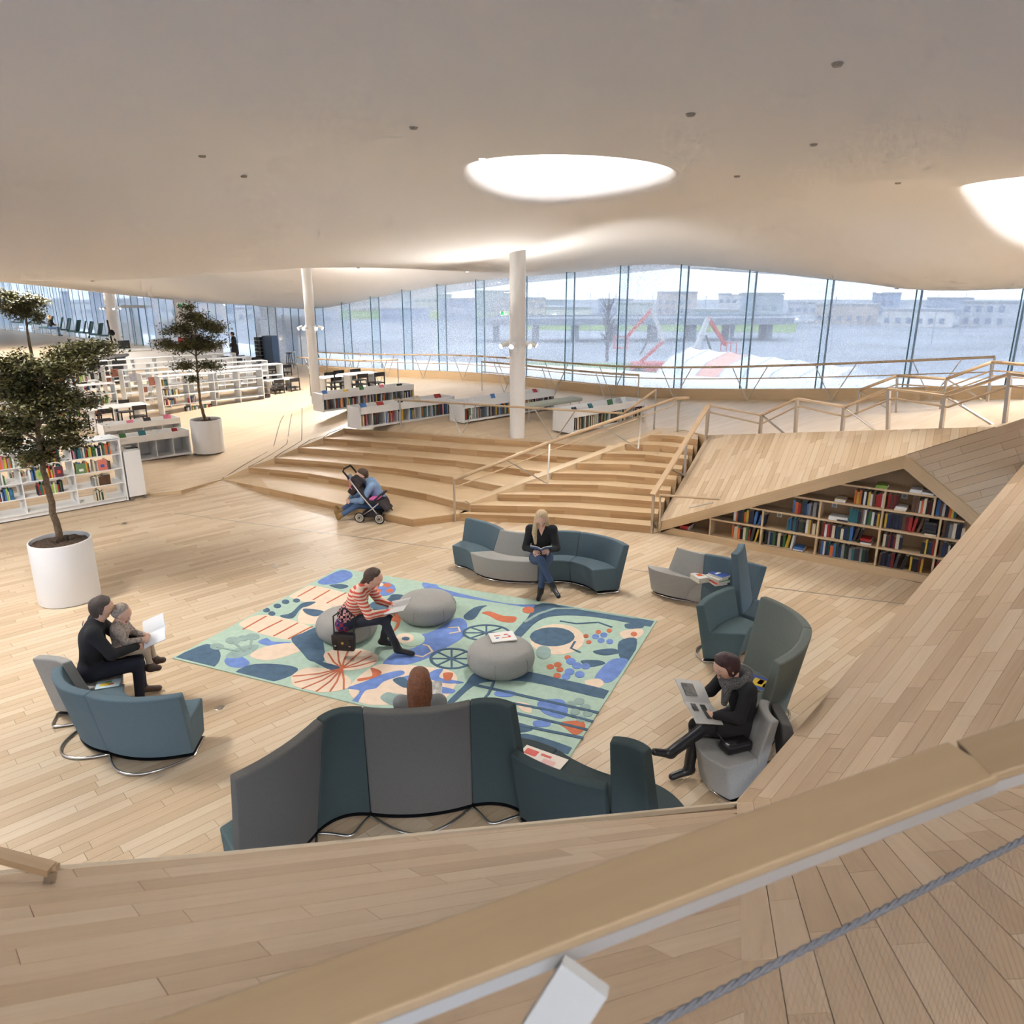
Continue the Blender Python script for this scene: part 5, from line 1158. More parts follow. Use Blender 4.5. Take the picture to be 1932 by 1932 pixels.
Jc = {k: (v[0] * S_, v[1] * S_, .60 + (v[2] - .53) * S_) for k, v in J.items()}; Jc.update(anl=(-.08, .30, .46), anr=(.08, .30, .46), tol=(-.09, .38, .44), tor=(.09, .38, .44), wrl=(-.05, .24, .78), wrr=(.07, .24, .78), head=(0, .07, 1.06), neck=(0, .04, .97))
oc, jc, fdc = person('toddler in a grey fleece jacket on the lap of the man', (q0[0], q0[1], 0), R2 - .25, Jc, FLEECE, mat('beige_trousers', (190, 170, 146), .9), mat('brown_shoe', (84, 66, 56), .6), tr=.78, lr=.7, hands=True, sc=.86, face=(0, .8, -.5))
hc = jc['head']; hairmesh(oc, [(hc + A3(0, -.025, .035), hc + A3(0, .0, .05), .082, .078, 0, None)], FLEECE, 'hood')
wb = openbook('white picture book held by the man and child', inw(o, (.02, .66, .82)), .55, R2, .17, .25, mat('bright_page', (244, 243, 240), .6), .25); wb.rotation_euler = (.5, .6, R2)
# --- woman in black with a magazine
p0 = at(1402, 1364, .5); R3 = pi / 2 + .28
J = base_seated(); J.update(chest=(0, .05, .83), neck=(0, .12, 1.0), head=(0, .24, 1.115), shl=(-.17, .10, .95), shr=(.17, .10, .95), ell=(-.24, .22, .74), elr=(.24, .22, .74), wrl=(-.15, .40, .74), wrr=(.15, .40, .76), knl=(-.09, .44, .60), anl=(-.02, .74, .34), tol=(.0, .90, .36), knr=(.06, .46, .52), anr=(.02, .52, .10), tor=(.02, .69, .04))
o, j, fd = person('woman with short dark hair in black reading a magazine', (p0[0], p0[1], 0), R3, J, KNITB, mat('black_skirt', (40, 37, 38), .9), LEATH, tr=1.08, lr=1.05, face=(0, .75, -.66), calf=3, shoe_h=.12, extra=[(A3(-.08, .1, .5), A3(-.04, .40, .56), .11, .085, 2, .04), (A3(.08, .1, .5), A3(.04, .40, .5), .11, .085, 2, .04)])
hc = j['head']; hairmesh(o, [(hc + A3(0, -.035, .04), hc + A3(0, .015, .06), .094, .09, 0, None), (hc + A3(0, -.06, -.02), hc + A3(0, -.05, -.06), .072, .055, 0, None), (hc + A3(-.05, .06, .085), hc + A3(.05, .06, .085), .03, .03, 0, None), (hc + A3(.08, .02, .03), hc + A3(.085, .0, -.03), .025, .02, 0, None), (hc + A3(-.08, .02, .03), hc + A3(-.085, .0, -.03), .025, .02, 0, None)], DKHAIR)
gl = MB()
for s in (-1, 1): gl.tube([hc + A3(s * .034 + .026 * cos(a), .10, .002 + .018 * sin(a)) for a in np.linspace(0, 2 * pi, 13)], .0025, 5); gl.cyl(hc + A3(s * .062, .095, .006), hc + A3(s * .09, 0, .006), .0025, n=5)
gl.build('glasses', mat('steel_frame', (150, 150, 155), .3, 1), o)
sc_ = MB(); nk = j['neck']; hairmesh(o, [(nk + A3(.11 * cos(a), .10 * sin(a) + .01, .0 + .02 * sin(a * 3) - .03 * sin(a)), nk + A3(.11 * cos(a + .5), .10 * sin(a + .5) + .01, .0 - .03 * sin(a + .5)), .048, .046, 0, None) for a in np.arange(0, 6.3, .5)] + [(nk + A3(-.05, .12, -.05), nk + A3(-.07, .15, -.2), .05, .03, 0, None)], mat('speckled_scarf', (92, 90, 88), .95, noise=.9, nscale=130), 'scarf')
mg = openbook('open magazine with dark photographs on the lap of the woman in black', inw(o, (0, .50, .80)), -.5 + pi * 0, R3 + pi * 0, .235, .32, mat('magazine_page', (206, 204, 198), .5), .16, pics=[(.12, .05, .13, .14, mat('photo_grey', (110, 108, 102), .5, noise=.5, nscale=18)), (-.07, .09, .08, .06, mat('photo_dark', (74, 74, 72), .5, noise=.4, nscale=20)), (-.15, -.02, .08, .06, mat('photo_dark', (74, 74, 72), .5, noise=.4, nscale=20)), (-.07, -.02, .07, .06, mat('photo_dark', (74, 74, 72), .5, noise=.4, nscale=20))])
mg.rotation_euler = (.35, -.45, R3)
hb = at(1388, 1412, .43); ho = empty('handbag', (hb[0], hb[1], .413), .35, 'black leather handbag lying on the grey sofa module', 'bag')
MB().box((0, 0, .055), (.27, .15, .10)).build('bag_body', LEATH, ho, bevel=.03, seg=3); MB().tube([(-.12, .0, .10), (-.17, .06, .18), (-.12, .16, .24), (-.02, .16, .2), (.02, .06, .11)], .009, 6).build('handle', LEATH, ho); MB().cyl((-.05, -.05, .106), (-.05, -.05, .112), .012, n=12).build('clasp', STEEL, ho)
# --- girl behind the near sofa (seen from behind)
p0 = at(785, 1330, 1.0); J = base_seated(); J.update(head=(0, .10, 1.115), neck=(0, .06, .99), chest=(0, .03, .82))
o, j, fd = person('auburn haired girl seated behind the tall taupe sofa back', (p0[0] + .02, 5.62, 0), .05, J, mat('grey_pullover', (140, 140, 138), .9), JEANS, LEATH, tr=.95, face=(0, .8, -.5), step=.013)
hc = j['head']; hairmesh(o, [(hc + A3(0, -.035, .05), hc + A3(0, .0, .06), .094, .09, 0, None), (hc + A3(0, -.07, 0), A3(0, -.03, .86), .085, .075, 0, None), (hc + A3(-.05, -.03, 0), A3(-.06, .0, .92), .06, .05, 0, None), (hc + A3(.05, -.03, 0), A3(.06, .0, .92), .06, .05, 0, None)], REDH)
openbook('comic held open by the auburn haired girl', inw(o, (.02, .46, .80)), .5, .05, .15, .22, mat('comic_page', (206, 202, 192), .6, noise=.4, nscale=20), .2)
# --- parent on the step behind the stroller
p0 = at(721, 955, .2); _d = at(642, 984) - p0; R4 = atan2(-_d[0], _d[1]) - .15
J = base_seated(.145); J.update(pelvis=(0, 0, .26), hpl=(-.10, .03, .25), hpr=(.10, .03, .25), chest=(0, .15, .56), neck=(0, .27, .74), head=(0, .36, .86), shl=(-.19, .22, .68), shr=(.19, .22, .68), ell=(-.25, .42, .42), elr=(.25, .42, .42), wrl=(-.12, .60, .40), wrr=(.12, .60, .40), knl=(-.13, .50, .30), knr=(.16, .46, .36), anl=(-.14, .86, .11), anr=(.2, .80, .11), tol=(-.15, .92, .22), tor=(.22, .88, .20))
o, j, fd = person('parent in a pale blue puffer jacket bending over the stroller', (p0[0], p0[1], .0), R4, J, PUFF, JEANS, SUEDE, tr=1.25, lr=1.05, face=(0, .5, -.85), shoe_h=.06, extra=[(A3(-.12, -.02, .30), A3(.12, -.02, .30), .12, .12, 6, .04), (A3(0, .18, .72), A3(0, .28, .74), .09, .07, 1, .03)], topb=mat('black_lining', (34, 36, 42), .8))
for k in range(5):
    c = j['pelvis'] + (j['chest'] - j['pelvis']) * (.35 + k * .2)
    MB().tube([c + A3(.185 * cos(a), .132 * sin(a), .0) for a in np.linspace(0, 2 * pi, 25)], .008, 6).build('quilt_seam', mat('puffer_seam', (98, 124, 156), .6), o)
hc = j['head']; hairmesh(o, [(hc + A3(0, -.035, .04), hc + A3(0, .0, .058), .094, .09, 0, None), (hc + A3(0, -.06, -.01), hc + A3(0, -.05, -.04), .07, .06, 0, None)], BROWN)
# --- standing visitor by the windows, seated visitor on the far slope
def standing(label, loc, rz, top, legs, hair, step=.016):
    J = dict(pelvis=(0, 0, .92), chest=(0, .0, 1.22), neck=(0, .01, 1.42), head=(0, .05, 1.56), shl=(-.18, 0, 1.37), shr=(.18, 0, 1.37), ell=(-.22, .02, 1.10), elr=(.22, .06, 1.10), wrl=(-.16, .18, .98), wrr=(.10, .22, 1.06), hpl=(-.09, 0, .90), hpr=(.09, 0, .90), knl=(-.09, .02, .50), knr=(.09, .0, .50), anl=(-.09, -.02, .09), anr=(.10, -.02, .09), tol=(-.10, .13, .04), tor=(.12, .13, .04))
    o, j, fd = person(label, loc, rz, J, top, legs, LEATH, tr=1.25, face=(0, 1, -.1), step=step, extra=[(A3(0, 0, .95), A3(0, 0, .62), .17, .19, 1, .05)])
    hc = j['head']; hairmesh(o, [(hc + A3(0, -.03, .04), hc + A3(0, .0, .06), .095, .09, 0, None)], hair, step=.014); return o
q = azd(447, 692, 43); q = at(447, 697, .12)
standing('visitor in a long dark coat standing near the blue trolley', (q[0], q[1], zf(q[0], q[1])), pi * .55, mat('dark_coat', (48, 40, 40), .9), DARKJ, DKHAIR)
# ================================================================== STROLLER
sp = at(703, 986); so = empty('stroller', (sp[0], sp[1] + .18, 0), -.22, 'black and pink baby stroller parked at the lowest amphitheatre step', 'stroller')
BF = mat('stroller_fabric', (52, 44, 46), .9, noise=.1, nscale=60); PK = mat('pink_lining', (218, 104, 168), .8); TYRE = mat('tyre', (34, 34, 34), .8); RIM = mat('cream_rim', (214, 206, 192), .5)
for x in (-.20, .21):
    for y in (-.24, .24):
        w = empty('wheel', (x, y, .105)); w.parent = so
        MB().tube([(.094 * cos(a), 0, .094 * sin(a)) for a in np.linspace(0, 2 * pi, 28, endpoint=False)], .012, 8, closed=True).build('tyre', TYRE, w, smooth=True)
        MB().tube([(.076 * cos(a), 0, .076 * sin(a)) for a in np.linspace(0, 2 * pi, 28, endpoint=False)], .009, 6, closed=True).build('rim', RIM, w)
        sk_ = MB(); [sk_.cyl((0, 0, 0), (.074 * cos(a), 0, .074 * sin(a)), .004, n=5) for a in np.linspace(0, 2 * pi, 14, endpoint=False)]; sk_.build('spokes', RIM, w); MB().cyl((0, -.02, 0), (0, .02, 0), .018, n=12).build('hub', BLACK, w)
ALU = mat('stroller_aluminium', (206, 202, 196), .35, .8)
for y in (-.20, .20):
    MB().tube([(-.40, y, .88), (-.16, y, .55), (.06, y, .30), (.21, y, .11)], .012, 8).build('frame_tube', ALU, so, smooth=True); MB().tube([(-.20, y, .11), (.05, y, .28), (.19, y, .40)], .011, 8).build('frame_tube', ALU, so, smooth=True)
MB().bar((-.20, -.24, .11), (-.20, .24, .11), .016, .016).build('axle', BLACK, so); MB().bar((.21, -.24, .11), (.21, .24, .11), .016, .016).build('axle', BLACK, so)
MB().tube([(-.38, -.20, .86), (-.50, -.20, 1.00), (-.50, -.14, 1.04), (-.50, .14, 1.04), (-.50, .20, 1.00), (-.38, .20, .86)], .018, 8).build('handle', mat('foam_grip', (40, 32, 30), .9), so, smooth=True)
MB().bar((-.06, 0, .40), (-.34, 0, .88), .36, .06, up=(.7, 0, .5)).build('backrest', BF, so, bevel=.025, seg=3); MB().bar((-.10, 0, .40), (.18, 0, .40), .34, .07).build('seat', BF, so, bevel=.025, seg=3)
MB().bar((-.03, 0, .45), (.14, 0, .46), .28, .05).build('pink_blanket', PK, so, bevel=.02, seg=3); MB().bar((.17, 0, .40), (.34, 0, .24), .30, .07).build('footmuff', BF, so, bevel=.03, seg=3)
hood = grow('hood', [(A3(-.32, y, .83), A3(-.20, y, .76), .07, .055, 0, .04) for y in (-.12, 0, .12)], [BF], so, .014)
MB().tube([(.10, -.18, .45), (.22, -.16, .56), (.24, 0, .58), (.22, .16, .56), (.10, .18, .45)], .018, 8).build('bumper_bar', BF, so, smooth=True); MB().box((0, 0, .15), (.34, .36, .10)).build('basket', BF, so, bevel=.02); MB().bar((-.40, -.1, .55), (-.22, -.1, .78), .20, .14, up=(.7, 0, .5)).build('hanging_bag', mat('brown_bag', (60, 46, 44), .9), so, bevel=.03)
MB().tube([(-.36, -.22, .86), (-.38, -.23, .74), (-.33, -.22, .66)], .008, 6).build('pink_ribbon', PK, so); grow('woollen_hat', [(A3(-.40, -.14, .86), A3(-.39, -.13, .90), .05, .045, 0, .02)], [mat('grey_hat', (130, 132, 138), .95)], so, .014)
# ================================================================== SMALL THINGS ON SEATS
def booklet(label, p, rz, w, h, t, cov, art=(), z=None):
    o = empty('book', p, rz, label, 'book'); MB().box((0, 0, t / 2), (w, h, t)).build('page_block', PAGE, o); MB().box((0, 0, t + .001), (w + .006, h + .006, .003)).build('cover', cov, o)
    for (x, y, a, b_, m) in art: MB().box((x, y, t + .0035), (a, b_, .0015)).build('cover_art', m, o)
    return o
CW = mat('cover_art_white', (236, 232, 224), .5); CR = mat('cover_art_red', (206, 62, 46), .5); CO = mat('cover_art_orange', (226, 108, 56), .5); CB = mat('cover_art_blue', (64, 92, 168), .5); CY = mat('cover_art_yellow', (232, 196, 70), .5); CG = mat('cover_art_green', (120, 176, 90), .5)
p = PF3; booklet('open picture book with red scribbles on the front pouf', (p[0] + .02, p[1] + .13, .352), .25, .30, .24, .012, CW, [(-.06, .03, .07, .02, CO), (.05, .04, .05, .02, CR), (.02, -.04, .08, .015, CO), (-.07, -.03, .04, .02, CB), (.08, -.02, .03, .05, CR)])
p = Fz(1262, 1078) if False else at(1347, 1085, .42)
p1 = at(1320, 1094, .42); b_ = booklet('thick white book with an orange blot on the blue sofa', (p1[0], p1[1], .412), .35, .17, .22, .075, CW, [(0, .01, .08, .08, CO)])
z = .412
for i, (c_, t, lab) in enumerate(((CR, .03, 'red book at the bottom of the pile on the blue sofa'), (CG, .03, 'second book of the pile on the blue sofa'), (CW, .03, 'third book of the pile on the blue sofa'), (CB, .035, 'top book with blue lettering in the pile on the blue sofa'))):
    p2 = at(1352 + (i % 2) * 4, 1098, .42); booklet(lab, (p2[0], p2[1], z), .3 + .12 * i, .19, .24, t, c_, [(0, .02, .12, .04, CB if c_ is CW else CW)] if i > 1 else ()); z += t + .003
p = at(1436, 1290, .42); booklet('blue picture book with a yellow figure on the tall shell seat', (p[0], p[1], .412), .9, .26, .30, .012, CB, [(0, 0, .16, .18, CY), (.02, .01, .1, .05, CR), (-.03, -.05, .08, .04, CG)])
p = at(204, 1290, .42); booklet('pale card with a yellow car on the left blue sofa seat', (p[0], p[1], .412), .35, .22, .16, .006, mat('pale_blue_card', (196, 218, 224), .5), [(-.03, -.01, .09, .06, CY), (.03, -.02, .05, .03, CO), (.0, .04, .06, .03, CG)])
p = at(1012, 1428, .52); booklet('comic magazine with red lettering on the dark low sofa', (p[0] + .05, p[1] + .12, .412), -.55, .42, .21, .006, mat('cream_comic', (230, 214, 196), .5), [(-.12, .03, .12, .08, CR), (.02, .05, .1, .03, CR), (.08, -.03, .12, .08, mat('comic_pink', (222, 170, 160), .5))])
# ================================================================== WHITE SHELVES
UD = PLK[:2]; FNT = np.array([UD[1], -UD[0]])            # along the rows / towards the pit
RZU = atan2(UD[1], UD[0])
def shelf_unit(label, end, L, Hh, dep, nsh, bay, grp, backed=False, z0=None):
    """end = right-hand front base corner (plan); runs L metres back along -UD; local x along UD from the left end"""
    st = np.array(end[:2]) - UD * L; zb = zf(*end[:2]) if z0 is None else z0
    o = empty('white_bookshelf', (st[0], st[1], zb), RZU, label, 'bookshelf', grp); t = .02
    for x in (0, L): MB().box((x, dep / 2, Hh / 2), (.03, dep, Hh)).build('end_panel', WHITE, o)
    MB().box((L / 2, dep / 2, Hh - t / 2), (L, dep, t)).build('top_panel', WHITE, o)
    MB().box((L / 2, dep / 2, .04), (L - .04, dep - .06, .08)).build('plinth', WHITE, o)
    zs_ = [.09 + (Hh - .09) / nsh * i for i in range(nsh)]
    for z in zs_: MB().box((L / 2, dep / 2, z), (L - .03, dep, .018)).build('shelf', WHITE, o)
    nb = max(1, round(L / bay))
    for i in range(1, nb): MB().box((L / nb * i, dep / 2, Hh / 2 + .04), (.016, dep - .01, Hh - .1)).build('divider', WHITE, o)
    if backed: MB().box((L / 2, dep - .01, Hh / 2 + .04), (L - .04, .012, Hh - .1)).build('back_panel', WHITE, o)
    return o, st, zb, zs_, L / nb
def shelf_books(st, zb, z, x0, x1, dep, pal, hmax, where, seed, single=True, hmin=.16, acc=None, first=''):
    R = random.Random(seed); x = x0; i = 0
    while x < x1 - .02:
        t = R.uniform(.015, .035); h = R.uniform(hmin, hmax); c = R.choice(pal); d = R.uniform(.14, .19); p = st + UD * (x + t / 2) - FNT * (.02 + d / 2); i += 1
        if single: book((p[0], p[1], zb + z + .009), t - .002, d, h, RZU, c, '%s book, %s from left %s' % (PALN[c], ordn(i), where), 'books ' + where)
        else:
            k = acc.setdefault(c, MB()); k.box((p[0], p[1], zb + z + .009 + h / 2), (t - .002, d, h), RZU)
        x += t
def flush_books(acc, label, where):
    for c, b in acc.items(): pass
    if not acc: return
    big = MB(); ms = []
    for i, (c, b) in enumerate(acc.items()):
        big.add(b.v, b.f, i); bookmesh(c); ms.append(MATS['cover_' + PALN[c].replace(' ', '_')])
    o = big.build('book_rows', ms, label=label, cat='books', kind='stuff')
GW = 'white library shelves in the left hall'
FE = at(242, 946)[:2]
o, st, zb, zs_, bay = shelf_unit('long low white bookshelf behind the large planter', FE, 4.6, 1.33, .58, 4, .92, GW)
MB().box((2.3, .29, 1.345), (4.6, .56, .012)).build('glass_top', mat('pale_glass', (206, 218, 224), .1), o)
fr = [('long planter-side shelf top row', 3), ('long planter-side shelf second row', 2), ('long planter-side shelf third row', 1), ('long planter-side shelf lowest row', 0)]
shelf_books(st, zb, zs_[3], 3.72, 4.42, .5, KIDS, .26, 'in the ' + fr[0][0], 101)
shelf_books(st, zb, zs_[2], 3.74, 3.98, .5, MIX, .26, 'in the ' + fr[1][0], 103); shelf_books(st, zb, zs_[2], 4.05, 4.4, .5, [14, 6, 7], .24, 'in the right bay, ' + fr[1][0], 104)
shelf_books(st, zb, zs_[1], 4.0, 4.36, .5, [14, 7, 6], .22, 'in the ' + fr[2][0], 105); shelf_books(st, zb, zs_[0], 4.0, 4.2, .5, [10, 7], .24, 'in the ' + fr[3][0], 107)
acc = {}
for z_, segs in ((zs_[3], ((.1, .8), (1.1, 1.8), (1.95, 2.7), (2.85, 3.5))), (zs_[2], ((1.95, 2.5), (2.9, 3.5), (.2, .8))), (zs_[1], ((1.9, 2.6), (.9, 1.5), (3.0, 3.45))), (zs_[0], ((.3, .8),))):
    for a, c in segs: shelf_books(st, zb, z_, a, c, .5, KIDS, .25, '', int(a * 100) + int(z_ * 1000), False, acc=acc)
flush_books(acc, 'crowded picture books in the left bays of the long low shelf', '')
def faceout(label, st, zb, z, x, w, h, cov, art=()):
    p = st + UD * x + FNT * .0 - FNT * .02; o = empty('book', (p[0], p[1], zb + z + .012), RZU, label, 'book'); MB().box((0, 0, h / 2), (w, .015, h)).build('page_block', PAGE, o); MB().box((0, -.009, h / 2), (w, .004, h)).build('cover', cov, o)
    for (a, b_, c, d, m) in art: MB().box((a, -.012, h / 2 + b_), (c, .003, d)).build('cover_art', m, o)
faceout('pink face-out picture book on the long low shelf', st, zb, zs_[2], 4.22, .17, .23, mat('cover_salmon', (226, 128, 110), .5), [(0, -.02, .07, .06, CB)]); faceout('green face-out picture book on the long low shelf', st, zb, zs_[2], 4.02 - .2, .18, .2, mat('cover_moss', (104, 140, 96), .5), [(0, -.03, .08, .05, CW)])
faceout('dark face-out book with cherries on the long low shelf', st, zb, zs_[2], 3.42, .15, .21, mat('cover_plum', (92, 56, 64), .5), [(0, 0, .06, .06, CR)]); faceout('olive face-out book on the long low shelf', st, zb, zs_[2], 3.1, .16, .22, mat('cover_olive', (176, 184, 110), .5), [(0, 0, .08, .08, CG)]); faceout('beige face-out album on the long low shelf', st, zb, zs_[2], 2.3, .2, .27, mat('cover_sand', (190, 160, 130), .5), [(0, 0, .1, .1, CB)])
# end cart with castors
ce = FE + UD * .05; co = empty('book_cart', (ce[0], ce[1], 0), RZU, 'white book cart on castors at the end of the long shelf', 'cart')
MB().box((.17, .29, .57), (.34, .56, .98)).build('cart_body', WHITE, co, bevel=.008); MB().box((.17, .29, 1.065), (.30, .5, .02)).build('tray', mat('tray_grey', (206, 206, 204), .5), co)
for x in (.04, .30): 
    for y in (.05, .53): MB().cyl((x, y - .015, .035), (x, y + .015, .035), .035, n=14).build('castor', mat('castor_grey', (110, 108, 106), .5), co)
for k, c_ in enumerate((1, 0)): p = np.array([ce[0], ce[1]]) + UD * (.12 + .1 * k) + np.array([-UD[1], UD[0]]) * .3; book((p[0], p[1], 1.08), .02, .2, .14, RZU, c_, '%s booklet on top of the white book cart' % PALN[c_], None, flat=True)
# deer statue
dp = st + UD * 3.35 - FNT * .28; do = empty('deer_statue', (dp[0], dp[1], zb + 1.352), RZU, 'pale wooden deer figure standing on the long low shelf', 'statue'); DEERM = mat('pale_deer', (214, 200, 158), .7)
grow('deer_body', [(A3(-.14, 0, .30), A3(.12, 0, .32), .055, .06, 0, .03), (A3(.12, 0, .33), A3(.18, 0, .52), .045, .03, 0, .02), (A3(.18, 0, .52), A3(.27, 0, .50), .035, .02, 0, .015), (A3(-.17, 0, .33), A3(-.22, 0, .42), .018, .01, 0, .01)] + [(A3(x, y, .28), A3(x + .02, y * 1.1, .0), .026, .014, 0, .015) for x in (-.14, .11) for y in (-.035, .035)] + [(A3(.17, s * .02, .55), A3(.14, s * .07, .66), .010, .007, 0, .006) for s in (-1, 1)] + [(A3(.15, s * .05, .62), A3(.20, s * .08, .68), .008, .006, 0, .005) for s in (-1, 1)], [DEERM], do, .01)
# parallel rows of shelves further back
rows_ = [(at(501, 767)[:2], 3.75, 'nearest of the parallel white shelves behind the small tree')]
e0 = at(501, 767)[:2]; bk_ = np.array([-UD[1], UD[0]])
ends_ = [at(277, 781)[:2], at(242, 771)[:2], at(207, 760)[:2], at(176, 748)[:2]]
lab_ = ['second parallel white shelf behind the small tree', 'third parallel white shelf behind the small tree', 'fourth parallel white shelf behind the small tree', 'farthest parallel white shelf behind the small tree']
o, st, zb, zs_, bay = shelf_unit(rows_[0][2], e0, 3.72, 1.42, .5, 4, .93, GW, z0=0)
acc = {}
for z_, a, c in ((zs_[2], .06, .6), (zs_[1], .06, .45), (zs_[0] + .33, .9, 1.15), (zs_[1], .95, 1.15), (zs_[0], .75, 1.2), (zs_[0] + .0, 1.3, 1.7), (zs_[3], .1, .25)): shelf_books(st, zb, z_, a, c, .4, MIX, .22, '', int(a * 99) + int(z_ * 777), False, acc=acc)
flush_books(acc, 'books in the nearest parallel white shelf behind the small tree', '')
for q, (e, l_) in enumerate(zip(ends_, lab_)):
    o, st, zb, zs_, bay = shelf_unit(l_, e + UD * (5.4 + q * .3), 5.4 + q * .3, 1.42, .5, 3, .9, GW, z0=0)
    for k in range(2): faceout('%s poster book in the %s' % (('red', 'grey')[k], l_), st, zb, zs_[2 - k], .35 + .3 * k, .26, .3, (mat('cover_rust', (150, 92, 72), .6, noise=.3), mat('cover_grey2', (150, 146, 150), .6, noise=.4))[(k + q) % 2])
# rows on the far left behind the large tree
le = [at(229, 802)[:2], at(196, 772)[:2], at(150, 752)[:2]]
ll = ['white shelf beyond the reading table, left of the parallel rows', 'second white shelf half hidden by the large tree crown', 'rear white shelf half hidden by the large tree crown']
for q, (e, l_) in enumerate(zip(le, ll)):
    o, st, zb, zs_, bay = shelf_unit(l_, e, 6.5, 1.38, .5, 4, .93, GW, z0=0); acc = {}
    for z_ in zs_[1:]:
        for b_ in range(7): 
            if RNG.random() < .75: a = b_ * .93 + .06; shelf_books(st, zb, z_, a, a + RNG.uniform(.3, .8), .4, KIDS, .24, '', q * 37 + b_ + int(z_ * 50), False, acc=acc)
    flush_books(acc, 'colourful books in the ' + l_, '')
o, st, zb, zs_, bay = shelf_unit('low white shelf just behind the long front shelf at the left', at(120, 905)[:2] , 5.0, 1.0, .5, 3, .93, GW, z0=0); acc = {}
for z_ in zs_:
    for b_ in range(5): a = b_ * .98 + .06; shelf_books(st, zb, z_, a, a + .8, .4, KIDS, .22, '', 900 + b_ + int(z_ * 50), False, acc=acc)
flush_books(acc, 'colourful books in the low shelf behind the long front shelf', '')
# browsers: low boxes with books standing in a trough, niches below
def browser(label, end, L, Hh, dep, z0, seed, nb=3, fill=None, grp='low white book browsers', topbooks=6):
    st = np.array(end[:2]) - UD * L; o = empty('book_browser', (st[0], st[1], z0), RZU, label, 'bookshelf', grp)
    MB().box((L / 2, dep - .01, Hh / 2), (L, .02, Hh)).build('back_panel', WHITE, o)
    for x in (.012, L - .012): MB().box((x, dep / 2, Hh / 2), (.024, dep, Hh)).build('end_panel', WHITE, o)
    MB().box((L / 2, .012, Hh - .085), (L, .024, .17)).build('front_band', WHITE, o); MB().box((L / 2, dep / 2, Hh - .13), (L - .03, dep - .03, .02)).build('trough_floor', WHITE, o); MB().box((L / 2, dep / 2, .045), (L - .03, dep, .05)).build('bottom_shelf', WHITE, o)
    for i in range(1, nb * 2): MB().box((L / (nb * 2) * i, dep / 2, (Hh - .15) / 2), (.016, dep - .04, Hh - .18)).build('divider', WHITE, o)
    R = random.Random(seed); acc = {}
    if fill:
        for i in range(nb * 2):
            w_ = L / (nb * 2); shelf_books(st, z0, .07, i * w_ + .02, i * w_ + w_ * R.uniform(.45, .98), dep, fill, (Hh - .2) * .95, '', seed * 31 + i, False, hmin=(Hh - .2) * .65, acc=acc)
        flush_books(acc, 'picture books packed in the niches of the ' + label, '')
    for i in range(topbooks):
        x = L * (i + .5) / topbooks + R.uniform(-.05, .05); c = R.choice(KIDS + [8, 8, 7]); w_ = R.uniform(.14, .22); p = st + UD * x - FNT * dep * R.uniform(.35, .65); lean = R.uniform(.5, 1.2)
        ob = mkobj('book', bookmesh(c)); ob.location = (p[0], p[1], z0 + Hh - .115); ob.scale = (w_, .015, R.uniform(.15, .2)); ob.rotation_euler = (-lean * .6, 0, RZU); tag(ob, '%s picture book, %s in %s trough' % (PALN[c], ORD[i], label), 'book', 'picture books in browser troughs')
    return o
browser('near browser by the planter', at(362, 857)[:2], 1.75, .68, .62, 0, 1, 2, None, topbooks=4)
browser('rear browser by the planter', at(345, 830)[:2], 2.1, .68, .6, 0, 2, 2, None, topbooks=4)
zA, zB, zC, zD = [zf(*at(*q)[:2]) for q in ((700, 765, .75), (770, 790, .87), (950, 780, .9), (1150, 800, 1.0))]
browser('leftmost low white platform browser', at(782, 755, zA)[:2], 3.3, .54, .6, zA - .03, 3, 4, MIX, topbooks=5); browser('second low white platform browser', at(858, 783, zB)[:2], 3.0, .54, .6, zB - .02, 4, 4, MIX + [8, 15, 10], topbooks=5)
browser('platform browser behind the column', at(1046, 770, zC)[:2], 3.4, .54, .6, zC - .02, 5, 4, MIX, topbooks=4); browser('rightmost low white platform browser', at(1215, 790, zD)[:2], 2.9, .56, .7, zD - .03, 6, 3, [0, 10, 9, 5, 6, 7], topbooks=4)
# bench
bp = at(1010, 798, .92); z = zf(*bp[:2]); o = empty('bench', (bp[0], bp[1], z), RZU, 'pale green upholstered bench right of the platform column', 'bench'); MB().box((.8, .2, .40), (2.2, .42, .10)).build('seat', mat('pale_green_wool', (176, 180, 166), .9), o, bevel=.03, seg=3)
for x in (-.2, 1.8): 
    for y in (.04, .36): MB().cyl((x, y, .36), (x, y, 0), .016, n=8).build('leg', STEEL, o)
# ================================================================== TABLES, CHAIRS, FAR FURNITURE
CHB = mat('black_stained_wood', (42, 36, 34), .5)
CHP = None
def chair(loc, rz, label, grp='black wooden chairs'):
    global CHP
    if CHP is None:
        o = empty('chair', (0, 0, 0)); MB().box((0, 0, .445), (.43, .42, .03)).build('seat', CHB, o, bevel=.008); MB().box((0, -.20, .74), (.43, .025, .14)).build('backrest', CHB, o, bevel=.006)
        for x in (-.19, .19):
            MB().bar((x, .18, .43), (x, .19, 0), .032, .032).build('leg', CHB, o); MB().bar((x, -.195, .80), (x, -.21, 0), .032, .032).build('leg', CHB, o)
        CHP = o; r = o
    else:
        r = CHP.copy(); COL.objects.link(r)
        for ch in CHP.children: c = ch.copy(); COL.objects.link(c); c.parent = r
    r.location = V3(loc); r.rotation_euler = (0, 0, rz); return tag(r, label, 'chair', grp)
def table(p, rz, w, d, h, label, z=None):
    z = zf(p[0], p[1]) if z is None else z; o = empty('table', (p[0], p[1], z), rz, label, 'table', 'white reading tables'); MB().box((0, 0, h), (w, d, .03)).build('tabletop', WHITE, o, bevel=.004)
    for x in (-.7, .7): MB().box((x * w / 2, 0, h / 2), (.06, d * .55, h - .03)).build('leg', WHITE, o); 
    return z
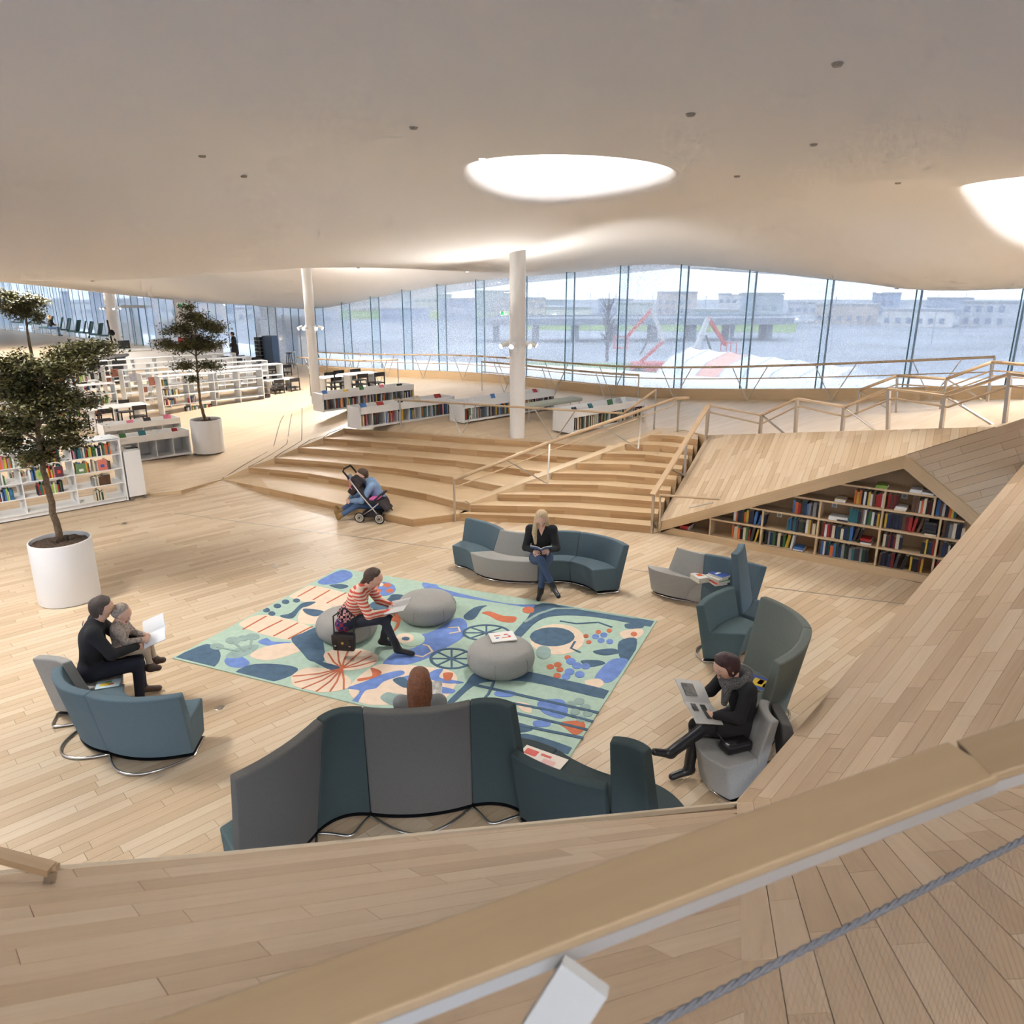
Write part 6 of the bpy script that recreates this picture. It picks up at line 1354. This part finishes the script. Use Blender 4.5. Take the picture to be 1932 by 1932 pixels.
def setof(p, w, d, rz, nm, z=None, n=4, h=.73):
    z = table(p, rz, w, d, h, 'white reading table ' + nm, z); k = 0
    wd = ['near left', 'near right', 'far left', 'far right']
    for sy in (-1, 1):
        for sx in (-1, 1):
            if k >= n: break
            q = Matrix.Rotation(rz, 3, 'Z') @ Vector((sx * w * .26, sy * (d / 2 + .16), 0)); chair((p[0] + q.x, p[1] + q.y, z), rz + (0 if sy < 0 else pi), 'black chair, %s side, at the table %s' % (wd[k], nm)); k += 1
setof(at(222, 810)[:2], 1.9, .9, RZU, 'between the browsers and the parallel shelves', 0)
setof(at(527, 748, .12)[:2], 1.3, .8, RZU, 'by the waste bin', .08); setof(at(515, 720, .15)[:2], 1.5, .8, RZU, 'behind the waste bin near the windows', .15, 4)
setof(at(630, 748, .5)[:2], 1.2, .8, RZU, 'left of the window ramp railing', None, 4); setof(at(680, 752, .62)[:2], 1.3, .8, RZU, 'behind the leftmost platform browser', None, 4); setof(at(455, 706, .15)[:2], 1.6, .8, RZU, 'beside the standing visitor', .2, 4)
bp = at(505, 764); o = empty('waste_bin', (bp[0], bp[1], .02), 0, 'dark brown waste bin at the end of the parallel shelf', 'bin'); MB().lathe([(.10, 0), (.15, .40), (.14, .40), (.09, .02), (.001, .02)], n=20).build('bucket', mat('dark_bin', (58, 48, 46), .5), o)
tp_ = at(500, 696, .2); z = zf(*tp_[:2]); o = empty('book_trolley', (tp_[0], tp_[1], z), -.35, 'blue sided library trolley standing before the windows', 'trolley'); MB().box((.28, .25, .78), (.62, .5, 1.40)).build('side_panel', mat('trolley_blue', (66, 86, 112), .5), o, bevel=.01); 
for i in range(7): 
    for k in range(2): MB().box((-.12 - .20 * k, -.0, .2 + .19 * i), (.17, .3, .15)).build('black_box', BLACK, o); 
    MB().box((-.22, 0, .1 + .19 * i), (.42, .34, .015)).build('rack_shelf', mat('trolley_grey', (170, 170, 172), .5), o)
MB().tube([(-.4, .2, .1), (-.4, .2, 1.52), (.55, .2, 1.52), (.55, .2, .1)], .012, 6).build('frame', STEEL, o)
for k, px in enumerate((548, 556)):
    q = at(px, 702 - k * 2, .3); o = empty('bar_stool', (q[0], q[1], zf(*q[:2])), .3 * k, '%s tall stool by the windows left of the column' % ('black' if k == 0 else 'white'), 'stool'); m_ = CHB if k == 0 else WHITE; MB().cyl((0, 0, .76), (0, 0, .80), .16, n=16).build('seat', m_, o)
    for a in range(4): MB().cyl((.1 * cos(a * pi / 2), .1 * sin(a * pi / 2), .76), (.2 * cos(a * pi / 2), .2 * sin(a * pi / 2), 0), .016, n=6).build('leg', m_, o)
    MB().tube([(.16 * cos(a), .16 * sin(a), .28) for a in np.linspace(0, 2 * pi, 16, endpoint=False)], .01, 6, closed=True).build('foot_ring', m_, o)
# far left: black curved counter, lounge chairs, desk
cp = azd(40, 668, 40); o = empty('counter', (cp[0], cp[1], .1), RZU, 'black curved service counter behind the trees at the far left', 'counter')
ar = [(4.2 * cos(a), 3.0 * sin(a)) for a in np.linspace(pi, 2 * pi, 24)]
MB().prism([(x, y) for x, y in ar] + [(x * .9, y * .88) for x, y in ar[::-1]], 0, 1.15).build('front', mat('counter_black', (38, 36, 38), .5), o); MB().prism([(x * 1.04, y * 1.04) for x, y in ar] + [(x * .8, y * .78) for x, y in ar[::-1]], 1.15, 1.19).build('worktop', mat('counter_top', (60, 58, 60), .4), o)
MB().box((-.6, -3.3, .45), (3.6, .5, .9)).build('low_desk', mat('counter_brown', (52, 44, 42), .5), o, bevel=.01); MB().bar((-2.2, -3.4, 1.0), (1.4, -3.2, 1.0), .03, .03).build('rail', STEEL, o)
LCH = mat('lounge_teal', (68, 96, 102), .9)
for k, (px, py) in enumerate(((88, 630), (108, 632), (122, 634), (140, 637), (152, 639), (164, 640), (182, 643), (198, 645), (35, 620), (68, 622))):
    q = azd(px, py, 60 - k * .3 if k < 8 else 62); o = empty('lounge_chair', (q[0], q[1], q[2]), RZU + .9 + .35 * (k % 3), 'teal high backed lounge chair, %s from left in the far window row' % ORD[(k + 2) if k < 8 else k - 8], 'chair', 'far lounge chairs'); 
    MB().bar((0, -.25, .40), (0, -.48, 1.15), .62, .08, up=(0, 1, .2)).build('backrest', LCH, o, bevel=.03); MB().bar((0, -.28, .40), (0, .30, .44), .62, .09).build('seat', LCH, o, bevel=.03); MB().cyl((0, 0, .38), (0, 0, .04), .03, n=8).build('stem', STEEL, o); MB().cyl((0, 0, .04), (0, 0, 0), .28, n=16).build('foot', STEEL, o)
q = azd(98, 634, 58.5); J = base_seated(.45); J.update(head=(0, .08, 1.22))
o, j, fd = person('distant blond visitor in black seated among the lounge chairs', (q[0], q[1], q[2] - .02), RZU - pi / 2 - .6, J, KNITB, JEANS, LEATH, step=.03); hc = j['head']; hairmesh(o, [(hc + A3(0, -.03, .04), hc + A3(0, -.03, -.12), .11, .08, 0, None)], BLOND, step=.025)
q = azd(216, 668, 48); o = empty('sign_stand', (q[0], q[1], q[2]), 0, 'thin black stand with a round head beside the distant column', 'stand'); MB().cyl((0, 0, 0), (-.12, 0, 1.85), .05, n=8).build('pole', BLACK, o); grow('round_head', [(A3(.02, 0, 1.18), A3(.06, 0, 1.14), .16, .14, 0, .02)], [BLACK], o, .04); MB().cyl((0, 0, 0), (0, 0, .18), .14, n=12).build('foot', mat('stand_blue', (52, 60, 88), .5), o)
q = azd(285, 690, 44); z = .25; o = empty('service_desk', (q[0], q[1], z), RZU, 'white service desk with screens behind the parallel shelves', 'desk'); MB().box((0, 0, .5), (7.5, 1.0, 1.0)).build('desk_body', WHITE, o, bevel=.02); MB().box((0, 0, 1.02), (7.7, 1.1, .04)).build('desk_top', WHITE, o)
for k, (x, m_) in enumerate(((-2.2, BLACK), (-1.2, BLACK), (.4, mat('desk_grey', (190, 190, 192), .5)), (1.8, mat('desk_red', (178, 60, 48), .5)))): MB().box((x, -.1, 1.3), (.55, .05, .4)).build('screen', m_, o); MB().cyl((x, 0, 1.02), (x, 0, 1.15), .03, n=8).build('screen_foot', BLACK, o)
q = azd(272, 664, 58); o = empty('glass_door', (q[0], q[1], q[2]), -TH + pi / 2 * 0 + radians(47) , 'glazed terrace door with a silver frame at the far windows', 'door')
for x in (-.55, .55): MB().box((x, 0, 1.5), (.08, .1, 3.0)).build('jamb', FINL, o)
MB().box((0, 0, 3.02), (2.2, .3, .18)).build('lintel', mat('door_grey', (190, 190, 190), .5), o); MB().box((0, 0, 1.5), (.06, .06, 3.0)).build('stile', FIN, o)
# ================================================================== PLANTERS AND TREES
SOIL = mat('soil', (70, 54, 40), .95, noise=.5, nscale=30, bump=1, bscale=60); BARK = mat('bark', (112, 92, 70), .9, noise=.25, nscale=30, bump=.6, bscale=50)
LEAF = bpy.data.materials.new('leaf'); LEAF.use_nodes = True
_b = LEAF.node_tree.nodes['Principled BSDF']; _b.inputs['Roughness'].default_value = .5
_at = LEAF.node_tree.nodes.new('ShaderNodeAttribute'); _at.attribute_name = 'tone'; _crr = LEAF.node_tree.nodes.new('ShaderNodeValToRGB'); _crr.color_ramp.elements[0].color = srgb(64, 60, 34); _crr.color_ramp.elements[1].color = srgb(116, 112, 60); LEAF.node_tree.links.new(_at.outputs['Fac'], _crr.inputs[0]); LEAF.node_tree.links.new(_crr.outputs[0], _b.inputs['Base Color'])
def planter(p, r, h, label, z=0):
    o = empty('planter', (p[0], p[1], z), 0, label, 'planter', 'white round planters'); MB().lathe([(r - .02, 0), (r, .012), (r, h - .01), (r - .006, h), (r - .02, h), (r - .022, h - .10)], n=64).build('pot', mat('planter_white', (232, 229, 225), .35), o, smooth=False)
    for pl_ in o.children[0].data.polygons: pl_.use_smooth = True
    o.children[0].data.set_sharp_from_angle(angle=radians(40))
    R = random.Random(3); b = MB(); n = 40; prof = [(r - .022, h - .06), (r * .75, h - .05), (r * .4, h - .045), (.001, h - .03)]
    b.lathe(prof, n=n); b.v = [(x, y, zz + R.uniform(-.012, .012)) for x, y, zz in b.v]; b.build('soil', SOIL, o, smooth=True)
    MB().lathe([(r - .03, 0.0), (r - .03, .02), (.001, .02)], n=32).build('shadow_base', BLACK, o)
    MB().cyl((.09, .05, h - .05), (.09, .05, h + .03), .015, n=8).build('irrigation_peg', BLACK, o)
    return o
def tree(label, base, path, pads, nleaf, seed, leaf=.03, tr=.045):
    """path: trunk points; pads: (centre, radii) of leaf clouds"""
    R = random.Random(seed); NR_ = np.random.default_rng(seed); o = empty('indoor_tree', base, 0, label, 'tree', 'indoor trees in white planters'); base = np.array(base, float)
    P = [np.array(q, float) - base for q in path]; pts = []
    for i in range(len(P) - 1):
        for t in np.linspace(0, 1, 5, endpoint=False): pts.append(P[i] + (P[i + 1] - P[i]) * t + np.array([R.uniform(-.012, .012), R.uniform(-.012, .012), 0]))
    pts.append(P[-1]); rr_ = [tr * (1 - .72 * i / (len(pts) - 1)) for i in range(len(pts))]; MB().tube(pts, rr_, 10).build('trunk', BARK, o, smooth=True)
    br = MB(); leaves = []; zlo = P[1][2] if len(P) > 2 else P[0][2]
    for (c, rad) in pads:
        c = np.array(c, float) - base; cand = [q for q in pts if q[2] < c[2] - .05 and q[2] > .25 * pts[-1][2]] or [pts[-1]]; a = min(cand, key=lambda q: np.linalg.norm((q - c) * np.array([1, 1, 1.0])) + .6 * abs((c[2] - q[2]) - .5 * hypot(c[0] - q[0], c[1] - q[1]))); m_ = (a + c) / 2 + np.array([0, 0, .06])
        br.tube([a, a * .6 + m_ * .4 + np.array([R.uniform(-.03, .03)] * 2 + [.02]), m_, c], [tr * .42, tr * .34, tr * .26, tr * .14], 6)
        vol = rad[0] * rad[1]; k = int(16 * max(.6, vol / .12))
        for _ in range(k):
            d = NR_.normal(size=3); d = d / np.linalg.norm(d) * NR_.random() ** .4; e = c + d * np.array(rad) * np.array([1.25, 1.25, 1.1]); s_ = m_ + (c - m_) * R.random(); mm = (s_ + e) / 2 + np.array([R.uniform(-.04, .04), R.uniform(-.04, .04), R.uniform(-.02, .05)]); br.tube([s_, mm, e], [tr * .13, tr * .09, tr * .05], 4)
            nl = int(nleaf * vol / sum(q[1][0] * q[1][1] for q in pads) / k)
            for _ in range(nl): t = R.random() ** .7; b_ = s_ * (1 - t) ** 2 + mm * 2 * t * (1 - t) + e * t * t; leaves.append(b_ + NR_.normal(size=3) * np.array([.075, .075, .045]))
    br.build('branches', BARK, o, smooth=True)
    L_ = np.array(leaves); n = len(L_); a = NR_.normal(size=(n, 3)); a[:, 2] *= .45; a /= np.linalg.norm(a, axis=1)[:, None]; b = np.cross(a, NR_.normal(size=(n, 3)) * .5 + np.array([0, 0, 1])); b /= np.linalg.norm(b, axis=1)[:, None]; s_ = leaf * NR_.uniform(.7, 1.3, (n, 1))
    V = np.stack([L_, L_ + a * s_ * .5 + b * s_ * .28, L_ + a * s_, L_ + a * s_ * .5 - b * s_ * .28], 1).reshape(-1, 3)
    me = bpy.data.meshes.new('foliage'); me.from_pydata([tuple(v) for v in V], [], [(4 * i, 4 * i + 1, 4 * i + 2, 4 * i + 3) for i in range(n)]); me.materials.append(LEAF); ta = me.attributes.new('tone', 'FLOAT', 'FACE'); ta.data.foreach_set('value', NR_.random(n).tolist()); f = mkobj('foliage', me, o); f['kind'] = 'stuff'
    return o
T1 = at(133, 1128); planter(T1, .405, .915, 'large white round planter at the left of the pit floor')
def dpt(px, py, d): r = ray(px, py); t = d / r[1]; return CAMP + r * t
d1 = T1[1]
tree('large indoor tree leaning in the left planter', (T1[0], T1[1], .87), [(T1[0], T1[1], .87), dpt(92, 930, d1 + .02), dpt(78, 860, d1 + .03), dpt(70, 790, d1 + .05), dpt(75, 720, d1 + .08), dpt(110, 660, d1 + .1)],
     [(dpt(x, y, d1 + dd), (a, b_, c)) for x, y, dd, a, b_, c in ((40, 735, 0, .5, .5, .2), (-40, 700, .2, .5, .5, .22), (90, 700, .25, .5, .5, .2), (60, 770, -.2, .5, .5, .18), (120, 745, .1, .45, .45, .16), (150, 668, .1, .45, .4, .16), (185, 655, .0, .25, .25, .12), (130, 690, -.2, .4, .4, .16), (20, 800, .1, .45, .4, .16), (120, 805, -.1, .35, .35, .13), (-10, 835, .0, .4, .35, .13), (90, 840, .15, .35, .3, .10), (170, 762, 0, .2, .2, .08), (10, 690, -.3, .45, .4, .18), (-70, 780, 0, .4, .4, .2), (60, 865, 0, .3, .25, .07), (150, 832, .05, .22, .2, .06))], 34000, 5, .05, .05)
T2 = at(395, 852); planter(T2, .41, .915, 'white round planter with the small tree beside the shelves'); d2 = T2[1]
tree('small indoor tree with a rounded crown before the parallel shelves', (T2[0], T2[1], .87), [(T2[0], T2[1], .87), dpt(378, 760, d2), dpt(373, 715, d2), dpt(370, 660, d2), dpt(366, 600, d2)],
     [(dpt(x, y, d2 + dd), (a, b_, c)) for x, y, dd, a, b_, c in ((365, 600, 0, .45, .45, .25), (335, 620, .1, .45, .4, .2), (395, 615, -.1, .45, .4, .22), (415, 620, .2, .3, .3, .12), (310, 650, 0, .35, .3, .15), (350, 655, -.2, .5, .4, .22), (395, 655, .2, .45, .4, .2), (420, 648, 0, .2, .2, .1), (345, 690, .1, .35, .3, .14), (400, 690, -.1, .35, .3, .13), (375, 640, .3, .5, .4, .25), (365, 715, 0, .2, .2, .07), (352, 578, 0, .2, .2, .1))], 20000, 6, .055, .045)
T3 = azd(62, 682, 38); T3 = (T3[0], T3[1], zf(T3[0], T3[1])); planter(T3, .62, .95, 'distant white planter behind the large tree crown', T3[2]); d3 = T3[1]
tree('distant indoor tree at the upper left before the windows', (T3[0], T3[1], T3[2] + .9), [(T3[0], T3[1], T3[2] + .9), dpt(54, 640, d3), dpt(50, 605, d3), dpt(45, 570, d3)], [(dpt(x, y, d3 + dd), (a, b_, c)) for x, y, dd, a, b_, c in ((40, 568, 0, 1.0, .8, .45), (15, 580, .3, .9, .7, .4), (65, 565, -.2, .6, .6, .3), (45, 590, .2, .8, .7, .35), (75, 600, 0, .4, .4, .25), (10, 555, 0, .5, .5, .25))], 13000, 8, .09, .075)
# ================================================================== CEILING FITTINGS AND FLOOR FITTINGS
CF = mat('ceiling_fitting', (150, 138, 124), .5)
for k, (px, py, zg) in enumerate(sorted(((780, 240, 6), (1303, 215, 6), (910, 300, 5.9), (1535, 272, 5.9), (1245, 355, 5.8), (670, 405, 5.6), (880, 420, 5.5), (940, 424, 5.5), (1385, 403, 5.7), (1690, 375, 5.7), (1712, 403, 5.6), (1148, 454, 5.4), (1555, 473, 5.1), (470, 437, 5.3), (385, 328, 5.8), (1580, 120, 6), (160, 437, 5.3), (15, 515, 4.9)), key=lambda t: t[1])):
    q = at(px, py, zg); 
    for _ in range(12):
        z = float(zc([q[:2]])[0]); q = at(px, py, z) if z > 4.6 else q
    z = float(zc([q[:2]])[0]); o = empty('ceiling_fitting', (q[0], q[1], z - .012), 0, 'small round ceiling fitting, %s from the top of the view' % ORD[k], 'fitting', 'small round fittings in the ceiling'); MB().lathe([(.001, -.01), (.035, -.01), (.05, .012)], n=16).build('trim_ring', CF if px not in (910, 880, 940) else mat('fitting_glow', (255, 250, 240), .5, emit=3), o)
for k, (px, py) in enumerate(((519, 1068), (415, 1335), (235, 988))):
    q = at(px, py); o = empty('floor_socket', (q[0], q[1], .0), PLK[0], 'round steel floor socket %s' % ('left of the rug near its top corner', 'left of the near sofa', 'behind the large planter')[k], 'floor socket'); MB().lathe([(.001, .004), (.05, .004), (.055, .001)], n=20).build('lid', STEEL, o)
for nm, p_, q_ in (('trim_5', at(330, 968, .002), at(880, 1040, .002)), ('trim_6', at(1187, 1074, .002), at(1225, 1079, .002)), ('trim_7', at(1442, 1107, .002), at(1712, 1140, .002))): MB().bar(p_, q_, .02, .004).build(nm, STEEL, kind='structure')
# ================================================================== OUTSIDE
GZ = -6.0
SNOW = mat('terrace_white', (240, 242, 245), .8)
b = MB(); ss = np.linspace(-12, 98, 40)
for i in range(39):
    p, q = wp(ss[i], -.1), wp(ss[i + 1], -.1); p2, q2 = wp(ss[i], -6.2), wp(ss[i + 1], -6.2); za, zb = zw(ss[i]) - .12, zw(ss[i + 1]) - .12
    b.prism([tuple(p), tuple(q), tuple(q2), tuple(p2)], [za - .4, zb - .4, zb - .4, za - .4], [za, zb, zb, za])
b.build('floor', SNOW, kind='structure')
MB().prism([(-700, -100), (700, -100), (700, 900), (-700, 900)], GZ - .5, GZ).build('ground', mat('ground_grey', (140, 148, 160), .95, noise=.25, nscale=.05), kind='structure')
def out(px, py, d): return azd(px, py, d)
def slab(px0, px1, d0, d1, z, m, name, kind='structure'):
    a, c = out(px0, 640, d0), out(px1, 640, d0); e, f = out(px1, 640, d1), out(px0, 640, d1); MB().prism([a[:2], c[:2], e[:2], f[:2]], GZ - .1, z).build(name, m, kind=kind)
GR = mat('grass_green', (116, 140, 84), .95, noise=.3, nscale=.3)
slab(980, 1360, 96, 108, GZ + .06, GR, 'lawn'); slab(960, 1500, 190, 240, GZ + .06, GR, 'lawn'); slab(600, 1100, 260, 360, GZ + .06, GR, 'lawn')
# road bridge
BRG = mat('bridge_concrete', (128, 136, 148), .9); o = empty('bridge', (0, 0, 0), 0, 'grey road bridge crossing behind the construction lifts', 'bridge')
a, c = out(900, 600, 150), out(1480, 600, 165); a = np.array([a[0], a[1], -2.2]); c = np.array([c[0], c[1], -2.2]); MB().bar(a, c, 9, 1.2).build('deck', BRG, o)
MB().bar(a + A3(0, -4.2, 1.2), c + A3(0, -4.2, 1.2), .1, .25).build('parapet_rail', BRG, o)
for t in np.linspace(.06, .94, 8): p = a + (c - a) * t; MB().box((p[0], p[1], (GZ - 2.8) / 2), (1.2, 5, -2.8 - GZ)).build('pier', BRG, o)
# skyline
RB = random.Random(21); BCOL_HAZE = [(168, 178, 194), (182, 186, 194), (190, 182, 178), (158, 170, 190), (200, 200, 202)]  # facade colours paled, distance haze is painted into them
for k in range(46):
    ang = radians(-62 + 104 * k / 45 + RB.uniform(-1, 1)); d = RB.uniform(225, 255) if k % 2 else RB.uniform(300, 345); x, y = d * sin(ang), d * cos(ang); w, h, dp_ = RB.uniform(9, 17), RB.uniform(3.5, 8.5), RB.uniform(8, 16); m_ = mat('facade_%d' % (k % 5), BCOL_HAZE[k % 5], .9, noise=.12, nscale=.15)
    px, py = proj((x, y, GZ + h)); where = 'far left' if px < 300 else 'left' if px < 700 else 'middle' if px < 1200 else 'right' if px < 1932 else 'unseen right'
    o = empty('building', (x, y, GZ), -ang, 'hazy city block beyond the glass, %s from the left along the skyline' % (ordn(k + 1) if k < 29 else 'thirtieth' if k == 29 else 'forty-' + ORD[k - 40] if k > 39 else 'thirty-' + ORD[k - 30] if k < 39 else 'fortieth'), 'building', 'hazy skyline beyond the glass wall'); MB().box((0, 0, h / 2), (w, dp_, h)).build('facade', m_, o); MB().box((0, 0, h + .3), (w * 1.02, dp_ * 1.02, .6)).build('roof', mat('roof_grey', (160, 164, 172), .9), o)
    wm = MB()
    for fx in range(int(w / 2.6)):
        for fz in range(int(h / 3)): wm.box((-w / 2 + 1.4 + fx * 2.6, -dp_ / 2 - .03, 1.6 + fz * 3), (1.2, .1, 1.4))
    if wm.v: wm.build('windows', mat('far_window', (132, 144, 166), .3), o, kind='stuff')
# boom lifts
RED = mat('lift_red', (196, 62, 50), .6); LG = mat('lift_grey', (190, 190, 190), .5)
for k, (px, d, sc, fl) in enumerate(((1228, 92, 1.0, 1), (1330, 88, .9, -1))):
    q = out(px, 660, d); o = empty('boom_lift', (q[0], q[1], GZ), .4 * k, ('tall red boom lift with a folded white arm outside' if k == 0 else 'second red boom lift beside the white tent outside'), 'boom lift'); s = sc * 1.3
    MB().box((0, 0, .9 * s), (3.4 * s, 1.9 * s, .8 * s)).build('chassis', RED, o, bevel=.1)
    for x in (-1.2, 1.2): 
        for y in (-.95, .95): MB().cyl((x * s, y * s - .15, .5 * s), (x * s, y * s + .15, .5 * s), .5 * s, n=14).build('wheel', TYRE, o)
    MB().bar((-.9 * fl * s, 0, 1.3 * s), (1.1 * fl * s, 0, 3.2 * s), .35, .35).build('lower_arm', RED, o); MB().bar((1.1 * fl * s, 0, 3.2 * s), (-.1 * fl * s, 0, 6.0 * s), .4, .45).build('upper_arm', LG, o); MB().bar((-.1 * fl * s, 0, 6.0 * s), (-2.4 * fl * s, 0, 3.4 * s), .3, .35).build('jib', RED, o); MB().bar((.2 * fl * s, -.3, 4.4 * s), (-1.0 * fl * s, -.3, 2.0 * s), .16, .16).build('piston', BLACK, o)
    for z in (2.6, 3.6): 
        for y in (-.5, .5): MB().bar((-3.4 * fl * s, y, z * s), (-2.2 * fl * s, y, z * s), .07, .07).build('basket_rail', RED, o)
    for x in (-3.4, -2.2): 
        for y in (-.5, .5): MB().bar((x * fl * s, y, 2.6 * s), (x * fl * s, y, 3.6 * s), .07, .07).build('basket_post', RED, o)
    MB().box((-2.8 * fl * s, 0, 2.58 * s), (1.3 * s, 1.1, .08)).build('basket_floor', RED, o)
# white tent hall
TW = mat('tent_white', (230, 232, 236), .7); TR = mat('tent_salmon', (232, 176, 160), .7); a = np.array(out(1300, 700, 62)); c = np.array(out(1612, 700, 50)); a[2] = c[2] = GZ; o = empty('tent', (0, 0, 0), 0, 'long white tent hall with one salmon bay outside the right windows', 'tent'); ax = unit(np.array([c[0] - a[0], c[1] - a[1], 0])); nx = np.array([-ax[1], ax[0], 0]); LT = np.linalg.norm((c - a)[:2]); W2 = 3.6
for i in range(7):
    t0, t1 = LT * i / 7, LT * (i + 1) / 7; P = []
    prof = [(-W2, 0), (-W2, 3.4), (-W2 * .55, 5.0), (0, 5.75), (W2 * .55, 5.0), (W2, 3.4), (W2, 0)]
    bq = MB(); vs = []
    for t in (t0, t0 + (t1 - t0) * .5, t1):
        sag = .12 if t not in (t0, t1) else 0
        vs += [a + ax * t + nx * y + A3(0, 0, z - (sag if z > 3 else 0)) for y, z in prof]
    n_ = 7; bq.add(vs, [(r * n_ + k, r * n_ + k + 1, (r + 1) * n_ + k + 1, (r + 1) * n_ + k) for r in range(2) for k in range(6)]); bq.build('roof_bay', TR if i == 2 else TW, o)
    MB().tube([a + ax * t0 + nx * y + A3(0, 0, z + .01) for y, z in prof], .05, 5).build('seam_rib', mat('tent_seam', (190, 192, 198), .7), o)
MB().add([a + ax * LT + nx * y + A3(0, 0, z) for y, z in prof], [tuple(range(7))]).build('gable', TW, o)
# bare tree outside
q = out(1146, 650, 110); R = random.Random(4); tb = MB(); tb.cyl((0, 0, 0), (0, 0, 4), .25, .18, 8)
for k in range(60):
    z = R.uniform(2.5, 8.5); an = R.uniform(0, 6.28); r_ = R.uniform(.4, 1.3); tb.cyl((0, 0, z - 1), (r_ * cos(an), r_ * sin(an), z + R.uniform(.3, 1.2)), .09, .03, 4)
tb.cyl((0, 0, 4), (0, 0, 9.6), .18, .04, 8); o = empty('bare_tree', (q[0], q[1], GZ), 0, 'dark narrow bare tree beyond the window left of the lifts', 'tree'); tb.build('trunk_and_branches', mat('bare_bark', (62, 64, 76), .9), o)
for k in range(14):
    px = 760 + k * 90 + RB.uniform(-30, 30); q = out(px, 600, RB.uniform(130, 200)); o = empty('street_lamp', (q[0], q[1], GZ), 0, 'slim street lamp outside, %s from the left beyond the glass' % ORD[k], 'street lamp', 'street lamps outside'); MB().cyl((0, 0, 0), (0, 0, 9), .09, .06, 6).build('mast', mat('lamp_mast', (150, 156, 166), .6), o); MB().box((.5, 0, 9), (1.1, .3, .12)).build('lamp_head', mat('street_glow', (255, 240, 214), .5, emit=4), o)
